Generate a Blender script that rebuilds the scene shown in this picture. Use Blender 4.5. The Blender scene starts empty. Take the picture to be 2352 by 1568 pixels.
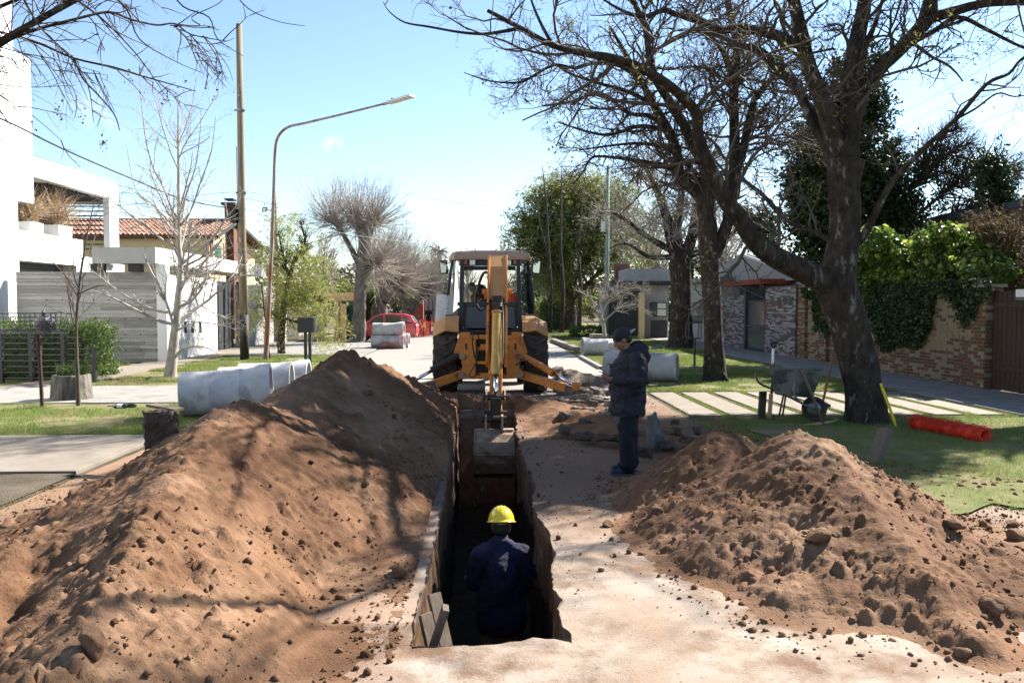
import bpy, math, random
import numpy as np
from mathutils import Vector, Matrix, Euler

S = bpy.context.scene
COL = S.collection
R_ = math.radians
rnd = random.Random(7)
rng = np.random.RandomState(11)

# ---------------------------------------------------------------- camera, sky, sun, exposure
CAMH = 1.95
cam_d = bpy.data.cameras.new('camera'); cam = bpy.data.objects.new('camera', cam_d); COL.objects.link(cam)
cam_d.sensor_width = 36; cam_d.lens = 28; cam_d.clip_start = .05; cam_d.clip_end = 3000
cam.location = (0, 0, CAMH)
cam.rotation_euler = Euler((R_(90 - 2.63), 0, R_(-2.0)))
S.camera = cam
SUN_AZ = R_(38)      # from +X towards +Y
SUN_EL = R_(39)
world = bpy.data.worlds.new('World'); S.world = world; world.use_nodes = True
wn = world.node_tree.nodes; wl = world.node_tree.links; wn.clear()
w_out = wn.new('ShaderNodeOutputWorld'); w_bg = wn.new('ShaderNodeBackground')
sky = wn.new('ShaderNodeTexSky'); sky.sky_type = 'NISHITA'; sky.sun_disc = False
sky.sun_elevation = SUN_EL; sky.sun_rotation = math.pi/2 - SUN_AZ
sky.altitude = 0; sky.air_density = 1.0; sky.dust_density = 0.05; sky.ozone_density = 1.8
w_bg.inputs['Strength'].default_value = .061
def cam_dir(dx, dy):
    v = cam.rotation_euler.to_matrix() @ Vector(((dx-1176)/1829.3, -(dy-784)/1829.3, -1)); return v.normalized()
# a few small clouds in the sky
tc = wn.new('ShaderNodeTexCoord'); nz = wn.new('ShaderNodeTexNoise'); nz.inputs['Scale'].default_value = 26; nz.inputs['Detail'].default_value = 6
wl.new(tc.outputs['Generated'], nz.inputs['Vector'])
prev = None
for (dx, dy, rad, st) in ((773, 336, .024, .8), (945, 468, .016, .6), (255, 265, .055, .30), (1330, 392, .03, .25), (1480, 400, .05, .5)):
    c = cam_dir(dx, dy)
    sub = wn.new('ShaderNodeVectorMath'); sub.operation = 'SUBTRACT'; sub.inputs[1].default_value = c
    wl.new(tc.outputs['Generated'], sub.inputs[0])
    mul = wn.new('ShaderNodeVectorMath'); mul.operation = 'MULTIPLY'; mul.inputs[1].default_value = (1, 1, 1.7); wl.new(sub.outputs[0], mul.inputs[0])
    ln = wn.new('ShaderNodeVectorMath'); ln.operation = 'LENGTH'; wl.new(mul.outputs[0], ln.inputs[0])
    mr = wn.new('ShaderNodeMapRange'); mr.inputs['From Min'].default_value = rad; mr.inputs['From Max'].default_value = rad*.1
    mr.inputs['To Min'].default_value = 0; mr.inputs['To Max'].default_value = 1; mr.interpolation_type = 'SMOOTHSTEP'; wl.new(ln.outputs['Value'], mr.inputs['Value'])
    nr = wn.new('ShaderNodeMapRange'); nr.inputs['From Min'].default_value = .44; nr.inputs['From Max'].default_value = .64; nr.inputs['To Max'].default_value = st; wl.new(nz.outputs['Fac'], nr.inputs['Value'])
    m = wn.new('ShaderNodeMath'); m.operation = 'MULTIPLY'; wl.new(mr.outputs[0], m.inputs[0]); wl.new(nr.outputs[0], m.inputs[1])
    if prev:
        a = wn.new('ShaderNodeMath'); a.operation = 'MAXIMUM'; wl.new(prev, a.inputs[0]); wl.new(m.outputs[0], a.inputs[1]); prev = a.outputs[0]
    else: prev = m.outputs[0]
mx = wn.new('ShaderNodeMixRGB'); mx.inputs['Color2'].default_value = (7.5, 7.6, 7.8, 1)
wl.new(prev, mx.inputs['Fac']); wl.new(sky.outputs[0], mx.inputs['Color1']); wl.new(mx.outputs[0], w_bg.inputs['Color'])
wl.new(w_bg.outputs[0], w_out.inputs['Surface'])
sun_d = bpy.data.lights.new('sun', 'SUN'); sun_d.energy = 5.0; sun_d.angle = R_(.53); sun_d.color = (1, .94, .85)
sun = bpy.data.objects.new('sun', sun_d); COL.objects.link(sun)
SV = Vector((math.cos(SUN_AZ)*math.cos(SUN_EL), math.sin(SUN_AZ)*math.cos(SUN_EL), math.sin(SUN_EL)))
sun.rotation_euler = SV.to_track_quat('Z', 'Y').to_euler()
vs = S.view_settings
S.display_settings.display_device = 'sRGB'
vs.view_transform = 'Standard'; vs.look = 'None'; vs.gamma = 1; vs.use_curve_mapping = False; vs.exposure = 2.0
S.render.engine = 'CYCLES'
S.cycles.max_bounces = 8; S.cycles.transparent_max_bounces = 16; S.cycles.use_denoising = True
S.cycles.caustics_reflective = False; S.cycles.caustics_refractive = False

# ---------------------------------------------------------------- places (the photograph's 2352 x 1568 reading turned into metres)
CR = cam.rotation_euler.to_matrix()
def ray(dx, dy): return CR @ Vector(((dx-1176)/1829.3, -(dy-784)/1829.3, -1))
def G(dx, dy, z=0.0):
    r = ray(dx, dy); t = (z-CAMH)/r.z; return Vector((r.x*t, r.y*t, z))
def D(dx, dy, d): 
    r = ray(dx, dy); return Vector((r.x*d, r.y*d, CAMH + r.z*d))
def AX(dx, dy, X):            # point where the ray meets the plane x = X
    r = ray(dx, dy); t = X/r.x; return Vector((X, r.y*t, CAMH + r.z*t))
def AY(dx, dy, Y):            # point where the ray meets the plane y = Y
    r = ray(dx, dy); t = Y/r.y; return Vector((r.x*t, Y, CAMH + r.z*t))

# ---------------------------------------------------------------- materials
MATS = {}
KEEP = ('white_render','orange_paint','faded_orange_paint','yellow_cylinder_paint','roof_plastic','worn_steel','chrome','orange_red_plastic','red_car_paint','yellow_helmet','yellow_level','paper_white','clear_lens','lamp_lens','lamp_casting','bark','grey_bark','pale_bark','twig','grey_twig','seed_pod','grass_blade','lawn','dry_grass_blade','pipe_concrete','board_concrete_pale','board_concrete_mid','board_concrete_dark','brick_tan','cream_render','ochre_render','split_brick_grey')
def mat(name, c1, c2=None, scale=4.0, rough=.85, bump=0.0, bscale=None, metal=0.0, stretch=(1,1,1), detail=6, c3=None, s3=.7, t3=(.55,.7), spec=.3, coat=0, bdist=.02, trans=0.0, lo=.35, hi=.65):
    m = bpy.data.materials.new(name); m.use_nodes = True; n = m.node_tree.nodes; l = m.node_tree.links
    b = n['Principled BSDF']; b.inputs['Roughness'].default_value = rough; b.inputs['Metallic'].default_value = metal
    b.inputs['Specular IOR Level'].default_value = spec; b.inputs['Coat Weight'].default_value = coat
    c2 = c2 or tuple(x*.8 for x in c1)
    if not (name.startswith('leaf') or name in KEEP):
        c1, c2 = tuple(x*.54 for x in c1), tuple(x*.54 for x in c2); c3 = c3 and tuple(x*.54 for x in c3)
    t = n.new('ShaderNodeTexCoord'); mp = n.new('ShaderNodeMapping'); mp.inputs['Scale'].default_value = stretch
    l.new(t.outputs['Object'], mp.inputs['Vector'])
    nz = n.new('ShaderNodeTexNoise'); nz.inputs['Scale'].default_value = scale; nz.inputs['Detail'].default_value = detail; nz.inputs['Roughness'].default_value = .6
    l.new(mp.outputs[0], nz.inputs['Vector'])
    mr = n.new('ShaderNodeMapRange'); mr.inputs['From Min'].default_value = lo; mr.inputs['From Max'].default_value = hi; l.new(nz.outputs['Fac'], mr.inputs['Value'])
    mx = n.new('ShaderNodeMixRGB'); mx.inputs['Color1'].default_value = (*c1, 1); mx.inputs['Color2'].default_value = (*c2, 1); l.new(mr.outputs[0], mx.inputs['Fac'])
    out = mx.outputs[0]
    if c3:
        n3 = n.new('ShaderNodeTexNoise'); n3.inputs['Scale'].default_value = s3; n3.inputs['Detail'].default_value = 8; n3.inputs['Roughness'].default_value = .65; l.new(mp.outputs[0], n3.inputs['Vector'])
        m3 = n.new('ShaderNodeMapRange'); m3.inputs['From Min'].default_value = t3[0]; m3.inputs['From Max'].default_value = t3[1]; l.new(n3.outputs['Fac'], m3.inputs['Value'])
        x3 = n.new('ShaderNodeMixRGB'); x3.inputs['Color2'].default_value = (*c3, 1); l.new(m3.outputs[0], x3.inputs['Fac']); l.new(out, x3.inputs['Color1']); out = x3.outputs[0]
    l.new(out, b.inputs['Base Color'])
    if bump:
        nb = n.new('ShaderNodeTexNoise'); nb.inputs['Scale'].default_value = bscale or scale*4; nb.inputs['Detail'].default_value = 8; nb.inputs['Roughness'].default_value = .65; l.new(mp.outputs[0], nb.inputs['Vector'])
        bp = n.new('ShaderNodeBump'); bp.inputs['Strength'].default_value = bump; bp.inputs['Distance'].default_value = bdist; l.new(nb.outputs['Fac'], bp.inputs['Height']); l.new(bp.outputs[0], b.inputs['Normal'])
    if trans:
        tr = n.new('ShaderNodeBsdfTranslucent'); l.new(out, tr.inputs['Color']); ms = n.new('ShaderNodeMixShader'); ms.inputs['Fac'].default_value = trans
        l.new(b.outputs[0], ms.inputs[1]); l.new(tr.outputs[0], ms.inputs[2]); l.new(ms.outputs[0], n['Material Output'].inputs['Surface'])
    MATS[name] = m; return m
def glass(name, tint=(.8,.9,.92), refl=.12, rough=.03):
    m = bpy.data.materials.new(name); m.use_nodes = True; n = m.node_tree.nodes; l = m.node_tree.links; n.clear()
    o = n.new('ShaderNodeOutputMaterial'); t = n.new('ShaderNodeBsdfTransparent'); t.inputs['Color'].default_value = (*tint, 1)
    g = n.new('ShaderNodeBsdfGlossy'); g.inputs['Roughness'].default_value = rough
    f = n.new('ShaderNodeFresnel'); f.inputs['IOR'].default_value = 1.5
    a = n.new('ShaderNodeMath'); a.operation = 'MULTIPLY'; a.inputs[1].default_value = refl; l.new(f.outputs[0], a.inputs[0])
    ms = n.new('ShaderNodeMixShader'); l.new(a.outputs[0], ms.inputs['Fac']); l.new(t.outputs[0], ms.inputs[1]); l.new(g.outputs[0], ms.inputs[2]); l.new(ms.outputs[0], o.inputs['Surface'])
    MATS[name] = m; return m

soil = mat('soil', (.29,.16,.092), (.150,.078,.043), .9, .95, 1.0, 45, c3=(.43,.27,.17), s3=.7, t3=(.50,.70), bdist=.012, spec=.1)
soil_clod = mat('soil_clod', (.34,.205,.128), (.24,.135,.08), 1.5, .95, .5, 5, bdist=.06, spec=.1)
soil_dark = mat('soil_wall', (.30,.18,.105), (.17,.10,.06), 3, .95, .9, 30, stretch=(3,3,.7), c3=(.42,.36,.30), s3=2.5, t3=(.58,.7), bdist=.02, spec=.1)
trench_shade = mat('shaded_trench_soil', (.11,.07,.045), (.07,.045,.03), 3, .95, .9, 22, stretch=(2.5,2.5,.8), spec=.1)  # darker soil colour standing in for the shade deep in the trench
concrete = mat('concrete', (.40,.385,.36), (.30,.285,.26), 2.2, .85, .35, 40, c3=(.24,.22,.19), s3=1.1, t3=(.55,.75))
slabm = mat('pale_slab', (.35,.30,.245), (.26,.22,.175), 3, .9, .3, 60, c3=(.34,.28,.22), s3=1.3, t3=(.5,.8))
pipem = mat('pipe_concrete', (.45,.455,.455), (.35,.35,.345), 3.5, .8, .3, 50, c3=(.22,.205,.185), s3=2.4, t3=(.50,.66))
boardm = [mat('board_concrete_%s' % k, c, tuple(x*.72 for x in c), 5, .9, .5, 30, stretch=(.35,.35,3)) for k, c in (('pale',(.44,.425,.395)), ('mid',(.36,.345,.32)), ('dark',(.27,.26,.24)))]
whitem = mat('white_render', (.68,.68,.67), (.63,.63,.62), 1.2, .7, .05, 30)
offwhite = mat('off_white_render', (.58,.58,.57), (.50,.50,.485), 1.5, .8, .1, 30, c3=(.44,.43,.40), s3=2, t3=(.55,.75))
creamm = mat('cream_render', (.62,.49,.27), (.55,.43,.23), 1.5, .85, .1, 30)
yellowr = mat('ochre_render', (.60,.46,.24), (.50,.38,.2), 1.5, .85, .1, 30)
brickm = [mat('brick_%s' % k, c, tuple(x*.6 for x in c), 9, .9, .5, 60, c3=c3, s3=2.2, t3=(.5,.7)) for k, c, c3 in (('tan',(.27,.215,.13),(.17,.15,.09)), ('red',(.28,.13,.09),(.20,.13,.085)), ('brown',(.21,.145,.09),(.13,.11,.065)))]
mortarm = mat('mortar', (.40,.35,.26), (.28,.25,.18), 5, .95, .4)
stonem = [mat('split_brick_%s' % k, c, tuple(x*.7 for x in c), 12, .85, .5, 60) for k, c in (('grey',(.24,.24,.26)), ('red',(.30,.17,.135)), ('white',(.60,.60,.60)), ('slate',(.17,.165,.18)))]
darkmetal = mat('dark_metal', (.022,.023,.026), (.03,.03,.033), 6, .45, .05, 40, spec=.5)
galv = mat('galvanised', (.35,.36,.37), (.27,.28,.29), 8, .4, .05, metal=.7)
gatem = mat('gate_metal', (.065,.068,.075), (.05,.053,.06), 3, .5, .05)
bark = mat('bark', (.062,.050,.040), (.026,.021,.018), 9, .95, 1.0, 30, stretch=(1,1,.45), c3=(.20,.195,.17), s3=7, t3=(.57,.68), bdist=.05, spec=.1)
bark_pale = mat('pale_bark', (.36,.33,.295), (.22,.20,.175), 9, .9, .6, 30, stretch=(1,1,.5), bdist=.02, spec=.1)
bark_grey = mat('grey_bark', (.19,.17,.145), (.08,.07,.06), 8, .95, 1, 22, stretch=(1,1,.25), bdist=.06, spec=.1)
twigm = mat('twig', (.10,.08,.062), (.06,.048,.038), 5, .9, 0)
twig_grey = mat('grey_twig', (.36,.32,.28), (.25,.22,.19), 5, .9, 0)
podm = mat('seed_pod', (.06,.04,.03), (.09,.06,.035), 5, .8, 0)
grassm = mat('grass_blade', (.12,.19,.035), (.20,.23,.07), .9, .7, 0, c3=(.27,.23,.12), s3=1.4, t3=(.52,.68), trans=.35)
grass_dry = mat('dry_grass_blade', (.17,.17,.06), (.30,.25,.14), 1.3, .8, 0, c3=(.10,.16,.035), s3=1.1, t3=(.5,.6), trans=.3)
lawnm = mat('lawn', (.09,.115,.035), (.16,.15,.065), 2.5, .95, .8, 90, c3=(.20,.155,.10), s3=.9, t3=(.48,.62), spec=.1)
leafm = mat('leaf_green', (.055,.10,.022), (.10,.15,.03), 2, .55, 0, trans=.35)
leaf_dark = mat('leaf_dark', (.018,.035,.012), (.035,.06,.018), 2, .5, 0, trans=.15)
leaf_lime = mat('leaf_lime', (.055,.115,.02), (.15,.22,.035), 2.5, .4, 0, trans=.4, spec=.6)
leaf_fern = mat('leaf_feathery', (.20,.24,.06), (.30,.29,.09), 1.6, .6, 0, trans=.4)
leaf_olive = mat('leaf_olive', (.12,.155,.04), (.21,.21,.06), .5, .6, 0, trans=.5)
leaf_drab = mat('leaf_drab', (.15,.135,.095), (.09,.085,.055), .1, .8, 0, trans=.2)
leaf_young = mat('leaf_young', (.30,.34,.06), (.24,.30,.05), 2, .45, 0, trans=.45)
leaf_vine = mat('leaf_vine', (.022,.045,.014), (.04,.07,.02), 2, .45, 0, trans=.12)
straw = mat('leaf_straw', (.62,.50,.36), (.48,.36,.24), 3, .8, 0, trans=.45)
orange = mat('orange_paint', (.56,.20,.028), (.44,.14,.018), 4, .45, .1, 40, c3=(.10,.06,.035), s3=5, t3=(.58,.68), spec=.4)
peach = mat('faded_orange_paint', (.46,.235,.095), (.38,.18,.065), 4, .6, .1, 40, c3=(.40,.20,.08), s3=5, t3=(.62,.75))
cylyellow = mat('yellow_cylinder_paint', (.50,.30,.07), (.40,.21,.045), 6, .5, .1, 40, c3=(.13,.08,.04), s3=9, t3=(.6,.68))
rooftan = mat('roof_plastic', (.33,.235,.17), (.28,.195,.14), 4, .6, .1)
grease = mat('greasy_steel', (.035,.026,.02), (.09,.05,.025), 12, .5, .3, 40)
steel = mat('worn_steel', (.36,.26,.18), (.24,.155,.10), 6, .6, .4, 40, metal=.1, c3=(.16,.09,.06), s3=4, t3=(.5,.65))
chrome = mat('chrome', (.75,.76,.78), (.7,.7,.72), 4, .12, 0, metal=1)
rubber = mat('rubber', (.055,.045,.038), (.10,.075,.055), 5, .9, .4, 30, c3=(.20,.135,.09), s3=3.5, t3=(.5,.7))
hosem = mat('hose_rubber', (.02,.02,.022), (.03,.03,.03), 8, .5, .1)
cabm = mat('cab_frame', (.035,.042,.055), (.05,.058,.07), 5, .5, .1, c3=(.12,.10,.08), s3=3, t3=(.62,.75))
cabpanel = mat('cab_blue_panel', (.035,.065,.10), (.05,.08,.115), 3, .35, .05, spec=.5)
blackm = mat('black_plastic', (.012,.012,.014), (.02,.02,.022), 5, .5, .05)
redlight = mat('red_lens', (.35,.015,.02), (.28,.01,.015), 9, .25, 0, spec=.6)
redplastic = mat('orange_red_plastic', (.78,.06,.022), (.62,.04,.016), 6, .55, 0, trans=.25)
lens = mat('clear_lens', (.6,.6,.55), (.5,.5,.45), 20, .2, 0, spec=.6)
navy = mat('navy_jacket', (.022,.025,.050), (.014,.016,.032), 5, .75, 1.0, 7, bdist=.07, detail=3)
navytrous = mat('dark_trousers', (.016,.020,.032), (.012,.014,.022), 6, .85, .5, 14, bdist=.02)
shirtm = mat('blue_work_shirt', (.020,.022,.075), (.012,.014,.045), 5, .85, 1.0, 7, bdist=.06)
skin = mat('skin', (.36,.19,.125), (.32,.165,.105), 9, .55, .05)
hair = mat('dark_hair', (.012,.01,.009), (.02,.016,.013), 40, .6, .3)
helmetm = mat('yellow_helmet', (.80,.62,.02), (.76,.56,.015), 3, .25, 0, spec=.6, coat=.3, trans=.12)
shoem = mat('blue_shoe', (.05,.075,.11), (.04,.055,.085), 8, .8, .2)
vestm = mat('dark_vest', (.02,.024,.035), (.015,.018,.025), 6, .8, .3)
maroon = mat('maroon_sleeve', (.26,.065,.075), (.20,.05,.06), 6, .85, .3)
khaki = mat('khaki_trousers', (.24,.22,.16), (.19,.17,.12), 6, .85, .3)
redpaint = mat('red_car_paint', (.50,.035,.055), (.46,.03,.05), 2, .25, 0, coat=.6, spec=.5)
carglass = mat('car_glass', (.02,.03,.035), (.03,.04,.045), 2, .08, 0, spec=.8)
woodm = mat('weathered_wood', (.27,.21,.16), (.18,.135,.10), 6, .9, .5, 40, stretch=(8,8,.6))
polewood = mat('pole_wood', (.40,.32,.21), (.27,.215,.145), 5, .85, .6, 30, stretch=(6,6,.25), c3=(.16,.12,.09), s3=2.5, t3=(.55,.68))
tarm = mat('tarred_wood', (.03,.026,.022), (.05,.04,.03), 5, .7, .3, 30)
rustm = mat('rusty_white_paint', (.44,.40,.38), (.30,.22,.19), 7, .6, .2, 40, stretch=(1,1,.3), c3=(.30,.12,.06), s3=3.0, t3=(.47,.58))
greenpole = mat('green_concrete_pole', (.33,.44,.38), (.26,.36,.30), 4, .8, .3, 30, stretch=(2,2,.4))
tilem = [mat('roof_tile_%s' % k, c, tuple(x*.7 for x in c), 5, .85, .4) for k, c in (('pale',(.58,.36,.26)), ('mid',(.50,.26,.18)), ('dark',(.34,.19,.14)))]
browngate = mat('brown_timber', (.10,.058,.038), (.065,.038,.026), 4, .7, .4, 30, stretch=(6,6,.3))
greendoor = mat('green_door', (.02,.20,.13), (.015,.16,.10), 4, .5, .1)
shutterm = mat('green_shutter', (.06,.20,.15), (.045,.15,.11), 4, .5, .1)
bluegrey = mat('blue_grey_render', (.10,.125,.18), (.08,.10,.15), 2, .8, .1)
fasciared = mat('red_fascia', (.36,.07,.04), (.30,.055,.035), 3, .7, .1)
roofgrey = mat('grey_sheet_roof', (.42,.44,.47), (.34,.35,.38), 2, .5, .1)
rubblem = mat('broken_asphalt', (.30,.25,.20), (.20,.155,.12), 6, .95, 1, 30, c3=(.10,.085,.075), s3=2.2, t3=(.52,.62), bdist=.03)
rubblepale = mat('broken_pavement', (.42,.37,.31), (.30,.24,.19), 6, .95, 1, 35, c3=(.17,.12,.085), s3=2, t3=(.5,.65), bdist=.02)
clayed = mat('muddy_slab', (.17,.135,.11), (.12,.09,.07), 5, .95, .8, 30, bdist=.02)
yellowlevel = mat('yellow_level', (.62,.50,.03), (.56,.44,.02), 6, .4, 0)
binbag = mat('bin_bag', (.012,.014,.028), (.02,.022,.04), 7, .22, .9, 9, bdist=.06, spec=.7)
greyglass = mat('grey_window', (.10,.12,.13), (.16,.18,.19), 2, .1, 0, spec=.8)
bottlem = mat('bottle_glass', (.015,.03,.012), (.01,.02,.01), 3, .08, 0, spec=.9)
labelw = mat('paper_white', (.7,.7,.68), (.6,.6,.58), 9, .7, 0)
redprint = mat('red_print', (.5,.06,.09), (.45,.05,.08), 9, .7, 0)
cabglass = glass('cab_glass', (.34,.44,.50), .7)
mirrorm = mat('mirror_face', (.5,.55,.55), (.5,.55,.55), 2, .03, 0, metal=1)
pinkboard = mat('pale_pink_board', (.55,.45,.44), (.48,.40,.39), 3, .8, .1)
ledm = mat('lamp_lens', (.62,.58,.45), (.55,.5,.4), 9, .3, 0)

# road: pale concrete under a coat of red dust, barer with distance
def road_mat():
    m = mat('dusty_road', (.40,.295,.215), (.54,.46,.385), 1.6, .92, .7, 60, c3=(.25,.155,.10), s3=1.5, t3=(.48,.62), bdist=.012, spec=.15)
    n = m.node_tree.nodes; l = m.node_tree.links; b = n['Principled BSDF']
    src = b.inputs['Base Color'].links[0].from_socket
    t = n.new('ShaderNodeTexCoord'); sp = n.new('ShaderNodeSeparateXYZ'); l.new(t.outputs['Object'], sp.inputs[0])
    # fine brown crumbs
    v = n.new('ShaderNodeTexNoise'); v.inputs['Scale'].default_value = 26; v.inputs['Detail'].default_value = 5; l.new(t.outputs['Object'], v.inputs['Vector'])
    vr = n.new('ShaderNodeMapRange'); vr.inputs['From Min'].default_value = .60; vr.inputs['From Max'].default_value = .70; vr.inputs['To Max'].default_value = .55; l.new(v.outputs['Fac'], vr.inputs['Value'])
    x1 = n.new('ShaderNodeMixRGB'); x1.inputs['Color2'].default_value = (0.119,0.070,0.046,1); l.new(vr.outputs[0], x1.inputs['Fac']); l.new(src, x1.inputs['Color1'])
    w = n.new('ShaderNodeTexNoise'); w.inputs['Scale'].default_value = 7; w.inputs['Detail'].default_value = 9; w.inputs['Roughness'].default_value = .8; l.new(t.outputs['Object'], w.inputs['Vector'])
    wr = n.new('ShaderNodeMapRange'); wr.inputs['From Min'].default_value = .63; wr.inputs['From Max'].default_value = .72; wr.inputs['To Max'].default_value = .55; l.new(w.outputs['Fac'], wr.inputs['Value'])
    x0 = n.new('ShaderNodeMixRGB'); x0.inputs['Color2'].default_value = (.33,.32,.31,1); l.new(wr.outputs[0], x0.inputs['Fac']); l.new(x1.outputs[0], x0.inputs['Color1']); x1 = x0
    # soil trodden along the sides of the trench
    ny = n.new('ShaderNodeTexNoise'); ny.inputs['Scale'].default_value = .8; ny.inputs['Detail'].default_value = 6; l.new(t.outputs['Object'], ny.inputs['Vector'])
    ma = n.new('ShaderNodeMath'); ma.operation = 'MULTIPLY_ADD'; ma.inputs[1].default_value = 5; l.new(ny.outputs['Fac'], ma.inputs[0]); l.new(sp.outputs['Y'], ma.inputs[2])
    r1 = n.new('ShaderNodeMapRange'); r1.inputs['From Min'].default_value = 8.8; r1.inputs['From Max'].default_value = 10.6; l.new(ma.outputs[0], r1.inputs['Value'])
    r2 = n.new('ShaderNodeMapRange'); r2.inputs['From Min'].default_value = 17.8; r2.inputs['From Max'].default_value = 19; r2.inputs['To Min'].default_value = 1; r2.inputs['To Max'].default_value = 0; l.new(ma.outputs[0], r2.inputs['Value'])
    mm = n.new('ShaderNodeMath'); mm.operation = 'MULTIPLY'; l.new(r1.outputs[0], mm.inputs[0]); l.new(r2.outputs[0], mm.inputs[1])
    m2 = n.new('ShaderNodeMath'); m2.operation = 'MULTIPLY'; m2.inputs[1].default_value = .88; l.new(mm.outputs[0], m2.inputs[0])
    x2 = n.new('ShaderNodeMixRGB'); x2.inputs['Color2'].default_value = (0.146,0.089,0.057,1); l.new(m2.outputs[0], x2.inputs['Fac']); l.new(x1.outputs[0], x2.inputs['Color1'])
    sx = n.new('ShaderNodeMath'); sx.operation = 'MULTIPLY_ADD'; sx.inputs[1].default_value = 1.1; l.new(w.outputs['Fac'], sx.inputs[0]); l.new(sp.outputs['X'], sx.inputs[2])
    rx = n.new('ShaderNodeMapRange'); rx.inputs['From Min'].default_value = .25; rx.inputs['From Max'].default_value = -.30; rx.inputs['To Max'].default_value = .9; l.new(sx.outputs[0], rx.inputs['Value'])
    x4 = n.new('ShaderNodeMixRGB'); x4.inputs['Color2'].default_value = (.20,.122,.078,1); l.new(rx.outputs[0], x4.inputs['Fac']); l.new(x2.outputs[0], x4.inputs['Color1']); x2 = x4
    # beyond the machine: pale grey concrete and gravel
    r3 = n.new('ShaderNodeMapRange'); r3.inputs['From Min'].default_value = 19; r3.inputs['From Max'].default_value = 21; l.new(ma.outputs[0], r3.inputs['Value'])
    ng = n.new('ShaderNodeTexNoise'); ng.inputs['Scale'].default_value = .5; ng.inputs['Detail'].default_value = 8; l.new(t.outputs['Object'], ng.inputs['Vector'])
    xg = n.new('ShaderNodeMixRGB'); xg.inputs['Color1'].default_value = (0.194,0.184,0.167,1); xg.inputs['Color2'].default_value = (0.248,0.232,0.211,1); l.new(ng.outputs['Fac'], xg.inputs['Fac'])
    x3 = n.new('ShaderNodeMixRGB'); l.new(r3.outputs[0], x3.inputs['Fac']); l.new(x2.outputs[0], x3.inputs['Color1']); l.new(xg.outputs[0], x3.inputs['Color2'])
    l.new(x3.outputs[0], b.inputs['Base Color'])
    return m
roadm = road_mat()
groundm = mat('bare_ground', (.22,.18,.135), (.13,.105,.075), 1.2, .95, .8, 50, c3=(.11,.095,.06), s3=.6, t3=(.5,.62), bdist=.03, spec=.1)

# ---------------------------------------------------------------- mesh helpers
def origin(p):
    o = Vector((0,0,0))
    while p is not None: o += p.location; p = p.parent
    return o
def link(name, me, parent=None, **props):
    o = bpy.data.objects.new(name, me); COL.objects.link(o); o.parent = parent
    for k, v in props.items(): o[k] = v
    return o
def arr_mesh(name, V, F, m, smooth=False):
    V = np.asarray(V, dtype=np.float32); me = bpy.data.meshes.new(name)
    if isinstance(F, np.ndarray) and F.ndim == 2:
        k = F.shape[1]; nf = len(F)
        me.vertices.add(len(V)); me.vertices.foreach_set('co', V.ravel())
        me.loops.add(nf*k); me.loops.foreach_set('vertex_index', F.astype(np.int32).ravel())
        me.polygons.add(nf); me.polygons.foreach_set('loop_start', np.arange(0, nf*k, k, dtype=np.int32))
        try: me.polygons.foreach_set('loop_total', np.full(nf, k, dtype=np.int32))
        except Exception: pass
        me.update(calc_edges=True)
    else:
        me.from_pydata([tuple(map(float, v)) for v in V], [], [tuple(int(i) for i in f) for f in F]); me.update()
    ms = m if isinstance(m, (list, tuple)) else [m]
    for x in ms: me.materials.append(x)
    if smooth: me.polygons.foreach_set('use_smooth', np.ones(len(me.polygons), dtype=bool))
    return me
ICO_V = None
def ico(sub=1):
    import bmesh
    bm = bmesh.new(); bmesh.ops.create_icosphere(bm, subdivisions=sub, radius=1)
    V = np.array([v.co[:] for v in bm.verts]); F = np.array([[v.index for v in f.verts] for f in bm.faces]); bm.free(); return V, F
ICO1 = ico(1); ICO2 = ico(2); ICO3 = ico(3)
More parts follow.
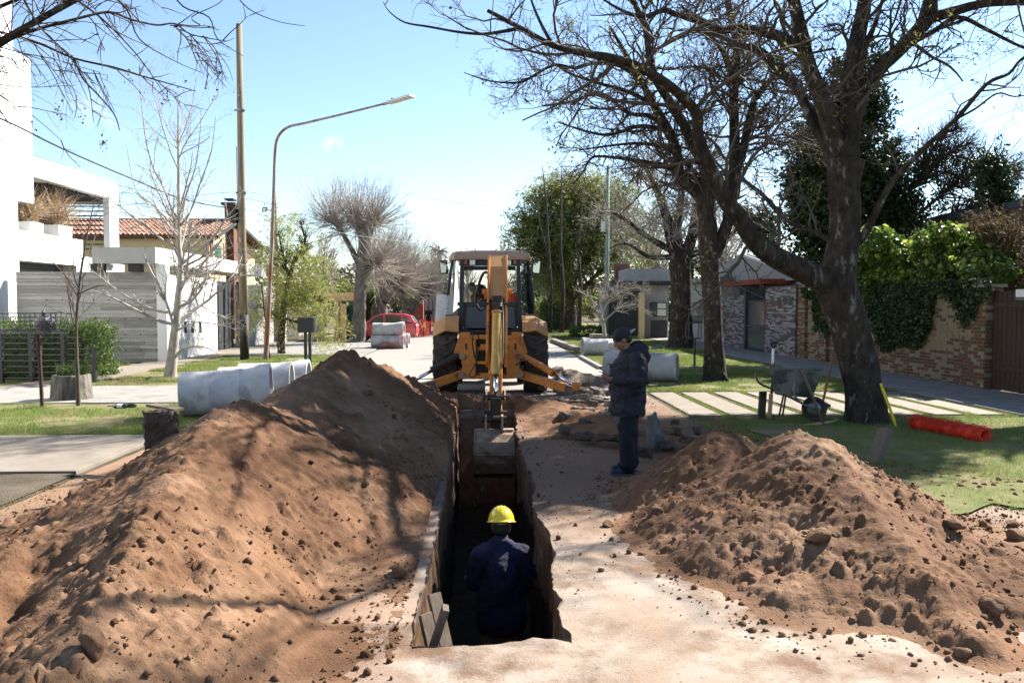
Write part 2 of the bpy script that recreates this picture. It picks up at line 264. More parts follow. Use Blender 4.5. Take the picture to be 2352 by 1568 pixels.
class MB:
    def __init__(s): s.V = []; s.F = []; s.n = 0; s.mi = []
    def add(s, V, F, mi=0):
        V = np.asarray(V, dtype=float); s.V.append(V)
        for f in F: s.F.append(tuple(int(i)+s.n for i in f)); s.mi.append(mi)
        s.n += len(V); return s
    def box(s, c, size, rot=None, mi=0, taper=None):
        x, y, z = [a/2 for a in size]
        P = np.array([(-x,-y,-z),(x,-y,-z),(x,y,-z),(-x,y,-z),(-x,-y,z),(x,-y,z),(x,y,z),(-x,y,z)])
        if taper: P[4:, 0] *= taper[0]; P[4:, 1] *= taper[1]
        if rot is not None:
            M = np.array((rot if isinstance(rot, Matrix) else Euler(rot).to_matrix()).to_3x3()); P = P @ M.T
        P = P + np.array(c)
        return s.add(P, [(0,3,2,1),(4,5,6,7),(0,1,5,4),(1,2,6,5),(2,3,7,6),(3,0,4,7)], mi)
    def bb(s, x0, x1, y0, y1, z0, z1, mi=0): return s.box(((x0+x1)/2,(y0+y1)/2,(z0+z1)/2), (abs(x1-x0),abs(y1-y0),abs(z1-z0)), mi=mi)
    def bar(s, a, b, w, h, mi=0, roll=0):       # box from a to b
        a = Vector(a); b = Vector(b); d = b-a; q = d.to_track_quat('Y', 'Z') @ Euler((0, roll, 0)).to_quaternion()
        return s.box((a+b)/2, (w, d.length, h), q.to_matrix(), mi)
    def tube(s, pts, rad, n=10, cap=True, mi=0):
        pts = [Vector(p) for p in pts]; k = len(pts)
        if not hasattr(rad, '__len__'): rad = [rad]*k
        V = []; up = None
        for i, p in enumerate(pts):
            t = (pts[min(i+1,k-1)]-pts[max(i-1,0)]).normalized()
            if up is None: up = t.orthogonal().normalized()
            else: up = (up - t*up.dot(t)).normalized()
            b = t.cross(up)
            for j in range(n):
                a = 2*math.pi*j/n; V.append(p+(up*math.cos(a)+b*math.sin(a))*rad[i])
        F = [(i*n+j, i*n+(j+1)%n, (i+1)*n+(j+1)%n, (i+1)*n+j) for i in range(k-1) for j in range(n)]
        if cap: F += [tuple(range(n))[::-1], tuple((k-1)*n+j for j in range(n))]
        return s.add(V, F, mi)
    def prism(s, poly, a, b, axis='y', mi=0):   # poly in the two other axes, extruded from a to b
        n = len(poly); V = []
        for t in (a, b):
            for (u, v) in poly: V.append({'y':(u,t,v), 'x':(t,u,v), 'z':(u,v,t)}[axis])
        F = [(i,(i+1)%n,n+(i+1)%n,n+i) for i in range(n)] + [tuple(range(n))[::-1], tuple(range(n,2*n))]
        return s.add(V, F, mi)
    def lathe(s, prof, o, axis=(0,0,1), n=24, mi=0, closed=False):
        q = Vector(axis).normalized().to_track_quat('Z','Y'); V = []; o = Vector(o)
        for (r, z) in prof:
            for j in range(n):
                a = 2*math.pi*j/n; V.append(o + q @ Vector((r*math.cos(a), r*math.sin(a), z)))
        k = len(prof); kk = k if closed else k-1
        F = [(i*n+j, i*n+(j+1)%n, ((i+1)%k)*n+(j+1)%n, ((i+1)%k)*n+j) for i in range(kk) for j in range(n)]
        return s.add(V, F, mi)
    def ell(s, c, r, sub=2, noise=0, seed=0, rot=None, mi=0):
        V, F = (ICO1, ICO2, ICO3)[sub-1]; V = V.copy()
        if noise: V *= (1 + noise*(np.random.RandomState(seed).rand(len(V),1)-.5)*2)
        V = V*np.array(r if hasattr(r,'__len__') else (r,r,r))
        if rot is not None: V = V @ np.array(Euler(rot).to_matrix()).T
        return s.add(V+np.array(c), F, mi)
    def quad(s, a, b, c, d, mi=0): return s.add([a,b,c,d], [(0,1,2,3)], mi)
    def build(s, name, m, parent=None, smooth=False, bevel=0, **props):
        V = np.concatenate(s.V) - np.array(origin(parent)) if s.V else np.zeros((0,3))
        me = arr_mesh(name, V, s.F, m, smooth)
        if isinstance(m, (list, tuple)): me.polygons.foreach_set('material_index', np.array(s.mi, dtype=np.int32))
        o = link(name, me, parent, **props)
        if smooth == 'auto' or smooth is True and bevel == 0: pass
        if bevel:
            b = o.modifiers.new('bevel', 'BEVEL'); b.width = bevel; b.segments = 2; b.limit_method = 'ANGLE'; b.angle_limit = R_(40)
        return o
def thing(name, loc, label, cat, group=None):
    o = bpy.data.objects.new(name, None); COL.objects.link(o); o.location = loc; o.empty_display_size = .2
    o['label'] = label; o['category'] = cat
    if group: o['group'] = group
    return o
def tag(o, label, cat, group=None):
    o['label'] = label; o['category'] = cat
    if group: o['group'] = group
    return o
def struct(o): o['kind'] = 'structure'; return o
def copy_tree(o, parent=None):
    c = o.copy(); COL.objects.link(c); c.parent = parent
    for ch in list(o.children): copy_tree(ch, c)
    return c
def auto_smooth(o, ang=40):
    me = o.data; me.polygons.foreach_set('use_smooth', np.ones(len(me.polygons), dtype=bool)); me.set_sharp_from_angle(angle=R_(ang)); return o

# ---------------------------------------------------------------- numpy noise
def _hash(ix, iy, seed):
    h = (ix*374761393 + iy*668265263 + seed*974634777) & 0xffffffff
    h = ((h ^ (h >> 13))*1274126177) & 0xffffffff
    return ((h ^ (h >> 16)) & 0xffff)/65535.0
def vn(x, y, seed=0):
    x = np.asarray(x, dtype=float); y = np.asarray(y, dtype=float)
    ix = np.floor(x).astype(np.int64); iy = np.floor(y).astype(np.int64); fx = x-ix; fy = y-iy
    fx = fx*fx*(3-2*fx); fy = fy*fy*(3-2*fy)
    a = _hash(ix,iy,seed); b = _hash(ix+1,iy,seed); c = _hash(ix,iy+1,seed); d = _hash(ix+1,iy+1,seed)
    return (a+(b-a)*fx)*(1-fy)+(c+(d-c)*fx)*fy - .5
def fbm(x, y, seed=0, o=4):
    s = 0; a = 1
    for i in range(o): s = s+a*vn(x*2**i+i*17.3, y*2**i-i*9.1, seed+i); a *= .5
    return s

# ---------------------------------------------------------------- branches
def nrm(v): return v/np.maximum(np.linalg.norm(v, axis=-1, keepdims=True), 1e-9)
def tubes(P, R, n=3):
    N, K, _ = P.shape; T = nrm(np.gradient(P, axis=1)); ref = np.zeros_like(T); ref[...] = (.31,.17,.93); ref[np.abs(T[...,2])>.9] = (1,.1,0)
    U = nrm(np.cross(T, ref)); B = np.cross(T, U); a = np.arange(n)*2*np.pi/n
    V = P[:,:,None,:] + R[:,:,None,None]*(U[:,:,None,:]*np.cos(a)[None,None,:,None] + B[:,:,None,:]*np.sin(a)[None,None,:,None])
    idx = np.arange(N*K*n).reshape(N, K, n); i0 = idx[:,:-1]; i1 = idx[:,1:]
    F = np.stack([i0, np.roll(i0,-1,2), np.roll(i1,-1,2), i1], -1).reshape(-1,4)
    return V.reshape(-1,3), F
def grow(st, di, ln, ra, K=6, wig=.25, up=0.0, taper=.25, g=None):
    g = g or rng; N = len(st); P = np.zeros((N,K,3)); P[:,0] = st; d = di.copy(); step = (ln/(K-1))[:,None]
    for k in range(1, K):
        d = nrm(d + g.randn(N,3)*wig + np.array((0,0,up))); P[:,k] = P[:,k-1]+d*step
    R = ra[:,None]*np.linspace(1, taper, K)[None,:]; return P, R
def spawn(P, R, n, lf=(.4,.7), ang=(30,65), rf=.6, tmin=.2, g=None, rmin=.003, up=0):
    g = g or rng; N, K, _ = P.shape; L = np.linalg.norm(np.diff(P, axis=1), axis=2).sum(1)
    w = L/L.sum(); i = g.choice(N, n, p=w); t = (tmin+(1-tmin)*g.rand(n))*(K-1)*.999; k = t.astype(int); f = (t-k)[:,None]
    st = P[i,k]*(1-f)+P[i,k+1]*f; tan = nrm(P[i,k+1]-P[i,k]); r = R[i,k]*(1-f[:,0])+R[i,k+1]*f[:,0]
    pr = nrm(np.cross(tan, g.randn(n,3))); a = np.radians(g.uniform(ang[0], ang[1], n))[:,None]
    d = nrm(tan*np.cos(a)+pr*np.sin(a)+np.array((0,0,up))); ln = L[i]*g.uniform(lf[0], lf[1], n)*(1-.45*t/(K-1))
    return st, d, ln, np.maximum(r*rf, rmin)
def limb(pts, K=None):         # polyline of (vector, radius) -> smooth arrays
    P = np.array([list(p) for p, r in pts]); R = np.array([r for p, r in pts]); n = len(P); K = K or (n-1)*4+1
    t = np.linspace(0, n-1, K); i = np.clip(t.astype(int), 0, n-2); f = (t-i)[:,None]
    P0 = P[np.maximum(i-1,0)]; P1 = P[i]; P2 = P[i+1]; P3 = P[np.minimum(i+2,n-1)]
    Q = .5*((2*P1)+(-P0+P2)*f+(2*P0-5*P1+4*P2-P3)*f**2+(-P0+3*P1-3*P2+P3)*f**3)
    return Q, R[i]*(1-f[:,0])+R[i+1]*f[:,0]
def merge(L):
    V = []; F = []; n = 0
    for v, f in L: V.append(v); F.append(f+n); n += len(v)
    return np.concatenate(V), np.concatenate(F)
def thick(Q, R, n=12, rough=.06, seed=0):   # a knobbly trunk tube
    V, F = tubes(Q[None], R[None], n); C = np.repeat(Q, n, 0); s = np.repeat(np.arange(len(Q)), n); j = np.tile(np.arange(n), len(Q))
    k = 1+rough*2*vn(j*.9+seed, s*.6, seed)+rough*np.sin(j*2*np.pi/n*3+s*.15)
    return C+(V-C)*k[:,None], F
def leaves(C, size, aspect=2.2, g=None, droop=0.0, flat=0.0, sv=.4):
    g = g or rng; n = len(C); a = nrm(g.randn(n,3)+np.array((0,0,-droop))); b = nrm(np.cross(a, g.randn(n,3)+np.array((0,0,flat))))
    s = (size*(1+sv*(g.rand(n)*2-1)))[:,None]; l = a*s; w = b*s/aspect
    V = np.stack([C-l*.5, C+w*.5, C+l*.5, C-w*.5], 1).reshape(-1,3); F = np.arange(n*4).reshape(-1,4); return V, F
def domes(X, Y, cell, rmin, rmax, prob, seed):
    ix = np.floor(X/cell).astype(np.int64); iy = np.floor(Y/cell).astype(np.int64); H = np.zeros(X.shape)
    for a in (-1,0,1):
        for b in (-1,0,1):
            cx, cy = ix+a, iy+b; px = (cx+.5+(_hash(cx,cy,seed)-.5)*.9)*cell; py = (cy+.5+(_hash(cx,cy,seed+1)-.5)*.9)*cell; r = rmin+(rmax-rmin)*_hash(cx,cy,seed+2)**2; th = _hash(cx,cy,seed+4)*3.14; e = .65+.35*_hash(cx,cy,seed+5)
            dx, dy = X-px, Y-py; u = dx*np.cos(th)+dy*np.sin(th); v = (dy*np.cos(th)-dx*np.sin(th))/e; d = np.maximum(np.abs(u*.8+v*.6), np.maximum(np.abs(v*.9-u*.5), np.hypot(u,v)*.93)); on = _hash(cx,cy,seed+3) < prob
            H = np.maximum(H, np.where(on, np.sqrt(np.maximum(r*r-d*d,0))*.85, 0))
    return H
def put(name, VF, m, parent, smooth=False, **props):
    V, F = VF; V = V-np.array(origin(parent)); return link(name, arr_mesh(name, V, F, m, smooth), parent, **props)
# ================================================================ THE SETTING
TY0, TY1, TXL, TXR, TZ = 4.53, 14.7, -.43, .52, -1.60
def eL(y): y = np.asarray(y, float); return TXL + .035*vn(y*1.1, y*0+3, 5)*2 + .03*vn(y*6, y*0, 6) + .014*vn(y*25, y*0, 7)
def eR(y): y = np.asarray(y, float); return TXR + .05*vn(y*.9, y*0+3, 15)*2 + .05*vn(y*5, y*0, 16) + .02*vn(y*22, y*0, 17)
def eN(x): x = np.asarray(x, float); return TY0 + .05*vn(x*3, x*0+1, 25)*2 + .03*vn(x*14, x*0, 26)
def eF(x): x = np.asarray(x, float); return TY1 + .3*vn(x*2, x*0+1, 35)
def patch(xs0, xs1, ys, nx, zf):     # rows along ys, x from xs0(y) to xs1(y)
    u = np.linspace(0, 1, nx); Y = np.repeat(ys[:,None], nx, 1) if ys.ndim == 1 else ys
    X = xs0[:,None]*(1-u)+xs1[:,None]*u; Z = zf(X, Y); V = np.stack([X,Y,Z],-1).reshape(-1,3)
    n = len(ys); i = np.arange(n*nx).reshape(n,nx); F = np.stack([i[:-1,:-1],i[:-1,1:],i[1:,1:],i[1:,:-1]],-1).reshape(-1,4); return V, F
RL, RR = -4.6, 3.5
def roadz(X, Y):
    near = np.clip((26-Y)/6, 0, 1)
    d = np.minimum(np.abs(X-TXL), np.abs(X-TXR)); inside = np.where((Y > TY0-.2) & (Y < TY1+.2), np.clip(1-d/.25, 0, 1), 0)
    return near*(.010*fbm(X*4, Y*4, 41) + .006*vn(X*18, Y*18, 42)) - inside*.012
ysn = np.arange(TY0, TY1+1e-6, .06)
P1 = patch(np.full(len(ysn), RL), eL(ysn), ysn, 90, roadz); P2 = patch(eR(ysn), np.full(len(ysn), RR), ysn, 70, roadz)
xs = np.concatenate([np.linspace(RL, -.44, 60), np.linspace(-.40, .50, 26), np.linspace(.54, RR, 50)])
def colpatch(ya, yb, ny):
    u = np.linspace(0,1,ny)[:,None]; X = np.repeat(xs[None], ny, 0); Y = ya(X)*(1-u)+yb(X)*u; Z = roadz(X,Y)
    V = np.stack([X,Y,Z],-1).reshape(-1,3); i = np.arange(ny*len(xs)).reshape(ny,-1); return V, np.stack([i[:-1,:-1],i[:-1,1:],i[1:,1:],i[1:,:-1]],-1).reshape(-1,4)
def clampN(X): return np.where((X > TXL) & (X < TXR), eN(X), TY0)
def clampF(X): return np.where((X > TXL) & (X < TXR), eF(X), TY1)
P3 = colpatch(lambda X: X*0-7, clampN, 120); P4 = colpatch(clampF, lambda X: X*0+30, 140); P5 = colpatch(lambda X: X*0+30, lambda X: X*0+400, 8)
V, F = merge([P1, P2, P3, P4, P5])
o = link('road', arr_mesh('road', V, F, roadm, True), kind='structure')
# ground left and right of the road
V = []; F = []
def rect(x0, x1, y0, y1, z):
    n = len(V); V.extend([(x0,y0,z),(x1,y0,z),(x1,y1,z),(x0,y1,z)]); F.append((n,n+1,n+2,n+3))
rect(-900, RL+.02, -60, 1500, -.012); rect(RR-.02, 900, -60, 1500, -.012); rect(RL+.02, RR-.02, 399, 1500, -.012); rect(RL+.02, RR-.02, -60, -6.98, -.012)
o = link('ground', arr_mesh('ground', V, F, groundm), kind='structure')
# trench walls and floor; lower walls and floor are coloured darker as shade
def wall(side):
    zs = np.concatenate([[0,-.03,-.06,-.10,-.13], np.linspace(-.17, TZ, 34)]); y = np.arange(TY0, TY1+.6, .05) if side in 'LR' else np.linspace(0,1,22)
    if side == 'L': X0 = eL(y); Y0 = y; nx, ny = 1, 0
    if side == 'R': X0 = eR(y); Y0 = y; nx, ny = -1, 0
    if side == 'N': X0 = eL(np.array([TY0]))[0]+(eR(np.array([TY0]))[0]-eL(np.array([TY0]))[0])*y; Y0 = eN(X0); nx, ny = 0, 1
    if side == 'F': X0 = TXL-.2+(TXR-TXL+.4)*y; Y0 = eF(X0); nx, ny = 0, -1
    A = (Y0 if nx else X0)
    Z = np.repeat(zs[:,None], len(A), 1); AA = np.repeat(A[None], len(zs), 0)
    off = .07*fbm(AA*1.6, Z*1.2, 51+ord(side)) + .03*vn(AA*9, Z*5, 61+ord(side)) + .012*vn(AA*30, Z*14, 62)
    slope = -.03*Z/1.5
    off = np.where(Z > -.14, -.015+.008*vn(AA*12, Z*30, 70), off - .03 + slope)  # the pavement edge stands proud of the soil
    if side == 'F': off = off + np.clip(-Z,0,1.5)*.7
    off = off*np.clip(-Z/.03, 0, 1)
    X = X0[None]+nx*off; Y = Y0[None]+ny*off; V = np.stack([X,Y,Z],-1)
    if side == 'F': V[...,1] += 0
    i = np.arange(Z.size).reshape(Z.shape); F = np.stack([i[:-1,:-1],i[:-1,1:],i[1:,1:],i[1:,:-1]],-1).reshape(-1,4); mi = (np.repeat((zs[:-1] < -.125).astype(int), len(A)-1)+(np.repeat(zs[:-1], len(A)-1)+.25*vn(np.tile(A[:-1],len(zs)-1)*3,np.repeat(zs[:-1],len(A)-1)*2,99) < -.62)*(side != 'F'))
    return V.reshape(-1,3), F, mi
Vs, Fs, Ms, n = [], [], [], 0
for sd in 'LRNF':
    v, f, mi = wall(sd); Vs.append(v); Fs.append(f+n); Ms.append(mi); n += len(v)
pave_edge = mat('pavement_edge', (.28,.205,.15), (.18,.125,.09), 8, .95, .8, 40)
me = arr_mesh('trench_wall', np.concatenate(Vs), np.concatenate(Fs), [pave_edge, soil_dark, trench_shade], True); me.polygons.foreach_set('material_index', np.concatenate(Ms).astype(np.int32))
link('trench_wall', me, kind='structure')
X, Y = np.meshgrid(np.linspace(-.75,.85,30), np.linspace(4.2, 15.2, 160)); Z = TZ+.03+.05*fbm(X*3,Y*3,80); i = np.arange(X.size).reshape(X.shape)
link('trench_floor', arr_mesh('trench_floor', np.stack([X,Y,Z],-1).reshape(-1,3), np.stack([i[:-1,:-1],i[:-1,1:],i[1:,1:],i[1:,:-1]],-1).reshape(-1,4), trench_shade, True), kind='structure')

# ---------------------------------------------------------------- soil mounds: height fields, clods as parts, crumbs as stuff
def ridge(X, Y, pts, slope):
    H = np.full(X.shape, -9.0)
    for (a, b) in zip(pts[:-1], pts[1:]):
        ax, ay, ah = a; bx, by, bh = b; dx, dy = bx-ax, by-ay; L = dx*dx+dy*dy
        t = np.clip(((X-ax)*dx+(Y-ay)*dy)/L, 0, 1); d = np.hypot(X-ax-t*dx, Y-ay-t*dy)
        wob = 1+.5*vn(X*.9, Y*.9, 91)
        H = np.maximum(H, ah+(bh-ah)*t - slope*wob*(np.sqrt(d*d+.006)-.077))
    return H
def hA(X, Y):
    h1 = ridge(X, Y, [(-2.0,8.6,.86),(-2.25,7.5,1.02),(-2.32,6.6,.98),(-2.15,5.4,.80),(-1.98,4.4,.56),(-1.85,3.4,.32)], .64)
    h2 = ridge(X, Y, [(-2.9,7.4,.50),(-2.9,5.6,.42),(-2.8,4.2,.30),(-2.8,2.4,.20)], .36)
    h3 = np.maximum(ridge(X, Y, [(-1.9,3.6,.16),(-2.2,2.0,.15)], .25), ridge(X, Y, [(-1.05,8.2,.10),(-.95,7.0,.05),(-1.05,5.6,.045),(-1.15,4.4,.03)], .13))
    return np.maximum(np.maximum(h1, h2), h3)
def hB(X, Y):
    h1 = ridge(X, Y, [(-2.1,8.6,1.02),(-1.98,9.8,1.22),(-1.88,10.9,1.38),(-1.68,11.6,1.22),(-1.3,12.8,.80),(-.95,14.2,.42)], .82)
    h2 = ridge(X, Y, [(-1.5,14.2,.35),(-.2,15.15,.28),(.6,15.3,.22)], .45)
    return np.maximum(h1, h2)
def hC(X, Y):
    h1 = ridge(X, Y, [(2.75,8.2,.56),(2.36,7.8,.74),(2.24,7.2,.46)], .58)
    h2 = ridge(X, Y, [(2.88,7.12,.80),(2.92,6.6,.68),(2.86,5.8,.46),(2.8,5.0,.28),(2.75,4.4,.12)], .56)
    h3 = ridge(X, Y, [(2.1,7.4,.30),(2.15,6.2,.32),(2.4,5.3,.20),(3.3,4.9,.08)], .32)
    return np.maximum(np.maximum(h1, h2), np.maximum(h3, ridge(X, Y, [(3.7,6.4,.10),(4.0,5.3,.07)], .13)))
def mound(hf, x0, x1, y0, y1, res, seed, label, lumps, crumbs, clip=None, wallk=1.0):
    X, Y = np.meshgrid(np.arange(x0, x1, res), np.arange(y0, y1, res)); Hh = hf(X, Y)
    k = np.clip(Hh*4+.4, 0, 1)
    wx = X+.1*vn(X*2,Y*2,seed+20); wy = Y+.1*vn(X*2,Y*2,seed+21)
    N = .13*fbm(wx*1.2, wy*1.2, seed, 3) + .05*fbm(wx*5, wy*5, seed+3, 3)
    lump = .5-np.abs(fbm(wx*9, wy*9, seed+5, 3)); N = N + .03*lump + .012*vn(X*33, Y*33, seed+8) + .006*vn(X*70, Y*70, seed+9)
    cm = np.clip(.72-.62*Hh+(.5 if seed == 202 else 0)+1.2*fbm(X*1.1, Y*1.1, seed+30), .05, .9); gx = X+.03*vn(X*20,Y*20,seed+50); gy = Y+.03*vn(X*20,Y*20,seed+51)
    N = N + domes(gx, gy, .17, .02, .075, cm*.18, seed+60) + domes(gx, gy, .085, .012, .042, cm*.85+.08, seed+70) + domes(gx+.02, gy, .045, .008, .024, cm*1.1+.32, seed+80)
    H = Hh+N*k-.03
    # soft toe
    H = np.where(H < .05, .05*np.exp((H-.05)/.06)-.012, H)
    if clip is not None: H = np.where(clip(X, Y), -.06, H)
    i = np.arange(X.size).reshape(X.shape); q = np.stack([i[:-1,:-1],i[:-1,1:],i[1:,1:],i[1:,:-1]],-1).reshape(-1,4)
    keep = (H.ravel()[q] > -.004).any(1); q = q[keep]; u, inv = np.unique(q.ravel(), return_inverse=True)
    V = np.stack([X,Y,H],-1).reshape(-1,3)[u]; me = arr_mesh('soil_mound', V, inv.reshape(-1,4), soil, True)
    o = link('soil_mound', me); tag(o, label, 'soil mound', 'piles of dug earth beside the trench')
    def hgt(px, py):
        ix = np.clip(((px-x0)/res).astype(int), 0, X.shape[1]-1); iy = np.clip(((py-y0)/res).astype(int), 0, X.shape[0]-1); return H[iy, ix]
    g = np.random.RandomState(seed)
    # single clods
    cl = []
    for t in range(5):
        Vc, Fc = ICO3; n1 = np.random.RandomState(seed*7+t); c = Vc.copy()
        for s in range(9):
            ax = nrm(n1.randn(3)); lim = .42+.3*n1.rand(); pr = c@ax; c = c-np.maximum(pr-lim,0)[:,None]*ax*.85
        rr = 1+.28*vn(Vc[:,0]*2.2+t*5+Vc[:,2]*1.7, Vc[:,1]*2.2-Vc[:,2], t)+.16*vn(Vc[:,0]*5+Vc[:,2]*4, Vc[:,1]*5+9-Vc[:,2]*3, t+9)+.12*vn(Vc[:,0]*11+Vc[:,2]*9, Vc[:,1]*12-Vc[:,2]*7, t+29); c *= rr[:,None]
        cl.append(arr_mesh('clod', c, Fc, soil_clod, True))
    pts = []; tries = 0
    while len(pts) < lumps and tries < lumps*40:
        tries += 1; px = g.uniform(x0+.1, x1-.1); py = g.uniform(y0+.1, y1-.1); hz = float(hgt(np.array([px]), np.array([py]))[0]); hr = float(hf(np.array([px]), np.array([py]))[0])
        if hz < -.005 or (hr > .5 and g.rand() < .75): continue
        if clip is not None and clip(np.array([px]), np.array([py]))[0]: continue
        pts.append((px,py,hz))
    for (px,py,hz) in pts:
        r = min(.015*math.exp(g.exponential(.55)), .085); c = link('clod', cl[g.randint(5)], o); c.location = (px,py,max(hz,0)+r*.25); c.scale = (r*g.uniform(.9,1.4), r*g.uniform(.8,1.2), r*g.uniform(.65,.95)); c.rotation_euler = (g.uniform(-.5,.5), g.uniform(-.5,.5), g.uniform(0,6.3))
    # crumbs
    n = crumbs*6; px = g.uniform(x0, x1, n); py = g.uniform(y0, y1, n); hz = hgt(px, py); hr = hf(px, py)
    dens = np.clip(.95-hr*1.1+1.8*fbm(px*1.1, py*1.1, seed+30), .05, 1); ok = (hr > -.14) & (g.rand(n) < dens)
    if clip is not None: ok &= ~clip(px, py)
    sel = np.where(ok)[0][:crumbs]; px, py, hz = px[sel], py[sel], np.maximum(hz[sel], 0)
    m = len(sel); r = .0046*np.exp(g.exponential(.5, m)); r = np.minimum(r, .026); Vc, Fc = ICO1
    sc = r[:,None]*g.uniform(.7,1.3,(m,3)); ang = g.uniform(0,6.3,m); ca, sa = np.cos(ang), np.sin(ang)
    W = Vc[None]*sc[:,None]*(1+.42*(g.rand(m,len(Vc),1)-.5)*2); Xr = W[...,0]*ca[:,None]-W[...,1]*sa[:,None]; Yr = W[...,0]*sa[:,None]+W[...,1]*ca[:,None]
    VV = np.stack([Xr+px[:,None], Yr+py[:,None], W[...,2]+(hz+r*.12)[:,None]], -1).reshape(-1,3); FF = (Fc[None]+(np.arange(m)*len(Vc))[:,None,None]).reshape(-1,3)
    link('crumbs', arr_mesh('crumbs', VV, FF, soil), o, kind='stuff')
    return hgt, o
hgA, moundA = mound(hA, -5.2, -.5, 1.8, 9.3, .018, 101, 'tall near pile of light brown earth on the left of the trench', 80, 3800, lambda x, y: (x > eL(y)-.04) & (y > TY0-.1))
hgB, moundB = mound(hB, -4.4, 1.6, 7.6, 17.0, .032, 202, 'dark shaded ridge of earth heaped between pipes and digger arm', 70, 4500, lambda x, y: ((x > eL(y)-.04) & (x < eR(y)+.04) & (y < TY1+.2)) | (x > 1.55))
hgC, moundC = mound(hC, .95, 5.6, 3.2, 9.7, .019, 303, 'double peaked pile of brown earth on the right of the trench', 90, 4200, lambda x, y: (x < eR(y)+.04))
# crumbs strewn on the road beside the trench, past the piles
def strew(n, x0, x1, y0, y1, dens, rmax, seed, name='soil_crumbs'):
    g = np.random.RandomState(seed); px = g.uniform(x0,x1,n*5); py = g.uniform(y0,y1,n*5)
    ok = (g.rand(n*5) < dens(px,py)) & ~((px > eL(py)-.03) & (px < eR(py)+.03) & (py > TY0-.08) & (py < TY1+.1)); sel = np.where(ok)[0][:n]; px, py = px[sel], py[sel]; m = len(sel)
    r = np.minimum(.004*np.exp(g.exponential(.5, m)), rmax); Vc, Fc = ICO1; W = Vc[None]*(r[:,None]*g.uniform(.7,1.3,(m,3)))[:,None]*(1+.25*(g.rand(m,len(Vc),1)-.5)*2)
    VV = np.stack([W[...,0]+px[:,None], W[...,1]+py[:,None], W[...,2]+(.004+r*.3)[:,None]], -1).reshape(-1,3); FF = (Fc[None]+(np.arange(m)*len(Vc))[:,None,None]).reshape(-1,3)
    return link(name, arr_mesh(name, VV, FF, soil), kind='stuff')
strew(2000, -1.4, 3.5, 3.2, 18, lambda x,y: np.clip(.15+1.8*fbm(x*1.7,y*.9,400)+.5*(np.minimum(np.abs(x-TXL),np.abs(x-TXR))<.15)+np.clip((y-8)/6,0,.5),0,1), .022, 77)
strew(1000, -1.6, -.45, 3.6, 12, lambda x,y: np.clip(.55+1.6*fbm(x*1.7,y*1.2,430)-(x+1.3)*.45,0,1), .026, 79)
strew(7000, 3.0, 6.8, 5.4, 9.8, lambda x,y: np.clip(.5+2.0*fbm(x*.9,y*.9,410)-np.abs(y-7.2)*.22-np.abs(x-4.6)*.15,0,1), .035, 78)

# ---------------------------------------------------------------- kerbs, slabs, pavements
def slab(name, x0, x1, y0, y1, z, m, label=None, **k):
    mb = MB(); mb.bb(x0,x1,y0,y1,z-.10,z); o = mb.build(name, m, bevel=.008, kind='structure', **k); return o
slab('driveway', -13.6, RL-.12, 9.3, 11.9, .035, slabm)
slab('driveway', -13.6, RL-.15, 15.9, 19.2, .03, concrete)
slab('pavement', -11.5, -9.9, -4, 9.25, .03, concrete); slab('pavement', -11.5, -9.9, 11.95, 15.85, .03, concrete)
slab('pavement', -11.35, -9.9, 19.25, 44, .03, slabm)
slab('driveway', -9.85, RL-.1, 30.6, 41, .034, concrete)
slab('pavement', -9.85, RL-.1, 49, 54, .034, concrete)
# strip driveway of separate slabs on the right verge
drv = MB(); drv.bb(3.4, 9.3, 13.2, 17.9, -.05, -.005); drv = drv.build('driveway_bed', groundm, kind='structure')
k = 0
for i in range(8):
    x = 3.62+.72*i; mb = MB(); y0 = 13.75+.05*rnd.uniform(-1,1); mb.bb(x, x+.54, y0, 17.45+.06*rnd.uniform(-1,1), -.03, .022); mb.build('slab', slabm, drv, bevel=.008)
slab('pavement', 9.35, 11.42, -2, 17.6, .05, concrete)
for i in range(14):    # pavement flags on the right
    y = 17.65+i*2.0; slab('pavement', 9.35+.02*rnd.uniform(-1,1), 11.42, y, y+1.975, .05, concrete)
slab('path', 5.9, 9.3, 23.6, 24.9, .035, slabm)
slab('pavement', 4.9, 9.3, 30.0, 31.2, .03, concrete); slab('pavement', 6, 9.3, 36, 38, .03, concrete)
slab('kerb', RR-.02, RR+.13, 24, 29.2, .09, concrete); slab('kerb', RL-.12, RL+.03, 19.3, 30.4, .07, concrete)
def lawn(name, x0, x1, y0, y1, z, m, seed, jag=0):
    q_ = .10 if jag else .25; nx = max(6, int((x1-x0)/q_)); ny = max(6, int((y1-y0)/q_)); X, Y = np.meshgrid(np.linspace(x0,x1,nx), np.linspace(y0,y1,ny))
    if jag: fy = np.clip(1-(Y-y0)/1.6,0,1); fx = np.clip(1-(X-x0)/1.2,0,1); ny_ = fbm(X*1.3,Y*0+2,seed+3)+.5*vn(X*5,Y*0,seed+4); nx_ = fbm(Y*1.3,X*0+2,seed+5)+.5*vn(Y*5,X*0,seed+6); Y = Y+fy*jag*ny_; X = X+fx*jag*.6*nx_
    Z = z+.02*fbm(X*.8,Y*.8,seed)
    i = np.arange(X.size).reshape(X.shape); return link(name, arr_mesh(name, np.stack([X,Y,Z],-1).reshape(-1,3), np.stack([i[:-1,:-1],i[:-1,1:],i[1:,1:],i[1:,:-1]],-1).reshape(-1,4), m, True), kind='structure')
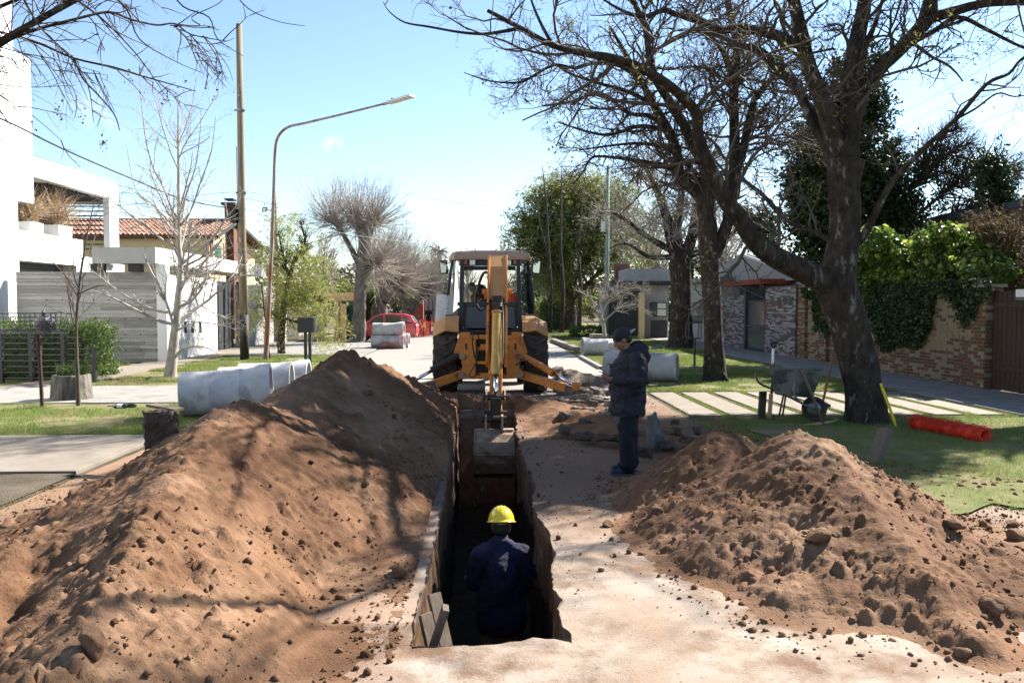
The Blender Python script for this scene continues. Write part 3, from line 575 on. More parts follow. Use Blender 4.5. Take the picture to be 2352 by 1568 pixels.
lawn('lawn', 4.28, 9.33, 7.3, 13.3, .012, lawnm, 500, .55); lawn('bare_soil', 3.45, 4.9, 7.0, 13.3, -.006, MATS['soil'], 509); lawn('bare_soil', 3.45, 9.33, -1, 8.3, -.003, mat('dry_dirt', (.46,.34,.25), (.34,.235,.165), 2.2, .95, .9, 40, c3=(.25,.16,.11), s3=1.4, t3=(.48,.62)), 508); lawn('lawn', 3.55, 9.33, 17.7, 45, .012, lawnm, 501)
lawn('lawn', -9.88, RL-.1, 11.92, 15.88, .006, lawnm, 502); lawn('lawn', -9.88, RL-.1, 19.22, 30.5, .006, lawnm, 503); lawn('lawn', -9.88, RL-.1, -2, 9.28, .004, groundm, 504)
lawn('lawn', -22, -11.5, 12, 26.9, .006, lawnm, 505); lawn('lawn', 5, 16, 45, 90, .012, lawnm, 506); lawn('lawn', -12, -5, 54, 90, .012, lawnm, 507)
def grass(name, x0, x1, y0, y1, n, hgt, wid, m, seed, z=.0, mask=None):
    g = np.random.RandomState(seed); X = g.uniform(x0,x1,n); Y = y0+(y1-y0)*g.rand(n)**1.25
    d = fbm(X*.9,Y*.9,seed)+.35*fbm(X*4,Y*4,seed+1); ok = d > (-.02 if x0 < 0 else -.2)+.35*(g.rand(n)-.5)
    if mask is not None: ok &= mask(X, Y, g.rand(n))
    X, Y = X[ok], Y[ok]; n = len(X); sc = np.clip(Y/14, .5, 2.2)
    a = g.uniform(0,6.28,n); h = hgt*(.5+g.rand(n))*(1+.6*d[ok]); w = wid*sc; lean = h*.8*g.uniform(.2,1,n); b = g.uniform(0,6.28,n)
    A = np.stack([X-np.cos(a)*w, Y-np.sin(a)*w, np.full(n,z)], -1); B = np.stack([X+np.cos(a)*w, Y+np.sin(a)*w, np.full(n,z)], -1); T = np.stack([X+np.cos(b)*lean, Y+np.sin(b)*lean, z+h], -1)
    V = np.stack([A,B,T],1).reshape(-1,3); return link(name, arr_mesh(name, V, np.arange(n*3).reshape(-1,3), m), kind='stuff')
drvmask = lambda X,Y,r: ((X-3.62)%.72 > .52)
grass('grass', 3.5, 9.3, 6.6, 13.6, 110000, .042, .0042, grassm, 601, mask=lambda X,Y,r: ((X-3.5)*.9+(Y-7.4)*.55+1.2*fbm(X*.8,Y*.8,44) > 1.1+r*.8))
grass('grass', 3.6, 9.3, 13.6, 17.6, 60000, .04, .005, grassm, 602, z=.0, mask=drvmask)
grass('grass', 3.7, 9.3, 17.6, 32, 90000, .045, .0045, grassm, 603, z=.01)
grass('grass', -9.8, -4.75, 11.95, 15.85, 60000, .045, .0042, grassm, 604, mask=lambda X,Y,r: r < np.clip(1.35-(12.6-Y)*.8,0,1))
grass('grass', -9.8, -4.75, 19.3, 24.0, 34000, .035, .004, grass_dry, 605)
grass('grass', -9.8, -4.75, 23.5, 30.4, 60000, .06, .0045, grassm, 606)
grass('grass', -9.8, -3.9, 5, 9.2, 26000, .02, .0035, grass_dry, 607)
grass('grass', -16, -11.6, 16, 26.5, 40000, .12, .005, grassm, 608)
grass('grass', 3.7, 9.3, 32, 60, 30000, .07, .008, grassm, 609, z=.01)
# ================================================================ HOUSES ON THE LEFT
WX = -13.0
def zat(dx, dy, X): return AX(dx, dy, X).z
def yat(dx, dy, X): return AX(dx, dy, X).y
# --- big white modern house
WX = -16.0
h = thing('white_house', (-18, 26, 0), 'big white modern house with balcony planters and louvred frame at left edge', 'house')
ya, yb = yat(76,357,WX), yat(271,430,WX)             # near and far ends of the portal frame
y36, y189 = yat(36,455,WX), yat(189,554,WX)
z_top = zat(76,357,WX); z464 = zat(50,462,WX); zbt, zbb = zat(36,527,WX), zat(38,597,WX)
mb = MB(); mb.bb(-26, WX, 9, yat(30,110,WX), 0, zat(30,20,WX)+2.2); mb.build('tower_wall', whitem, h)
mb = MB(); mb.bb(-25.9, WX-.01, yat(30,110,WX), ya, z464, zat(52,128,WX)); mb.build('upper_wall', whitem, h)
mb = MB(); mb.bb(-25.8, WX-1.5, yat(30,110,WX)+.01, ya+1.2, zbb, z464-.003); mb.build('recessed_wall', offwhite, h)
mb = MB(); mb.bb(WX-3, WX, ya-.3, yb, z_top-.74, z_top); mb.build('portal_frame', whitem, h)
mb = MB(); mb.bb(WX-.26, WX-.005, yb-.85, yb-.002, zbb+.2, z_top-.74); mb.build('portal_post', whitem, h)
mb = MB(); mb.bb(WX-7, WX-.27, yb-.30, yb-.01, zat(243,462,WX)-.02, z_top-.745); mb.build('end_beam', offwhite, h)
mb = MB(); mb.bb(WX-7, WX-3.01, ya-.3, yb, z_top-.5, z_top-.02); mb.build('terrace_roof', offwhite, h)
mb = MB(); mb.bb(WX-4.4, WX-4.3, ya+.1, ya+1.5, zbt, z_top-.75); mb.build('window', greyglass, h)
mb = MB(); mb.bb(WX-6, WX-1.45, ya+1.22, ya+1.3, zbt, z_top-.76); mb.build('window_wall', mat('pale_glass_wall',(.50,.53,.52),(.45,.48,.47),2,.3,0), h)
for i in range(16):
    mb = MB(); y = ya+1.5+i*.30; mb.bb(WX-3, WX-.3, y, y+.14, z_top-.84, z_top-.76); mb.build('soffit_slat', gatem, h)
for i in range(10):
    mb = MB(); z = zat(243,462,WX)-.12-i*.205; mb.bb(WX-6, WX-.27, yb-.32, yb-.27, z-.028, z+.028); mb.build('louvre', darkmetal, h)
mb = MB(); mb.bb(WX-3, WX+.02, y36, y189, zbb, zbt); mb.build('balcony_band', whitem, h)
mb = MB(); mb.bb(WX-3, WX-.25, y189+.002, yb+1.0, zbb-.25, zbb+.42); mb.build('lower_band', whitem, h)
mb = MB(); mb.bb(WX-.9, WX-.02, 8.9, YW0-.02 if (YW0 := G(370,832).y) else 0, 0, zbb-.002); mb.build('lower_wall', whitem, h)
y0 = YW0+.4; sh = MB(); sh.bb(WX-.9, WX-.8, y0, y0+5.2, 0, zbb-.01); gd = sh.build('garage_door', gatem, h)
for i in range(18):
    mb = MB(); z = zbb-.02-i*.19; mb.bb(WX-.8, WX-.76, y0+.02, y0+5.18, z-.165, z); mb.build('panel', galv, gd)
mb = MB(); mb.bb(WX-.7, WX-.05, y0+5.2, y0+6.1, 0, zbb-.255); mb.build('pillar', whitem, h)
def pampas(name, x, y, z, s, seed, label, grp=None):
    t = thing(name, (x,y,z), label, 'planter', grp); mb = MB(); mb.box((x,y,z+.19*s), (.85*s,.85*s,.38*s), taper=(1.05,1.05)); mb.build('pot', whitem, t, bevel=.01)
    g = np.random.RandomState(seed); n = 480; st = np.zeros((n,3))+np.array((x,y,z+.36*s))+g.randn(n,3)*np.array((.16,.16,.01))*s; a = g.uniform(0,6.28,n); e = np.radians(g.uniform(48,88,n))
    di = np.stack([np.cos(a)*np.cos(e), np.sin(a)*np.cos(e), np.sin(e)], -1); P, R = grow(st, di, g.uniform(.6,1.5,n)*s, np.full(n,.011), 7, .05, -.17, .5, g); put('leaf_blades', tubes(P,R,3), straw, t, kind='stuff')
p = AX(56,520,WX-.5); pampas('planter', p.x, p.y, zbt, 1.0, 1, 'square white planter of dry pampas grass, nearer the camera on the balcony')
p = AX(110,520,WX-.5); pampas('planter', p.x, p.y+.3, zbt, 1.15, 2, 'square white planter of dry pampas grass beside the louvred opening')

# --- board-marked concrete wall facing the camera
YW = G(370,832).y; XW0 = AY(38,700,YW).x+.5; XW1 = AY(371,700,YW).x; ZW = AY(300,624,YW).z
w = MB(); w.bb(XW0-.5, XW1-.01, YW+.05, YW+.25, 0, ZW-.01); w = w.build('board_concrete_wall', boardm[1]); tag(w, 'grey concrete wall with horizontal board marks behind the hedge', 'wall')
rows = 26; hh = ZW/rows; meshes = {}
for r in range(rows):
    x = XW0-.5
    while x < XW1-.01:
        L = rnd.uniform(1.2, 3.0); x2 = min(x+L, XW1)
        if XW1-x2 < .5: x2 = XW1
        mb = MB(); mb.box(((x+x2)/2, YW+.03-rnd.uniform(0,.012), (r+.5)*hh), (x2-x-.008, .04, hh-.007)); mb.build('board', boardm[rnd.choice([0,0,1,1,2]) if r < 20 else rnd.choice([1,2,2])], w); x = x2
for r in (3.5, 8, 12.5, 18):
    for i in range(8):
        x = XW0+.5+i*(XW1-XW0-.7)/7; mb = MB(); mb.tube([(x,YW+.0,r*hh),(x,YW-.006,r*hh)], .022, 8); mb.build('tie_hole', blackm, w)
# --- canopy: long white beam box along the street
c = MB(); zb, zt = AY(300,606,YW).z, AY(300,569,YW).z; XB = XW1-.05; yend = yat(611,625,XB)
c.bb(AY(211,590,YW-.3).x, XB-.01, YW-.3, YW+.2, zb, zt); c = c.build('entrance_canopy', offwhite); tag(c, 'long white concrete canopy beam above the entrance and grey gate', 'canopy')
mb = MB(); mb.bb(XB-1.6, XB, YW-.29, yend, zb+.02, zt); mb.build('side_beam', whitem, c)
for dx in (224, 311):
    mb = MB(); x = AY(dx,610,YW-.1).x; mb.bb(x-.2, x+.2, YW-.2, YW+.1, ZW, zb); mb.build('bracket', blackm, c)
# --- white wall, gate, wall beyond (facing the street)
XWW = XW1+.05
yA, yB, yC, yD = YW+.3, yat(498,700,XWW), yat(556,700,XWW), yend
ZT = zb-.35
w = MB(); w.bb(XWW-.3, XWW, yA, yB, 0, ZT); w = w.build('white_garden_wall', whitem); tag(w, 'bright white garden wall behind the bare pale tree', 'wall')
for dx in (425, 441, 459):
    y = yat(dx,700,XWW); mb = MB(); mb.bb(XWW-.02, XWW+.012, y-.12, y+.12, zat(dx,752,XWW)-.2, zat(dx,752,XWW)+.22); mb.build('opening', blackm, w)
mb = MB(); mb.bb(XWW-.2, XWW+.13, YW-.02, YW+.28, 0, zb-.01); mb.build('corner_pier', whitem, w)
gt = MB(); gt.bb(XWW-.5, XWW-.42, yB, yC, .04, ZT-.02); gt = gt.build('grey_gate', darkmetal); tag(gt, 'dark grey panelled gate beside the white garden wall', 'gate')
n = 5
for i in range(n):
    a = yB+(yC-yB)*i/n; b = yB+(yC-yB)*(i+1)/n; mb = MB(); mb.bb(XWW-.42, XWW-.39, a+.05, b-.05, .06, ZT-.05); mb.build('panel', gatem, gt)
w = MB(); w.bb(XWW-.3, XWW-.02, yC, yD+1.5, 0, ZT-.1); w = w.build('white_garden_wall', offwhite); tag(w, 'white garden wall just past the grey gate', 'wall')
mb = MB(); mb.bb(XWW-.25, XWW+.06, yC+.001, yC+.3, 0, ZT); mb.build('post', blackm, w)

# --- tiled house behind
XH = -14.2; h = thing('tiled_house', (-20, 46, 0), 'cream house with terracotta tiled roof and green shutters behind the canopy', 'house')
y0h, y1h = yat(501,538,XH), yat(610,570,XH); ym = yat(546,510,XH); ze = zat(501,540,XH); zr = zat(546,508,XH); ze2 = zat(606,568,XH)
ow = .35
w = MB(); w.prism([(y0h+ow,0),(y1h-ow,0),(y1h-ow,ze2-.15),(ym,zr-.2),(y0h+ow,ze-.15)], XH-22, XH-.6, 'x'); w.build('wall', creamm, h)
for (yc, dx) in ((yat(524,590,XH), 524), (yat(577,600,XH), 577)):
    zc = zat(dx, 588 if dx == 524 else 600, XH); mb = MB(); mb.bb(XH-.62, XH-.55, yc-.75, yc+.75, zc-.75, zc+.75); f = mb.build('window', creamm, h)
    for i in range(10):
        mb = MB(); z = zc-.62+i*.13; mb.bb(XH-.56, XH-.53, yc-.6, yc+.6, z-.055, z+.055); mb.build('shutter_slat', shutterm, f)
    for sy in (-1,1):
        mb = MB(); mb.bb(XH-.60, XH-.545, yc+sy*.95-.2, yc+sy*.95+.2, zc-.75, zc+.8); mb.build('brick_trim', brickm[1], h)
mb = MB(); mb.bb(XH-.61, XH-.56, y0h+1.0, y1h-1, ze-.75, ze-.60); mb.build('brick_band', brickm[1], h)
mb = MB(); yc = yat(550,600,XH); mb.bb(XH-.7, XH-.2, yc-.35, yc+.35, 0, zr+.9); ch = mb.build('chimney', brickm[1], h)
mb = MB(); mb.bb(XH-.85, XH-.05, yc-.5, yc+.5, zr+.9, zr+1.05); mb.bb(XH-.7,XH-.2,yc-.35,yc+.35,zr+1.2,zr+1.3); mb.build('cap', gatem, ch)
def tiled(parent, x0, x1, yl, zl, yr_, zr_, tag_='roof'):   # roof plane from eave (yl,zl) to ridge (yr_,zr_) between x0 and x1, barrel tiles in courses
    base = MB(); d = Vector((0,yr_-yl,zr_-zl)); L = d.length; u = d/L; nn = Vector((1,0,0)).cross(u); nn = nn if nn.z > 0 else -nn
    base.add([Vector((x0,yl,zl)),Vector((x1,yl,zl)),Vector((x1,yr_,zr_)),Vector((x0,yr_,zr_))]+[Vector((x0,yl,zl))-nn*.1,Vector((x1,yl,zl))-nn*.1,Vector((x1,yr_,zr_))-nn*.1,Vector((x0,yr_,zr_))-nn*.1], [(0,1,2,3),(7,6,5,4),(0,4,5,1),(1,5,6,2),(3,2,6,7),(0,3,7,4)])
    rf = base.build('roof', tilem[2], parent); rows = int(L/.36); cols = int((x1-x0)/.24); mb = MB(); pitch = (x1-x0)/cols
    for r in range(rows):
        for cidx in range(cols):
            o_ = Vector((x0+(cidx+.5)*pitch, yl, zl))+u*(L*r/rows)+nn*rnd.uniform(.0,.02); a = []; hh_ = L/rows*1.12
            for (t, rr) in ((0,.105),(hh_,.085)):
                for k_ in range(5):
                    an = math.pi*k_/4; a.append(o_+u*t+Vector((1,0,0))*rr*math.cos(an)+nn*(rr*math.sin(an)*.9+(.035 if t == 0 else 0)))
            mb.add(a, [(i,i+1,6+i,5+i) for i in range(4)]+[(4,3,2,1,0)], rnd.choice([0,0,1,1,1,2]))
    mb.build('tiles', tilem, rf, kind='stuff'); return rf
tiled(h, XH-19, XH, y0h-.1, ze-.05, ym, zr)
tiled(h, XH-19, XH, y1h+.1, ze2-.05, ym, zr)
mb = MB(); mb.tube([(XH-19,ym,zr+.03),(XH,ym,zr+.03)], .12, 8); mb.build('ridge_tiles', tilem[1], h)
for (a,b) in (((XH+.01,y0h-.1,ze-.1),(XH+.01,ym,zr-.05)),((XH+.01,ym,zr-.05),(XH+.01,y1h+.1,ze2-.1))):
    mb = MB(); mb.bar(a,b,.05,.16); mb.build('barge_board', darkmetal, h)
# --- cream porch and green door beyond
XP = G(757,785).x; YP = G(812,785).y
p = thing('cream_porch', (-11, 45, 0), 'ochre porch with flat roof and pillars beside green door', 'porch')
yp0 = yat(718,780,-10.2); 
q = lambda dx,dy: D(dx,dy,44)
def dbox(x0,y0,x1,y1,d,th,name,m,parent,**k):       # a box standing at distance d whose face spans the given reading
    a = D(x0,y1,d); b = D(x1,y0,d); mb = MB(); mb.bb(a.x,b.x,a.y,a.y+th,a.z,b.z); return mb.build(name,m,parent,**k)
dbox(730,672,813,690,44,3,'roof',yellowr,p); dbox(736,690,742,785,44.1,.4,'pillar',yellowr,p); dbox(768,690,778,785,44.1,.4,'pillar',yellowr,p); dbox(781,698,793,785,44.2,.4,'pillar',yellowr,p)
dbox(716,700,740,785,45,.3,'wall',offwhite,p)
gd = dbox(790,700,812,785,46,.1,'green_door',greendoor,None); tag(gd,'green double door beside ochre porch','door'); dbox(800,702,801.5,784,45.98,.02,'gap',blackm,gd)
# white railings
f = thing('white_fence', (-10, 38, 0), 'white metal railing fence behind the feathery green tree', 'fence')
for i in range(34):
    X = -10.6; y = 42.5+i*.22; mb = MB(); mb.tube([(X,y,.1),(X,y,1.9)],.018,5); mb.build('bar', whitem, f)
for z in (.25,1.75): 
    mb = MB(); mb.bb(-10.63,-10.57,42.4,50,z-.02,z+.02); mb.build('rail', whitem, f)
mb = MB(); mb.bb(-10.8,-10.4,42.0,42.4,0,2.2); mb.build('post', whitem, f)

# ================================================================ WALLS AND HOUSES ON THE RIGHT
XR = 11.45
yg0, yg1 = G(2290,897).y, G(1842,826).y
ZB = AX(1850,672,XR).z; ZB = 2.35
bw = MB(); bw.bb(XR+.02, XR+.22, yg0, yg1, 0, ZB); bw = bw.build('brick_garden_wall', mortarm); tag(bw, 'old tan and red brick garden wall hung with ivy', 'wall')
def bricks(wall, X, y0, y1, z0, z1, bl, bh, joint, mats, cap, seed, nx=-1, face='x', proud=.02):
    g = random.Random(seed); rows = int((z1-z0)/(bh+joint)); cells = []
    for r in range(rows):
        y = y0-(g.random()*bl if r % 2 else 0)
        while y < y1:
            L = bl*g.uniform(.92,1.06); a = max(y,y0); b = min(y+L,y1)
            if b-a > .05: cells.append((a,b,z0+r*(bh+joint)+joint/2))
            y += L+joint
    mp = [MB() for _ in range(1)]
    me = []
    for m_ in mats:
        mb = MB(); mb.box((0,0,0),(1,1,1)); me.append(arr_mesh('brick', np.concatenate(mb.V), mb.F, m_))
    cells.sort(key=lambda c: c[0]-.001*c[2]); rest = MB()
    pk = lambda z: g.choices(range(len(mats)), weights=[(4 if z > z0+.8 else 1.6)]+[1.3 if z < z0+1.0 else .25]+[1]*(len(mats)-2))[0]
    for i, (a,b,z) in enumerate(cells):
        pr = proud*g.uniform(.5,1.2); k_ = pk(z)
        if i < cap:
            o = link('brick', me[k_], wall); o.location = (X+nx*(pr/2), (a+b)/2, z+bh/2); o.scale = (pr, b-a, bh*g.uniform(.92,1.02))
        else: rest.box((X+nx*(pr/2),(a+b)/2,z+bh/2),(pr,b-a,bh),mi=k_)
    if rest.n: rest.build('bricks_beyond', mats, wall, kind='stuff')
bricks(bw, XR+.02, yg0+.9, yg1, 0, ZB, .24, .065, .016, brickm, 300, 3)
for (y0,y1,zt) in ((yg0,yg0+.85,2.35),(yg1-.05,yg1+.55,2.7),(yat(1905,700,XR),yat(1905,700,XR)+.5,2.6)):
    pr_ = MB(); pr_.bb(XR-.10, XR+.3, y0, y1, 0, zt); pr_ = pr_.build('brick_pier', mortarm, bw)
    rb = MB(); nrow = int(zt/.081)
    for r in range(nrow):
        z = r*.081; off = .12*(r%2)
        for yy in np.arange(y0-off, y1, .25):
            a, b = max(yy,y0), min(yy+.235,y1)
            if b-a > .03: rb.box((XR-.11,(a+b)/2,z+.033),(.02,b-a,.065),mi=rnd.choice([0,1,1,2]))
        for xx in (XR-.0, XR+.2): rb.box((xx,y0-.008,z+.033),(.19,.016,.065),mi=rnd.choice([0,1,1,2]))
    rb.build('pier_bricks', brickm, pr_, kind='stuff')
    mb = MB(); mb.bb(XR-.16, XR+.36, y0-.05, y1+.05, zt, zt+.07); mb.build('coping', mortarm, pr_)
# brown timber gate at the right edge
g0 = G(2290,897).y
bg = MB(); bg.bb(XR+.1, XR+.14, g0-4.2, g0-.02, .05, 2.2); bg = bg.build('timber_gate', blackm); tag(bg, 'dark brown timber garage gate of upright boards', 'gate')
for i in range(26):
    y = g0-.02-.16*(i+1); mb = MB(); mb.bb(XR+.06, XR+.1, y+.008, y+.152, .06, 2.25+.0*i); mb.build('board', browngate, bg)
mb = MB(); mb.bb(XR+.03, XR+.06, g0-4.2, g0-.1, .5, .6); mb.bb(XR+.03, XR+.06, g0-4.2, g0-.1, 1.9, 2.0); mb.build('rail', browngate, bg)
# split-brick wall with the entrance door
ys1 = yat(1657,780,XR-.2); yd0, yd1 = yat(1757,760,XR-.2), yat(1714,760,XR-.2); XS = XR-.2; ZS = AX(1800,657,XS).z; ZS2 = AX(1690,678,XS).z
sw = MB(); sw.bb(XS+.02, XS+.25, yg1+.55, yd0, 0, ZS); sw = sw.build('split_brick_wall', stonem[3]); tag(sw, 'grey, red and white split brick wall right of the glazed door', 'wall')
def splitbricks(wall, y0, y1, zt, seed, cap):
    g = random.Random(seed); rows = int(zt/.062); me = []
    for m_ in stonem:
        mb = MB(); mb.box((0,0,0),(1,1,1)); me.append(arr_mesh('brick', np.concatenate(mb.V), mb.F, m_))
    cells = []
    for r in range(rows):
        y = y0
        while y < y1-.05:
            L = min(g.uniform(.18,.5), y1-y); cells.append((y,y+L-.008,r*.062+.004)); y += L
    g.shuffle(cells); rest = MB(); cells.sort(key=lambda c: -(c[1]-c[0]))
    for i,(a,b,z) in enumerate(cells):
        k_ = g.choices(range(4), weights=[4,2.6,1.6,3])[0]; pr = g.uniform(.01,.05)
        if i < cap: o = link('brick', me[k_], wall); o.location = (XS+.02-pr/2,(a+b)/2,z+.028); o.scale = (pr,b-a,.056)
        else: rest.box((XS+.02-pr/2,(a+b)/2,z+.028),(pr,b-a,.056),mi=k_)
    if rest.n: rest.build('small_bricks', stonem, wall, kind='stuff')
splitbricks(sw, yg1+.56, yd0, ZS, 5, 300)
for dx in (1788,1803,1818):
    y = yat(dx,690,XS); mb = MB(); mb.bb(XS-.035, XS+.0, y-.16, y+.1, zat(dx,692,XS)-.13, zat(dx,692,XS)+.16); mb.build('niche', greyglass, sw)
sw2 = MB(); sw2.bb(XS+.02, XS+.25, yd1+.15, ys1, 0, ZS2); sw2 = sw2.build('split_brick_wall', stonem[3]); tag(sw2, 'grey, red and white split brick wall between glazed door and bark-mottled trunk', 'wall')
splitbricks(sw2, yd1+.16, ys1, ZS2, 6, 300)
dr = MB(); dr.bb(XS+.03, XS+.12, yd0+.02, yd1-.05, .05, 2.15); dr = dr.build('entrance_door', darkmetal); tag(dr, 'narrow glazed door in dark frame within split brick wall', 'door')
mb = MB(); mb.bb(XS+.015, XS+.03, yd0+.14, yd1-.2, .15, 1.0); mb.bb(XS+.015, XS+.03, yd0+.14, yd1-.2, 1.12, 2.05); mb.build('glass', greyglass, dr)
mb = MB(); mb.tube([(XS-.03,yd0+.1,1.06),(XS-.03,yd1-.15,1.06)], .02, 8); mb.build('handle', galv, dr)
mb = MB(); mb.bb(XS-.06, XS+.2, yd1-.05, yd1+.2, 0, 2.6); mb.build('door_post', gatem, dr)
# house with red fascia and grey roof behind
h = thing('grey_house', (15, 34, 0), 'blue grey bungalow with grey sheet roof and red fascia behind split brick wall', 'house')
mb = MB(); mb.bb(12.2, 24, 30, 44, 0, 3.0); mb.build('wall', bluegrey, h)
a = AX(1682,655,XS); b = AX(1760,655,XS)
mb = MB(); mb.bb(XS-.35, XS+.9, yd0-.35, yat(1676,665,XS), 2.78, 2.98); mb.build('door_canopy', fasciared, h)
mb = MB(); mb.prism([(30-.5,2.9),(44.5,2.9),(44.5,3.0),(37,4.3),(30-.5,3.0)], 11.9, 24.3, 'x'); mb.build('roof', roofgrey, h)
for i in range(40):
    mb = MB(); x = 12+i*.3; mb.bar((x,29.5,3.02),(x,37,4.32),.05,.05); mb.build('roof_rib', roofgrey, h)
mb = MB(); mb.bb(11.9,12.1,24.5,29.8,2.75,2.95); mb.bb(12.1,16,24.5,29.8,2.85,2.95); mb.build('porch_roof', fasciared, h)
# flat roofed house further on
h = thing('flat_roof_house', (11, 46, 0), 'low beige flat roofed house with dark fascia beyond the thick trunk', 'house')
dbox(1410,650,1535,780,46,6,'wall',offwhite,h); dbox(1405,645,1555,655,45.2,7,'fascia',darkmetal,h); dbox(1440,617,1540,645,47,4,'upper_wall',offwhite,h); dbox(1385,668,1470,770,45.8,.1,'garage_gate',gatem,h)
f = dbox(1494,694,1532,727,45.9,.08,'window',darkmetal,h); dbox(1496,696,1508,725,45.85,.04,'pane',greyglass,f); dbox(1510,696,1530,708,45.85,.04,'pane',lens,f); dbox(1510,710,1530,725,45.85,.04,'pane',lens,f)
dbox(1495,735,1532,782,45.9,.06,'door',gatem,h); dbox(1468,672,1480,780,45.5,.4,'pillar',creamm,h)
mb = MB(); a = D(1431,606,50); mb.bb(a.x-.45,a.x+.45,a.y,a.y+.8,2,a.z); ch = mb.build('chimney', brickm[1], h); mb = MB(); mb.bb(a.x-.55,a.x+.55,a.y-.1,a.y+.9,a.z,a.z+.12); mb.build('cap', mortarm, ch)
h = thing('narrow_house', (11, 42, 0), 'pale narrow house front with dark door left of split brick wall', 'house')
mb = MB(); y0 = ys1+.25; mb.bb(XS, XS+5, y0, y0+6.5, 0, 3.1); mb.build('wall', offwhite, h)
mb = MB(); mb.bb(XS-.02, XS+.05, y0+.6, y0+1.8, 0, 2.2); mb.build('door', darkmetal, h); mb = MB(); mb.bb(XS-.5, XS+5.2, y0-.2, y0+6.8, 3.1, 3.28); mb.build('roof', roofgrey, h)
mb = MB(); mb.bb(XS-.02, XS+.05, y0+3, y0+5, 1, 2.1); mb.build('window', greyglass, h)
# house behind the vine: long wall and parapet at the right
h = thing('rendered_house', (17, 27, 0), 'brown rendered house wall rising behind the vine bush', 'house')
mb = MB(); mb.bb(15.5, 26, 22, 34, 0, AX(2180,505,15.5).z); mb.build('wall', mat('brown_render',(.17,.14,.11),(.12,.10,.08),2,.9,.3), h)
mb = MB(); mb.bb(15.45, 26, 21.9, 34.1, AX(2180,505,15.5).z, AX(2180,500,15.5).z+.12); mb.build('parapet', bluegrey, h)
mb = MB(); y0 = yat(2065,640,15.5) ; mb.bb(15.44, 15.5, 25.0, 26.2, 2.6, 3.5); f = mb.build('window', offwhite, h); mb = MB(); mb.bb(15.42,15.45,25.1,26.1,2.68,3.42); mb.build('pane', greyglass, f)
# ================================================================ TREES AND PLANTS
def L_(spec, K=None):          # spec: list of (dx, dy, depth, width in display px)
    return limb([(D(a,b,d), w*.5*d/1829.3) for (a,b,d,w) in spec], K)
def resample(Q, R, K=9):
    t = np.linspace(0, len(Q)-1, K); i = np.clip(t.astype(int), 0, len(Q)-2); f = (t-i)
    return Q[i]*(1-f[:,None])+Q[i+1]*f[:,None], R[i]*(1-f)+R[i+1]*f
def big_tree(name, base, label, group, trunk, limbs, seed, n1, n2, n3, barkm, twm, pods=0, leafn=0, leafmat=None, l1=(.35,.7), l2=(.35,.7), l3=(.3,.6), up=.04, wig=.2, rf=.5, r3=.005, podsize=.05, minlen=1.2, leafsize=.07, keep=None):
    g = np.random.RandomState(seed); t = thing(name, base, label, 'tree', group)
    if seed == 66: limbs = [(q, r*.58) for q, r in limbs]
    Q, R = trunk; tr = put('trunk', thick(Q, R, 20, .06, seed), barkm, t, True)
    for i, (q, r) in enumerate(limbs): put('limb', thick(q, r, 12, .07, seed+i), barkm, t, True)
    rs = [resample(q, r) for q, r in limbs if np.linalg.norm(np.diff(q,axis=0),axis=1).sum() > minlen]
    P = np.stack([a for a,b in rs]); R = np.stack([b for a,b in rs])
    s = spawn(P, R, n1, l1, (30,75), rf, .12, g, .006); s = (s[0], s[1], np.minimum(s[2], 2.6), np.minimum(s[3], .035))
    P1, R1 = grow(*s, 8, wig, up, .35, g)
    if keep is not None:
        ok = keep(P1); P1, R1 = P1[ok], R1[ok]
    s = spawn(P1, R1, n2, l2, (30,75), .6, .15, g, .005); P2, R2 = grow(*s, 6, wig*1.1, up, .4, g)
    s = spawn(P2, R2, n3, l3, (25,70), .65, .15, g, r3); P3, R3 = grow(*s, 5, wig*1.2, up, .5, g)
    put('branches', merge([tubes(P1,R1,5), tubes(P2,R2,4)]), barkm if twm is None else twm, t, kind='stuff'); put('twigs', tubes(P3,R3,3), twm, t, kind='stuff')
    if pods: 
        i = g.choice(len(P3), pods); c = P3[i,-1]+g.randn(pods,3)*.02; put('seed_pods', leaves(c, podsize, 1.4, g), podm, t, kind='stuff')
    if leafn:
        i = g.choice(len(P3), leafn//14); c = np.repeat(P3[i,-1],14,0)+g.randn(len(i)*14,3)*.09; put('leaves', leaves(c, leafsize, 3, g), leafmat, t, kind='stuff')
    return t
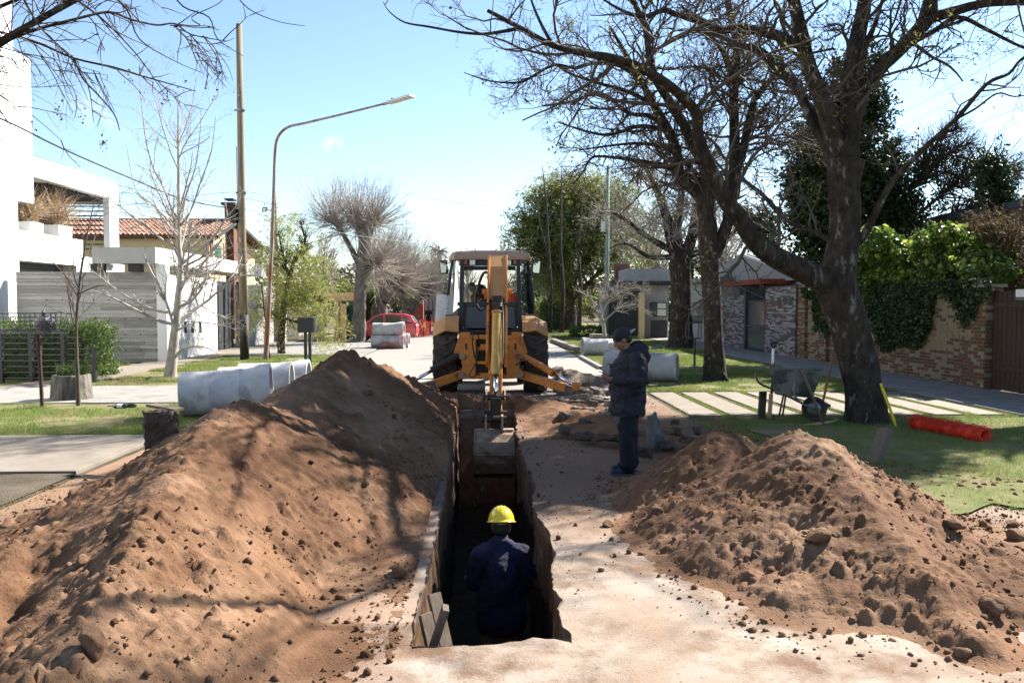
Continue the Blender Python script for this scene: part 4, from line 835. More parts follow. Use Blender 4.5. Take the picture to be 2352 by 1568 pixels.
# --- the great tree at the right
d0 = 13.2
tr = L_([(1992,992,d0,120),(1988,965,d0,96),(1982,900,d0,84),(1962,800,d0,84),(1940,720,d0,86),(1922,655,d0,92),(1932,600,d0,76),(1942,511,d0,66),(1938,430,d0,70),(1940,370,d0,84)], 48)
T1 = [
 L_([(1925,668,d0,70),(1880,640,d0-.1,54),(1805,605,d0-.4,50),(1745,567,d0-.7,46),(1702,508,d0-1,42),(1665,455,d0-1.2,38),(1628,385,d0-1.4,32),(1603,310,d0-1.6,26),(1600,262,d0-1.8,25),(1560,215,d0-2.1,23),(1500,172,d0-2.4,21),(1430,140,d0-2.8,19),(1350,125,d0-3,16),(1270,105,d0-3.2,13),(1190,62,d0-3.4,11),(1120,25,d0-3.6,8)]),
 L_([(1190,66,d0-3.4,9),(1120,78,d0-3.5,7),(1060,75,d0-3.6,6),(985,62,d0-3.7,5),(930,52,d0-3.8,4),(895,28,d0-3.9,2.5),(880,5,d0-4,1.5)]),
 L_([(1940,400,d0,48),(1921,341,d0,46),(1891,239,d0-.2,36),(1857,153,d0-.3,34),(1840,85,d0-.4,32),(1823,0,d0-.5,28),(1800,-120,d0-.6,20),(1780,-260,d0-.6,10)]),
 L_([(1944,390,d0,56),(1952,300,d0,46),(1952,239,d0,42),(1955,153,d0,40),(1972,68,d0+.1,34),(1985,0,d0+.2,30),(1990,-150,d0+.3,20),(2010,-320,d0+.4,9)]),
 L_([(1950,300,d0,44),(1976,221,d0,38),(2012,165,d0-.1,32),(2078,102,d0-.2,29),(2129,44,d0-.3,34),(2140,0,d0-.3,26),(2150,-100,d0-.3,18),(2180,-250,d0-.4,8)]),
 L_([(2125,46,d0-.3,26),(2197,24,d0-.5,22),(2266,7,d0-.7,19),(2352,3,d0-.9,15),(2470,-20,d0-1.2,10),(2600,-60,d0-1.5,5)]),
 L_([(2075,108,d0-.2,12),(2140,75,d0-.4,12),(2200,40,d0-.6,10),(2270,70,d0-.9,8),(2352,110,d0-1.2,6),(2440,130,d0-1.5,3)]),
 L_([(1838,96,d0-.4,25),(1823,99,d0-.4,25),(1771,78,d0-.7,23),(1696,65,d0-1,21),(1652,68,d0-1.2,18),(1601,44,d0-1.5,16),(1550,32,d0-1.8,14),(1524,24,d0-2,12),(1476,38,d0-2.2,9),(1420,20,d0-2.5,6),(1360,-20,d0-2.8,4)]),
 L_([(1935,430,d0,26),(1895,330,d0+.1,24),(1870,290,d0+.2,22),(1833,211,d0+.3,21),(1788,160,d0+.4,20),(1741,116,d0+.5,19),(1693,106,d0+.6,16),(1669,89,d0+.8,13),(1600,70,d0+1,9),(1540,90,d0+1.2,5)]),
 L_([(1965,560,d0,22),(1990,530,d0-.1,18),(2044,426,d0-.4,14),(2112,351,d0-.7,12),(2197,273,d0-1.1,10),(2266,194,d0-1.5,9),(2317,170,d0-1.8,7),(2347,136,d0-2,6),(2420,90,d0-2.4,3)]),
 L_([(2197,273,d0-1.1,6),(2240,250,d0-1.3,5),(2290,215,d0-1.5,4),(2330,222,d0-1.7,3),(2380,215,d0-1.9,2)]),
 L_([(1925,560,d0,16),(1867,531,d0+.1,12),(1805,504,d0+.2,11),(1754,450,d0+.4,10),(1707,412,d0+.6,9),(1656,354,d0+.8,6),(1640,330,d0+1,3)]),
 L_([(1952,250,d0,20),(1985,118,d0-.2,16),(2010,55,d0-.4,10),(2030,-10,d0-.5,7),(2060,-90,d0-.6,4)]),
 limb([(D(1988,-120,13.5),.08),(Vector((7.0,11.8,7.7)),.05),(Vector((5.4,9.9,7.1)),.04),(Vector((3.8,8.4,6.7)),.03),(Vector((2.2,7.0,6.5)),.012)]),  # unseen limb added overhead so its shadow dapples the road
 L_([(1823,0,d0-.5,24),(1650,-150,d0-1.2,16),(1400,-250,d0-2.2,9),(1150,-250,d0-3.2,4)]),
 L_([(1270,106,d0-3.2,9),(1240,50,d0-3.2,7),(1220,0,d0-3.2,5),(1205,-60,d0-3.3,3)]),
]
tagp = 'jacarandas on the right verge'
big_tree('jacaranda_tree', G(1990,985), 'largest dark leaning tree with low limb sweeping left over the street', tagp, tr, T1, 31, 125, 700, 2600, bark, twigm, pods=700, leafn=2200, leafmat=leaf_olive, l1=(.18,.42), l2=(.35,.7), l3=(.4,.8), wig=.24, r3=.0035)
# --- second tree
d0 = 20.3
tr = L_([(1640,880,d0,74),(1640,862,d0,54),(1639,800,d0,44),(1637,740,d0,42),(1633,650,d0,41),(1630,580,d0,44),(1627,540,d0,46),(1625,500,d0,40),(1622,470,d0,48)], 40)
T2 = [
 L_([(1622,480,d0,34),(1611,455,d0,30),(1585,430,d0,26),(1562,405,d0,24),(1548,325,d0-.2,21),(1500,239,d0-.4,17),(1469,178,d0-.6,13),(1435,120,d0-.8,9),(1400,60,d0-1,5)]),
 L_([(1626,500,d0,36),(1623,400,d0-.1,28),(1590,328,d0-.3,24),(1555,260,d0-.5,21),(1510,191,d0-.7,18),(1493,137,d0-.9,16),(1483,68,d0-1,14),(1459,10,d0-1.1,12),(1430,-80,d0-1.2,7),(1400,-180,d0-1.4,3)]),
 L_([(1634,600,d0,30),(1668,520,d0,28),(1680,460,d0,26),(1686,375,d0+.1,25),(1686,273,d0+.2,23),(1686,204,d0+.2,21),(1693,112,d0+.3,18),(1672,0,d0+.3,15),(1660,-120,d0+.4,9),(1650,-230,d0+.4,4)]),
 L_([(1672,500,d0,24),(1690,400,d0,22),(1707,341,d0+.1,20),(1731,239,d0+.2,18),(1760,195,d0+.3,13),(1789,164,d0+.4,10),(1840,130,d0+.5,7),(1915,112,d0+.7,5)]),
 L_([(1610,430,d0,13),(1596,410,d0,12),(1510,379,d0-.4,10),(1442,366,d0-.7,8),(1374,359,d0-1,6),(1353,369,d0-1.1,5),(1340,393,d0-1.2,4),(1316,424,d0-1.3,2.5)]),
 L_([(1545,330,d0-.3,12),(1500,270,d0-.6,10),(1442,260,d0-.7,9),(1380,215,d0-1,8),(1305,236,d0-1.4,6),(1247,243,d0-1.6,4)]),
 L_([(1480,190,d0-.6,12),(1420,150,d0-1,10),(1357,147,d0-1.2,8),(1322,157,d0-1.5,7),(1271,150,d0-1.7,6.5),(1220,178,d0-1.9,6),(1189,190,d0-2,5),(1124,186,d0-2.3,3.5),(1066,167,d0-2.5,2)]),
 L_([(1500,240,d0-.5,12),(1440,210,d0-.8,9),(1370,190,d0-1.1,7),(1300,165,d0-1.4,5),(1240,120,d0-1.6,3),(1200,95,d0-1.8,2)]),
 L_([(1530,300,d0-.4,11),(1470,290,d0-.8,9),(1400,310,d0-1.2,7),(1340,300,d0-1.4,5),(1280,280,d0-1.6,3)]),
 L_([(1600,400,d0-.1,11),(1540,345,d0-.5,9),(1470,330,d0-.8,7),(1400,335,d0-1.1,5),(1330,345,d0-1.4,3)]),
 L_([(1459,10,d0-1.1,12),(1350,-100,d0-1.8,8),(1200,-150,d0-2.3,5),(1050,-180,d0-2.8,3)]),
 L_([(1686,204,d0+.2,14),(1660,120,d0,10),(1610,60,d0-.3,8),(1560,10,d0-.6,5)]),
]
big_tree('jacaranda_tree', G(1640,872), 'tall upright tree with bark-mottled trunk standing on sunlit grass', tagp, tr, T2, 47, 300, 2000, 7000, bark, twigm, pods=1800, leafn=2000, leafmat=leaf_olive, l1=(.25,.5), l2=(.35,.7), l3=(.4,.8), wig=.36, r3=.005, podsize=.05)
put('root', thick(*L_([(1650,850,20.25,14),(1662,862,20.1,12),(1672,874,19.9,6)]), 8, .05), bark, bpy.data.objects['jacaranda_tree.001'], True)
# --- third, thick trunk further back
d0 = 36
tr = L_([(1562,808,d0,80),(1562,785,d0,60),(1563,720,d0,48),(1565,660,d0,46),(1560,600,d0,50)], 24)
T3 = [L_([(1560,620,d0,36),(1540,540,d0,28),(1525,480,d0,20),(1500,420,d0,12),(1480,380,d0,6)]), L_([(1565,610,d0,34),(1590,540,d0,26),(1600,470,d0,20),(1610,400,d0,12),(1620,350,d0,5)]), L_([(1560,600,d0,30),(1555,520,d0,20),(1565,440,d0,14),(1550,370,d0,6)]), L_([(1550,580,d0,18),(1480,540,d0,12),(1430,500,d0,8),(1380,480,d0,4)]), L_([(1575,590,d0,18),(1650,560,d0,12),(1700,520,d0,7)]), L_([(1548,590,d0,14),(1490,590,d0,10),(1440,560,d0,6),(1400,570,d0,3)])]
big_tree('street_tree', G(1562,802), 'thick shaggy dark trunk before the low beige house', 'street trees further down on the right', tr, T3, 52, 200, 1100, 3200, bark, twig_grey, pods=500, leafn=2500, leafmat=leaf_olive, l1=(.3,.7), l2=(.4,.8), l3=(.4,.8), wig=.22, r3=.008, up=.02)
# --- unseen crown and trunk base just off the left edge whose branches reach into the top left
d0 = 7.0
tr = limb([(Vector((-7.6,5.2,0)),.24),(Vector((-7.5,5.3,2)),.2),(Vector((-7.3,5.6,3.6)),.2)], 12)
T0 = [
 L_([(-700,420,6.6,50),(-350,260,6.4,40),(-120,150,6.2,30),(0,95,6.2,26),(120,28,6.3,24),(230,-30,6.4,20),(330,-90,6.6,14)]),
 L_([(-350,300,6.6,30),(-120,190,6.4,22),(0,105,6.3,16),(60,75,6.3,14),(170,45,6.4,11),(250,28,6.6,10),(300,45,6.8,8),(360,58,7,7),(402,55,7.1,6),(440,80,7.2,5),(520,95,7.4,3)]),
 L_([(-260,140,6.8,16),(-60,70,6.8,11),(0,74,6.8,10),(90,100,6.9,9),(170,134,7.1,8),(260,155,7.3,9),(330,176,7.5,6),(380,190,7.6,5),(450,210,7.8,3)]),
 L_([(170,134,7.1,8),(190,180,7.2,7),(225,218,7.3,6),(262,262,7.4,5),(275,300,7.5,3)]),
 L_([(402,56,7.1,5),(460,60,7.3,5),(440,40,7.3,4),(500,10,7.4,3),(530,-20,7.5,2)]),
 L_([(-60,40,6.6,18),(60,-10,6.6,14),(160,-60,6.8,8)]),
 L_([(40,-30,6.6,10),(90,60,6.8,7),(150,120,7,5),(200,190,7.1,4),(215,280,7.2,2)]),
 L_([(130,-30,6.6,10),(230,40,6.8,7),(300,110,7,5),(340,160,7.1,4),(380,220,7.2,2)]),
 L_([(220,-40,6.8,9),(290,20,7,7),(320,90,7.1,5),(400,140,7.2,3),(470,170,7.3,2)]),
 L_([(380,-40,7,7),(420,15,7,6),(480,40,7.1,5),(500,90,7.2,4),(560,130,7.4,2)]),
 L_([(520,-40,7.2,5),(570,20,7.3,4),(640,50,7.4,3),(700,60,7.5,2)]),
]
big_tree('street_tree', (-7.6,5.2,0), 'overhanging bare branches with drooping berry clusters reaching in from the top left', None, tr, T0, 66, 75, 230, 650, bark, twigm, pods=0, l1=(.10,.28), l2=(.4,.9), l3=(.3,.8), wig=.11, r3=.0011, up=-.05, rf=.16)
tt = bpy.data.objects['street_tree.001'] if 'street_tree.001' in bpy.data.objects else None
g = np.random.RandomState(5); cl = []
for (dx,dy,n) in ((236,328,26),(378,222,22),(72,285,12),(130,250,16),(190,262,10),(300,170,8),(420,190,8),(395,120,6),(490,215,6),(140,262,10),(290,190,8),(500,175,5),(545,205,5),(330,228,6)):
    c = D(dx,dy,7.3); cl.append(np.array(c)+g.randn(n,3)*np.array((.02,.02,.045)))
if tt is not None: put('berries', leaves(np.concatenate(cl), .022, 1.2, g), podm, tt, kind='stuff')

# --- pale bare young tree on the left verge
d0 = 21.6
def pale_tree(name, base, label, trunk, limbs, seed, n, k2, k3, bm, tm):
    trunk = (trunk[0], trunk[1]*.78); limbs = [(q, r*.6) for q, r in limbs]
    g = np.random.RandomState(seed); t = thing(name, base, label, 'tree'); Q, R = trunk; put('trunk', thick(Q,R,12,.05,seed), bm, t, True)
    for q, r in limbs: put('limb', thick(q,r,7,.05), bm, t, True)
    rs = [resample(q,r) for q,r in limbs+[trunk]]; P = np.stack([a for a,b in rs]); R = np.stack([b for a,b in rs])
    s = spawn(P, R, n, (.2,.45), (30,60), .5, .25, g, .004); P1, R1 = grow(*s, 6, .12, .06, .35, g); s = spawn(P1,R1,k2,(.3,.6),(30,60),.6,.2,g,.004); P2,R2 = grow(*s,5,.12,.05,.4,g)
    s = spawn(P2,R2,k3,(.2,.5),(30,60),.6,.2,g,.003); P3,R3 = grow(*s,4,.12,.05,.5,g)
    put('branches', tubes(P1,R1,4), bm, t, kind='stuff'); put('twigs', merge([tubes(P2,R2,3),tubes(P3,R3,3)]), tm, t, kind='stuff'); return t
tr = L_([(390,870,d0,42),(392,850,d0,33),(400,780,d0,27),(408,700,d0,22),(415,620,d0,16),(411,560,d0,14),(411,510,d0,13),(410,400,d0,9),(409,300,d0,5),(409,220,d0,2)], 40)
LL = [L_([(400,745,d0,15),(360,735,d0-.2,12),(300,705,d0-.5,9),(250,680,d0-.8,6),(205,665,d0-1,3)]), L_([(405,720,d0,14),(350,710,d0,11),(290,680,d0,8),(235,640,d0,4),(200,610,d0,2)]),
 L_([(407,705,d0,13),(440,690,d0,11),(470,650,d0,8),(475,600,d0,5),(470,500,d0,2)]), L_([(412,610,d0,12),(450,580,d0,10),(490,545,d0,8),(520,500,d0,6),(545,470,d0,4),(560,430,d0,2)]),
 L_([(411,510,d0,11),(395,480,d0,9),(375,430,d0,8),(350,380,d0,7),(335,320,d0,5),(325,240,d0,3),(320,190,d0,1.5)]), L_([(413,520,d0,10),(440,480,d0,8),(460,420,d0,6),(485,350,d0,4),(495,270,d0,2)]),
 L_([(411,500,d0,9),(430,440,d0,7),(450,380,d0,5),(460,300,d0,3),(462,250,d0,1.5)]), L_([(411,540,d0,9),(390,510,d0,7),(350,470,d0,5),(310,430,d0,3),(290,330,d0,1.5)]),
 L_([(402,820,d0,12),(420,800,d0-.3,9),(450,795,d0-.6,7),(480,800,d0-.9,5),(505,815,d0-1.2,3)]), L_([(414,600,d0,10),(395,560,d0,7),(370,500,d0,5),(350,450,d0,3),(345,370,d0,1.5)]),
 L_([(404,760,d0,9),(450,740,d0-.4,6),(510,745,d0-.8,4),(560,735,d0-1,2)])]
pale_tree('young_tree', G(390,867), 'bare young tree with pale forking trunk beside the concrete pipes', tr, LL, 71, 110, 520, 1300, bark_pale, bark_pale)
d1 = 15.4
tr = L_([(180,932,d1,14),(178,860,d1,11),(175,760,d1,9),(182,660,d1,8),(190,600,d1,6),(200,540,d1,4),(215,470,d1,2),(225,430,d1,1.2)], 30)
LL = [L_([(178,680,d1,6),(160,650,d1,4),(140,620,d1,3),(115,595,d1,1.5)]), L_([(180,675,d1,6),(215,660,d1,4),(240,655,d1,2)]), L_([(190,600,d1,4),(175,560,d1,3),(150,480,d1,2),(140,440,d1,1)]), L_([(188,640,d1,4),(205,610,d1,3),(208,560,d1,1.5)])]
pale_tree('sapling', G(180,932), 'thin dark sapling growing against the planted stump', tr, LL, 72, 26, 70, 160, twigm, twigm)

# --- pollarded trees with brushes of fine shoots
def pollard(base, d, label, trunk, knobs, seed, n, ln, name='pollarded_tree', spread=50):
    g = np.random.RandomState(seed); t = thing(name, base, label, 'tree', 'pollarded trees on the left side of the street'); put('trunk', thick(*trunk, 14, .12, seed), bark_grey, t, True)
    for sp in knobs: put('limb', thick(*L_(sp), 10, .16, seed+1), bark_grey, t, True)
    st = []; di = []
    for sp in knobs:
        q, r = L_(sp); m = n//len(knobs); k = g.randint(len(q)//2, len(q), m); o = q[k]; ax = nrm(q[-1]-q[0]); st.append(o); di.append(nrm(ax*.5+np.array((0,0,.75))+g.randn(m,3)*math.tan(R_(spread))*.62))
    st = np.concatenate(st); di = np.concatenate(di); m = len(st); P, R = grow(st, di, g.uniform(*ln, m), np.full(m, .016), 8, .07, .05, .25, g)
    s = spawn(P,R,m*4,(.2,.4),(15,40),.6,.2,g,.006); P2,R2 = grow(*s,5,.08,.04,.4,g)
    put('shoots', tubes(P,R,3), twig_grey, t, kind='stuff'); put('twigs', tubes(P2,R2,3), twig_grey, t, kind='stuff'); return t
d0 = 41
pollard(G(822,788), d0, 'ridged pollarded tree with knuckled head beside the red car', L_([(820,792,d0,46),(822,775,d0,34),(826,720,d0,28),(828,680,d0,27),(832,620,d0,28),(836,570,d0,26),(842,530,d0,28),(846,512,d0,30)], 40),
 [[(836,560,d0,22),(848,520,d0,20),(862,508,d0,16)],[(836,560,d0,20),(820,520,d0,16),(815,510,d0,12)],[(830,620,d0,16),(800,560,d0,11),(775,520,d0,8),(755,505,d0,5)],[(832,640,d0,20),(855,610,d0,14),(870,600,d0,10)]], 81, 1000, (1.1,2.9), spread=72)
d0 = 47
pollard(G(868,775), d0, 'leaning pollarded tree with long whip shoots behind the red car', L_([(866,776,d0,44),(868,750,d0,36),(872,710,d0,34),(885,680,d0,30),(900,655,d0,26)], 30),
 [[(885,680,d0,24),(905,655,d0,20),(925,650,d0,16)],[(880,680,d0,20),(885,650,d0,16),(890,640,d0,14)]], 82, 480, (1.6,4.0), spread=50)
d0 = 56
pollard(G(935,765), d0, 'mossy crooked pollarded tree farthest down the left side', L_([(930,765,d0,34),(932,735,d0,28),(940,710,d0,28),(955,690,d0,24)], 30),
 [[(940,710,d0,20),(965,680,d0,16),(980,660,d0,12)],[(935,715,d0,20),(925,680,d0,16),(915,660,d0,12)]], 83, 520, (2.0,4.2), spread=60)

# --- feathery green trees
def clump_tree(name, base, label, group, trunk, limbs, cl, seed, n, size, lm, bm=bark, per=40, asp=4.5, droop=.5, frond=.28, cat='tree', tw=300):
    g = np.random.RandomState(seed); t = thing(name, base, label, cat, group)
    if trunk: put('trunk', thick(*trunk, 12, .07, seed), bm, t, True)
    for q, r in limbs: put('limb', thick(q,r,7,.06), bm, t, True)
    C = []
    if limbs:
        rs = [resample(q,r) for q,r in limbs]; P = np.stack([a for a,b in rs]); R = np.stack([b for a,b in rs])
        s = spawn(P,R,tw,(.2,.5),(30,70),.5,.2,g,.008); P1,R1 = grow(*s,6,.18,.05,.4,g); put('branches', tubes(P1,R1,3), bm, t, kind='stuff')
    w = np.array([c[2]**2*c[3] for c in cl]); w = w/w.sum(); nf = n//per
    idx = g.choice(len(cl), nf, p=w)
    cc = np.array([list(c[0]) for c in cl])[idx]; rr = np.array([(c[2],c[2],c[3]) for c in cl])[idx]; u = nrm(g.randn(nf,3))*(g.rand(nf,1)**.42); ctr = cc+u*rr*(1+.25*g.randn(nf,1))
    # fronds: leaflets strung along drooping little stems
    a = nrm(g.randn(nf,3)+u*1.0+np.array((0,0,.15))); tpar = g.rand(nf,per,1); side = nrm(np.cross(a,g.randn(nf,3)))
    pos = ctr[:,None]+a[:,None]*tpar*frond*2+np.array((0,0,-1))*droop*frond*1.4*tpar**2+side[:,None]*(g.rand(nf,per,1)-.5)*frond*.45+g.randn(nf,per,3)*frond*.08
    put('leaves', leaves(pos.reshape(-1,3), size, asp, g, droop*.8), lm, t, kind='stuff'); return t
def C_(dx,dy,d,rpx,rz=None): return (D(dx,dy,d), 0, rpx*d/1829.3, (rz or rpx)*d/1829.3)
d0 = 31.5
clump_tree('feathery_tree', G(646,812), 'small feathery green tree behind the rusty lamp post', None, L_([(646,815,d0,19),(646,780,d0,16),(650,730,d0,14),(655,680,d0,13),(665,640,d0,11),(678,590,d0,8)], 24),
 [L_([(648,740,d0,8),(620,715,d0,5),(590,700,d0,3)]),L_([(652,700,d0,8),(700,680,d0,5),(740,690,d0,3)]),L_([(665,640,d0,8),(650,590,d0,6),(640,530,d0,3)]),L_([(672,610,d0,8),(700,560,d0,5),(690,510,d0,3)]),L_([(650,730,d0,7),(690,740,d0,5),(720,720,d0,3)])],
 [C_(660,520,d0,44,36),C_(635,600,d0,52,50),C_(700,610,d0,46,55),C_(640,690,d0,62,46),C_(700,690,d0,58,50),C_(595,730,d0,30,30),C_(750,770,d0-.6,30,45),C_(735,645,d0,26,28),C_(760,730,d0-.6,22,40)], 91, 26000, .11, leaf_fern, per=26, frond=.42, droop=.9)
d0 = 62
clump_tree('leafy_tree', G(1310,748), 'broad green leafy tree rising behind the digger cab', None, L_([(1312,755,d0,30),(1308,700,d0,24),(1300,640,d0,20)],14),
 [L_([(1306,690,d0,14),(1270,600,d0,9),(1230,530,d0,5),(1200,500,d0,3)]),L_([(1302,650,d0,14),(1300,560,d0,9),(1320,480,d0,5),(1330,420,d0,2)]),L_([(1306,670,d0,14),(1350,580,d0,9),(1390,520,d0,5)]),L_([(1306,700,d0,12),(1360,640,d0,8),(1420,580,d0,4)]),L_([(1300,650,d0,10),(1260,560,d0,7),(1250,470,d0,3)])],
 [C_(1290,440,d0,60,36),C_(1340,460,d0,70,50),C_(1250,510,d0,62,46),C_(1205,560,d0,46,30),C_(1330,540,d0,90,60),C_(1420,500,d0,50,50),C_(1240,620,d0,46,40),C_(1400,580,d0,60,50),C_(1300,620,d0,60,50),C_(1290,660,d0,40,28),C_(1460,550,d0,40,30),C_(1220,530,d0,50,40),C_(1260,450,d0,50,36),C_(1380,440,d0,50,36),C_(1190,600,d0,30,34),C_(1430,450,d0,40,36)], 92, 95000, .20, leaf_olive, per=20, asp=3, frond=.75, droop=.5, tw=500)
# --- far trees
def shaggy(name, label, cl, seed, n, size, lm, group=None, base=None, trunk=None):
    b = base or Vector((cl[0][0].x, cl[0][0].y, 0)); return clump_tree(name, b, label, group, trunk or limb([(Vector((b.x,b.y,0)), .22),(Vector((b.x,b.y,cl[0][0].z)), .14)], 8), [], cl, seed, n, size, lm, per=12, asp=2.2, droop=.1, frond=size*1.6)
d0 = 66; shaggy('cypress_tree', 'dark columnar cypress rising inside the leafy green tree', [C_(1290,620,d0,20,70),C_(1290,700,d0,30,50),C_(1287,540,d0,14,50)], 93, 9000, .22, leaf_dark)
d0 = 58; shaggy('conifer_tree', 'dark green conifer low behind the man with the phone', [C_(1180+62,640,d0+30,30,30)], 94, 900, .3, leaf_dark)
d0 = 27
shaggy('cypress_tree', 'tall dark cypress towering behind the big leaning tree', [C_(1900,460,d0,80,90),C_(1930,300,d0,66,90),C_(1955,180,d0,40,60),C_(1995,90+60,d0,30,40),C_(1885,540,d0,60,60),C_(2020,420,d0,60,80),C_(1990,260,d0,50,60),C_(2050,500,d0,60,60),C_(1920,400,d0,90,60),C_(1870,400,d0,50,60),C_(1850,480,d0,36,50),C_(1840,420,d0,30,50),C_(1865,330,d0,36,60)], 95, 90000, .15, leaf_dark)
shaggy('conifer_tree', 'rounded dark conifer above the blue grey house roof', [C_(1745,520,46,44,40),C_(1775,560,46,22,26)], 96, 6000, .2, leaf_dark)
clump_tree('tangled_tree', Vector((17.5,27.5,0)), 'tangled vine covered tree above the rendered house at right', None, limb([(Vector((17.5,27.5,0)),.25),(Vector((17.3,27.5,7)),.14)],8),
 [L_([(2060,480,27,9),(2120,400,27,7),(2180,350,27,4),(2230,330,27,2)]),L_([(2100,500,27,9),(2200,420,27,7),(2290,380,27,4),(2340,400,27,2)]),L_([(2080,450,27,8),(2040,380,27,5),(2070,320,27,2)]),L_([(2150,500,27,9),(2240,480,27,7),(2330,480,27,3)]),L_([(2090,430,27,6),(2150,330,27,4),(2200,290,27,2)])],
 [C_(2100,400,27,50,40),C_(2180,380,27,60,40),C_(2150,470,27,60,30),C_(2280,420,27,50,50),C_(2060,340,27,30,30)], 97, 5200, .11, leaf_dark, bm=twigm, per=12, asp=2.4, frond=.3, droop=.1, tw=1500)
shaggy('conifer_tree', 'dark feathery conifer above the right end of the vine bush', [C_(2290,420,24,30,60),C_(2320,480,24,30,40),C_(2260,380,24,20,30)], 98, 9000, .10, leaf_dark)
shaggy('thicket', 'brown dry thicket behind vine bush at right edge', [C_(2300,560,20,60,70),C_(2340,640,20,40,50),C_(2240,540,21,40,40)], 99, 16000, .07, mat('dry_leaf',(.16,.11,.06),(.22,.16,.09),2,.8,0,trans=.3))
bpy.data.objects['thicket']['category'] = 'bush'
# unseen tree added behind the timber gate, crown laid out to shade the dig
def over(tx, ty):
    h = (2.5+.40*ty)/.696; return Vector((tx+.973*h, ty+.76*h, h))
t = thing('added_shade_tree', (17.2, 18.0, 0), 'unseen broad evergreen added behind the timber gate to shade the dig', 'tree')
trk = limb([(Vector((17.2,18,0)),.42),(Vector((17.0,18,3)),.34),(Vector((16.6,17.9,6)),.3),(Vector((15.8,17.6,8)),.24)],16); put('trunk', thick(*trk,14,.06,9), bark, t, True)
g = np.random.RandomState(77); C = []
tg = [(tx,ty) for tx in np.arange(-3.3,7.6,.62) for ty in np.arange(7.0,14.4,.62) if (7.75+.22*max(tx-.8,0)+.35*max(tx-3.5,0)+(.0 if tx > 0 else .3)) < ty < (11.1+.95*min(max(tx-.6,0),2.6) if tx > 0 else 10.4+.42*(tx+3.2))]
for (tx,ty) in tg:
    c = over(tx+.15*g.randn(), ty+.15*g.randn()); C.append(np.array(c)+np.clip(g.randn(460,3),-1.7,1.7)*np.array((.36,.36,.16)))
put('leaves', leaves(np.concatenate(C), .17, 1.8, g), leaf_dark, t, kind='stuff')
for (tx,ty) in ((-1,9),(1,8.6),(1.5,11),(3,9),(3.5,12),(5,10),(6,12),(6.5,9.5)):
    e = over(tx,ty)+Vector((0,0,.1)); put('limb', thick(*limb([(Vector((16.2,17.8,7.2)),.14),((Vector((16.2,17.8,8.2))+e)/2+Vector((0,0,.3)),.09),(e,.03)],14),8,.06), bark, t, True)
shaggy('evergreen_tree', 'evergreen standing behind timber gate beyond right edge', [(Vector((17,16.5,4.2)),0,2.0,2.0),(Vector((16.2,19.2,3.6)),0,1.5,1.7)], 100, 14000, .16, leaf_dark)
# far tree line that closes the street
g = np.random.RandomState(8)
far = [(985,640,95,22,26,'leaf_olive'),(1010,655,100,20,20,'leaf_dark'),(1240,660,90,22,40,'leaf_dark'),(1225,710,75,20,14,'leaf_olive'),(1440,640,90,30,26,'leaf_dark'),(1490,650,80,30,30,'leaf_olive'),(905,660,90,40,24,'leaf_olive'),(960,690,100,40,24,'leaf_dark'),(1060,690,120,60,22,'leaf_olive'),(1160,680,120,50,26,'leaf_dark'),(790,660,90,60,24,'leaf_olive'),(720,690,80,60,24,'leaf_dark'),(1540,700,95,60,24,'leaf_dark'),(1380,690,95,50,34,'leaf_olive'),(1640,640,80,30,24,'leaf_olive'),(1590,590,85,24,24,'leaf_dark')]
nm = ['grey green tree left of cab mirror far down the street','dark low tree beside left cab mirror','dark narrow tree right of the cab roof','clipped round bush right of the cab','dark tree behind the chimney of low beige house','olive tree behind low beige house roof','olive tree above the red car roof','dark tree behind the orange mesh fence','distant olive tree behind the cab glass','distant dark tree behind the boom','olive crown behind the first pollarded tree','dark crown behind the feathery tree','dark tree mass behind thick shaggy trunk','olive tree behind the green pole','olive crown behind the second right trunk','dark crown above narrow house']
for (f_, lb, sd) in zip(far, nm, range(200,260)):
    dx,dy,d,rx,rz,mm = f_; shaggy('distant_tree', lb, [C_(dx,dy,d,rx,rz),C_(dx-rx*.5,dy+rz*.5,d,rx*.7,rz*.7),C_(dx+rx*.5,dy+rz*.4,d,rx*.7,rz*.8),C_(dx,dy+rz,d,rx,rz*.6)], sd, 2600, .0042*d*.9, MATS[mm], 'far trees closing the street')
def treeline(name, x0, x1, y, h, n, seed, lm, size):
    g = np.random.RandomState(seed); X = g.uniform(x0,x1,n); top = h*(.62+.7*fbm(X*.09,X*0+seed,seed)); Z = top*g.rand(n)**.6; V = np.stack([X, y+g.uniform(-4,4,n), np.abs(Z)], -1); return put(name, leaves(V, size, 1.6, g), lm, None, kind='stuff')
treeline('distant_woods', -60, 70, 135, 8.6, 20000, 3, leaf_drab, .7); treeline('distant_woods', -70, 80, 150, 11.5, 16000, 4, leaf_drab, .8)
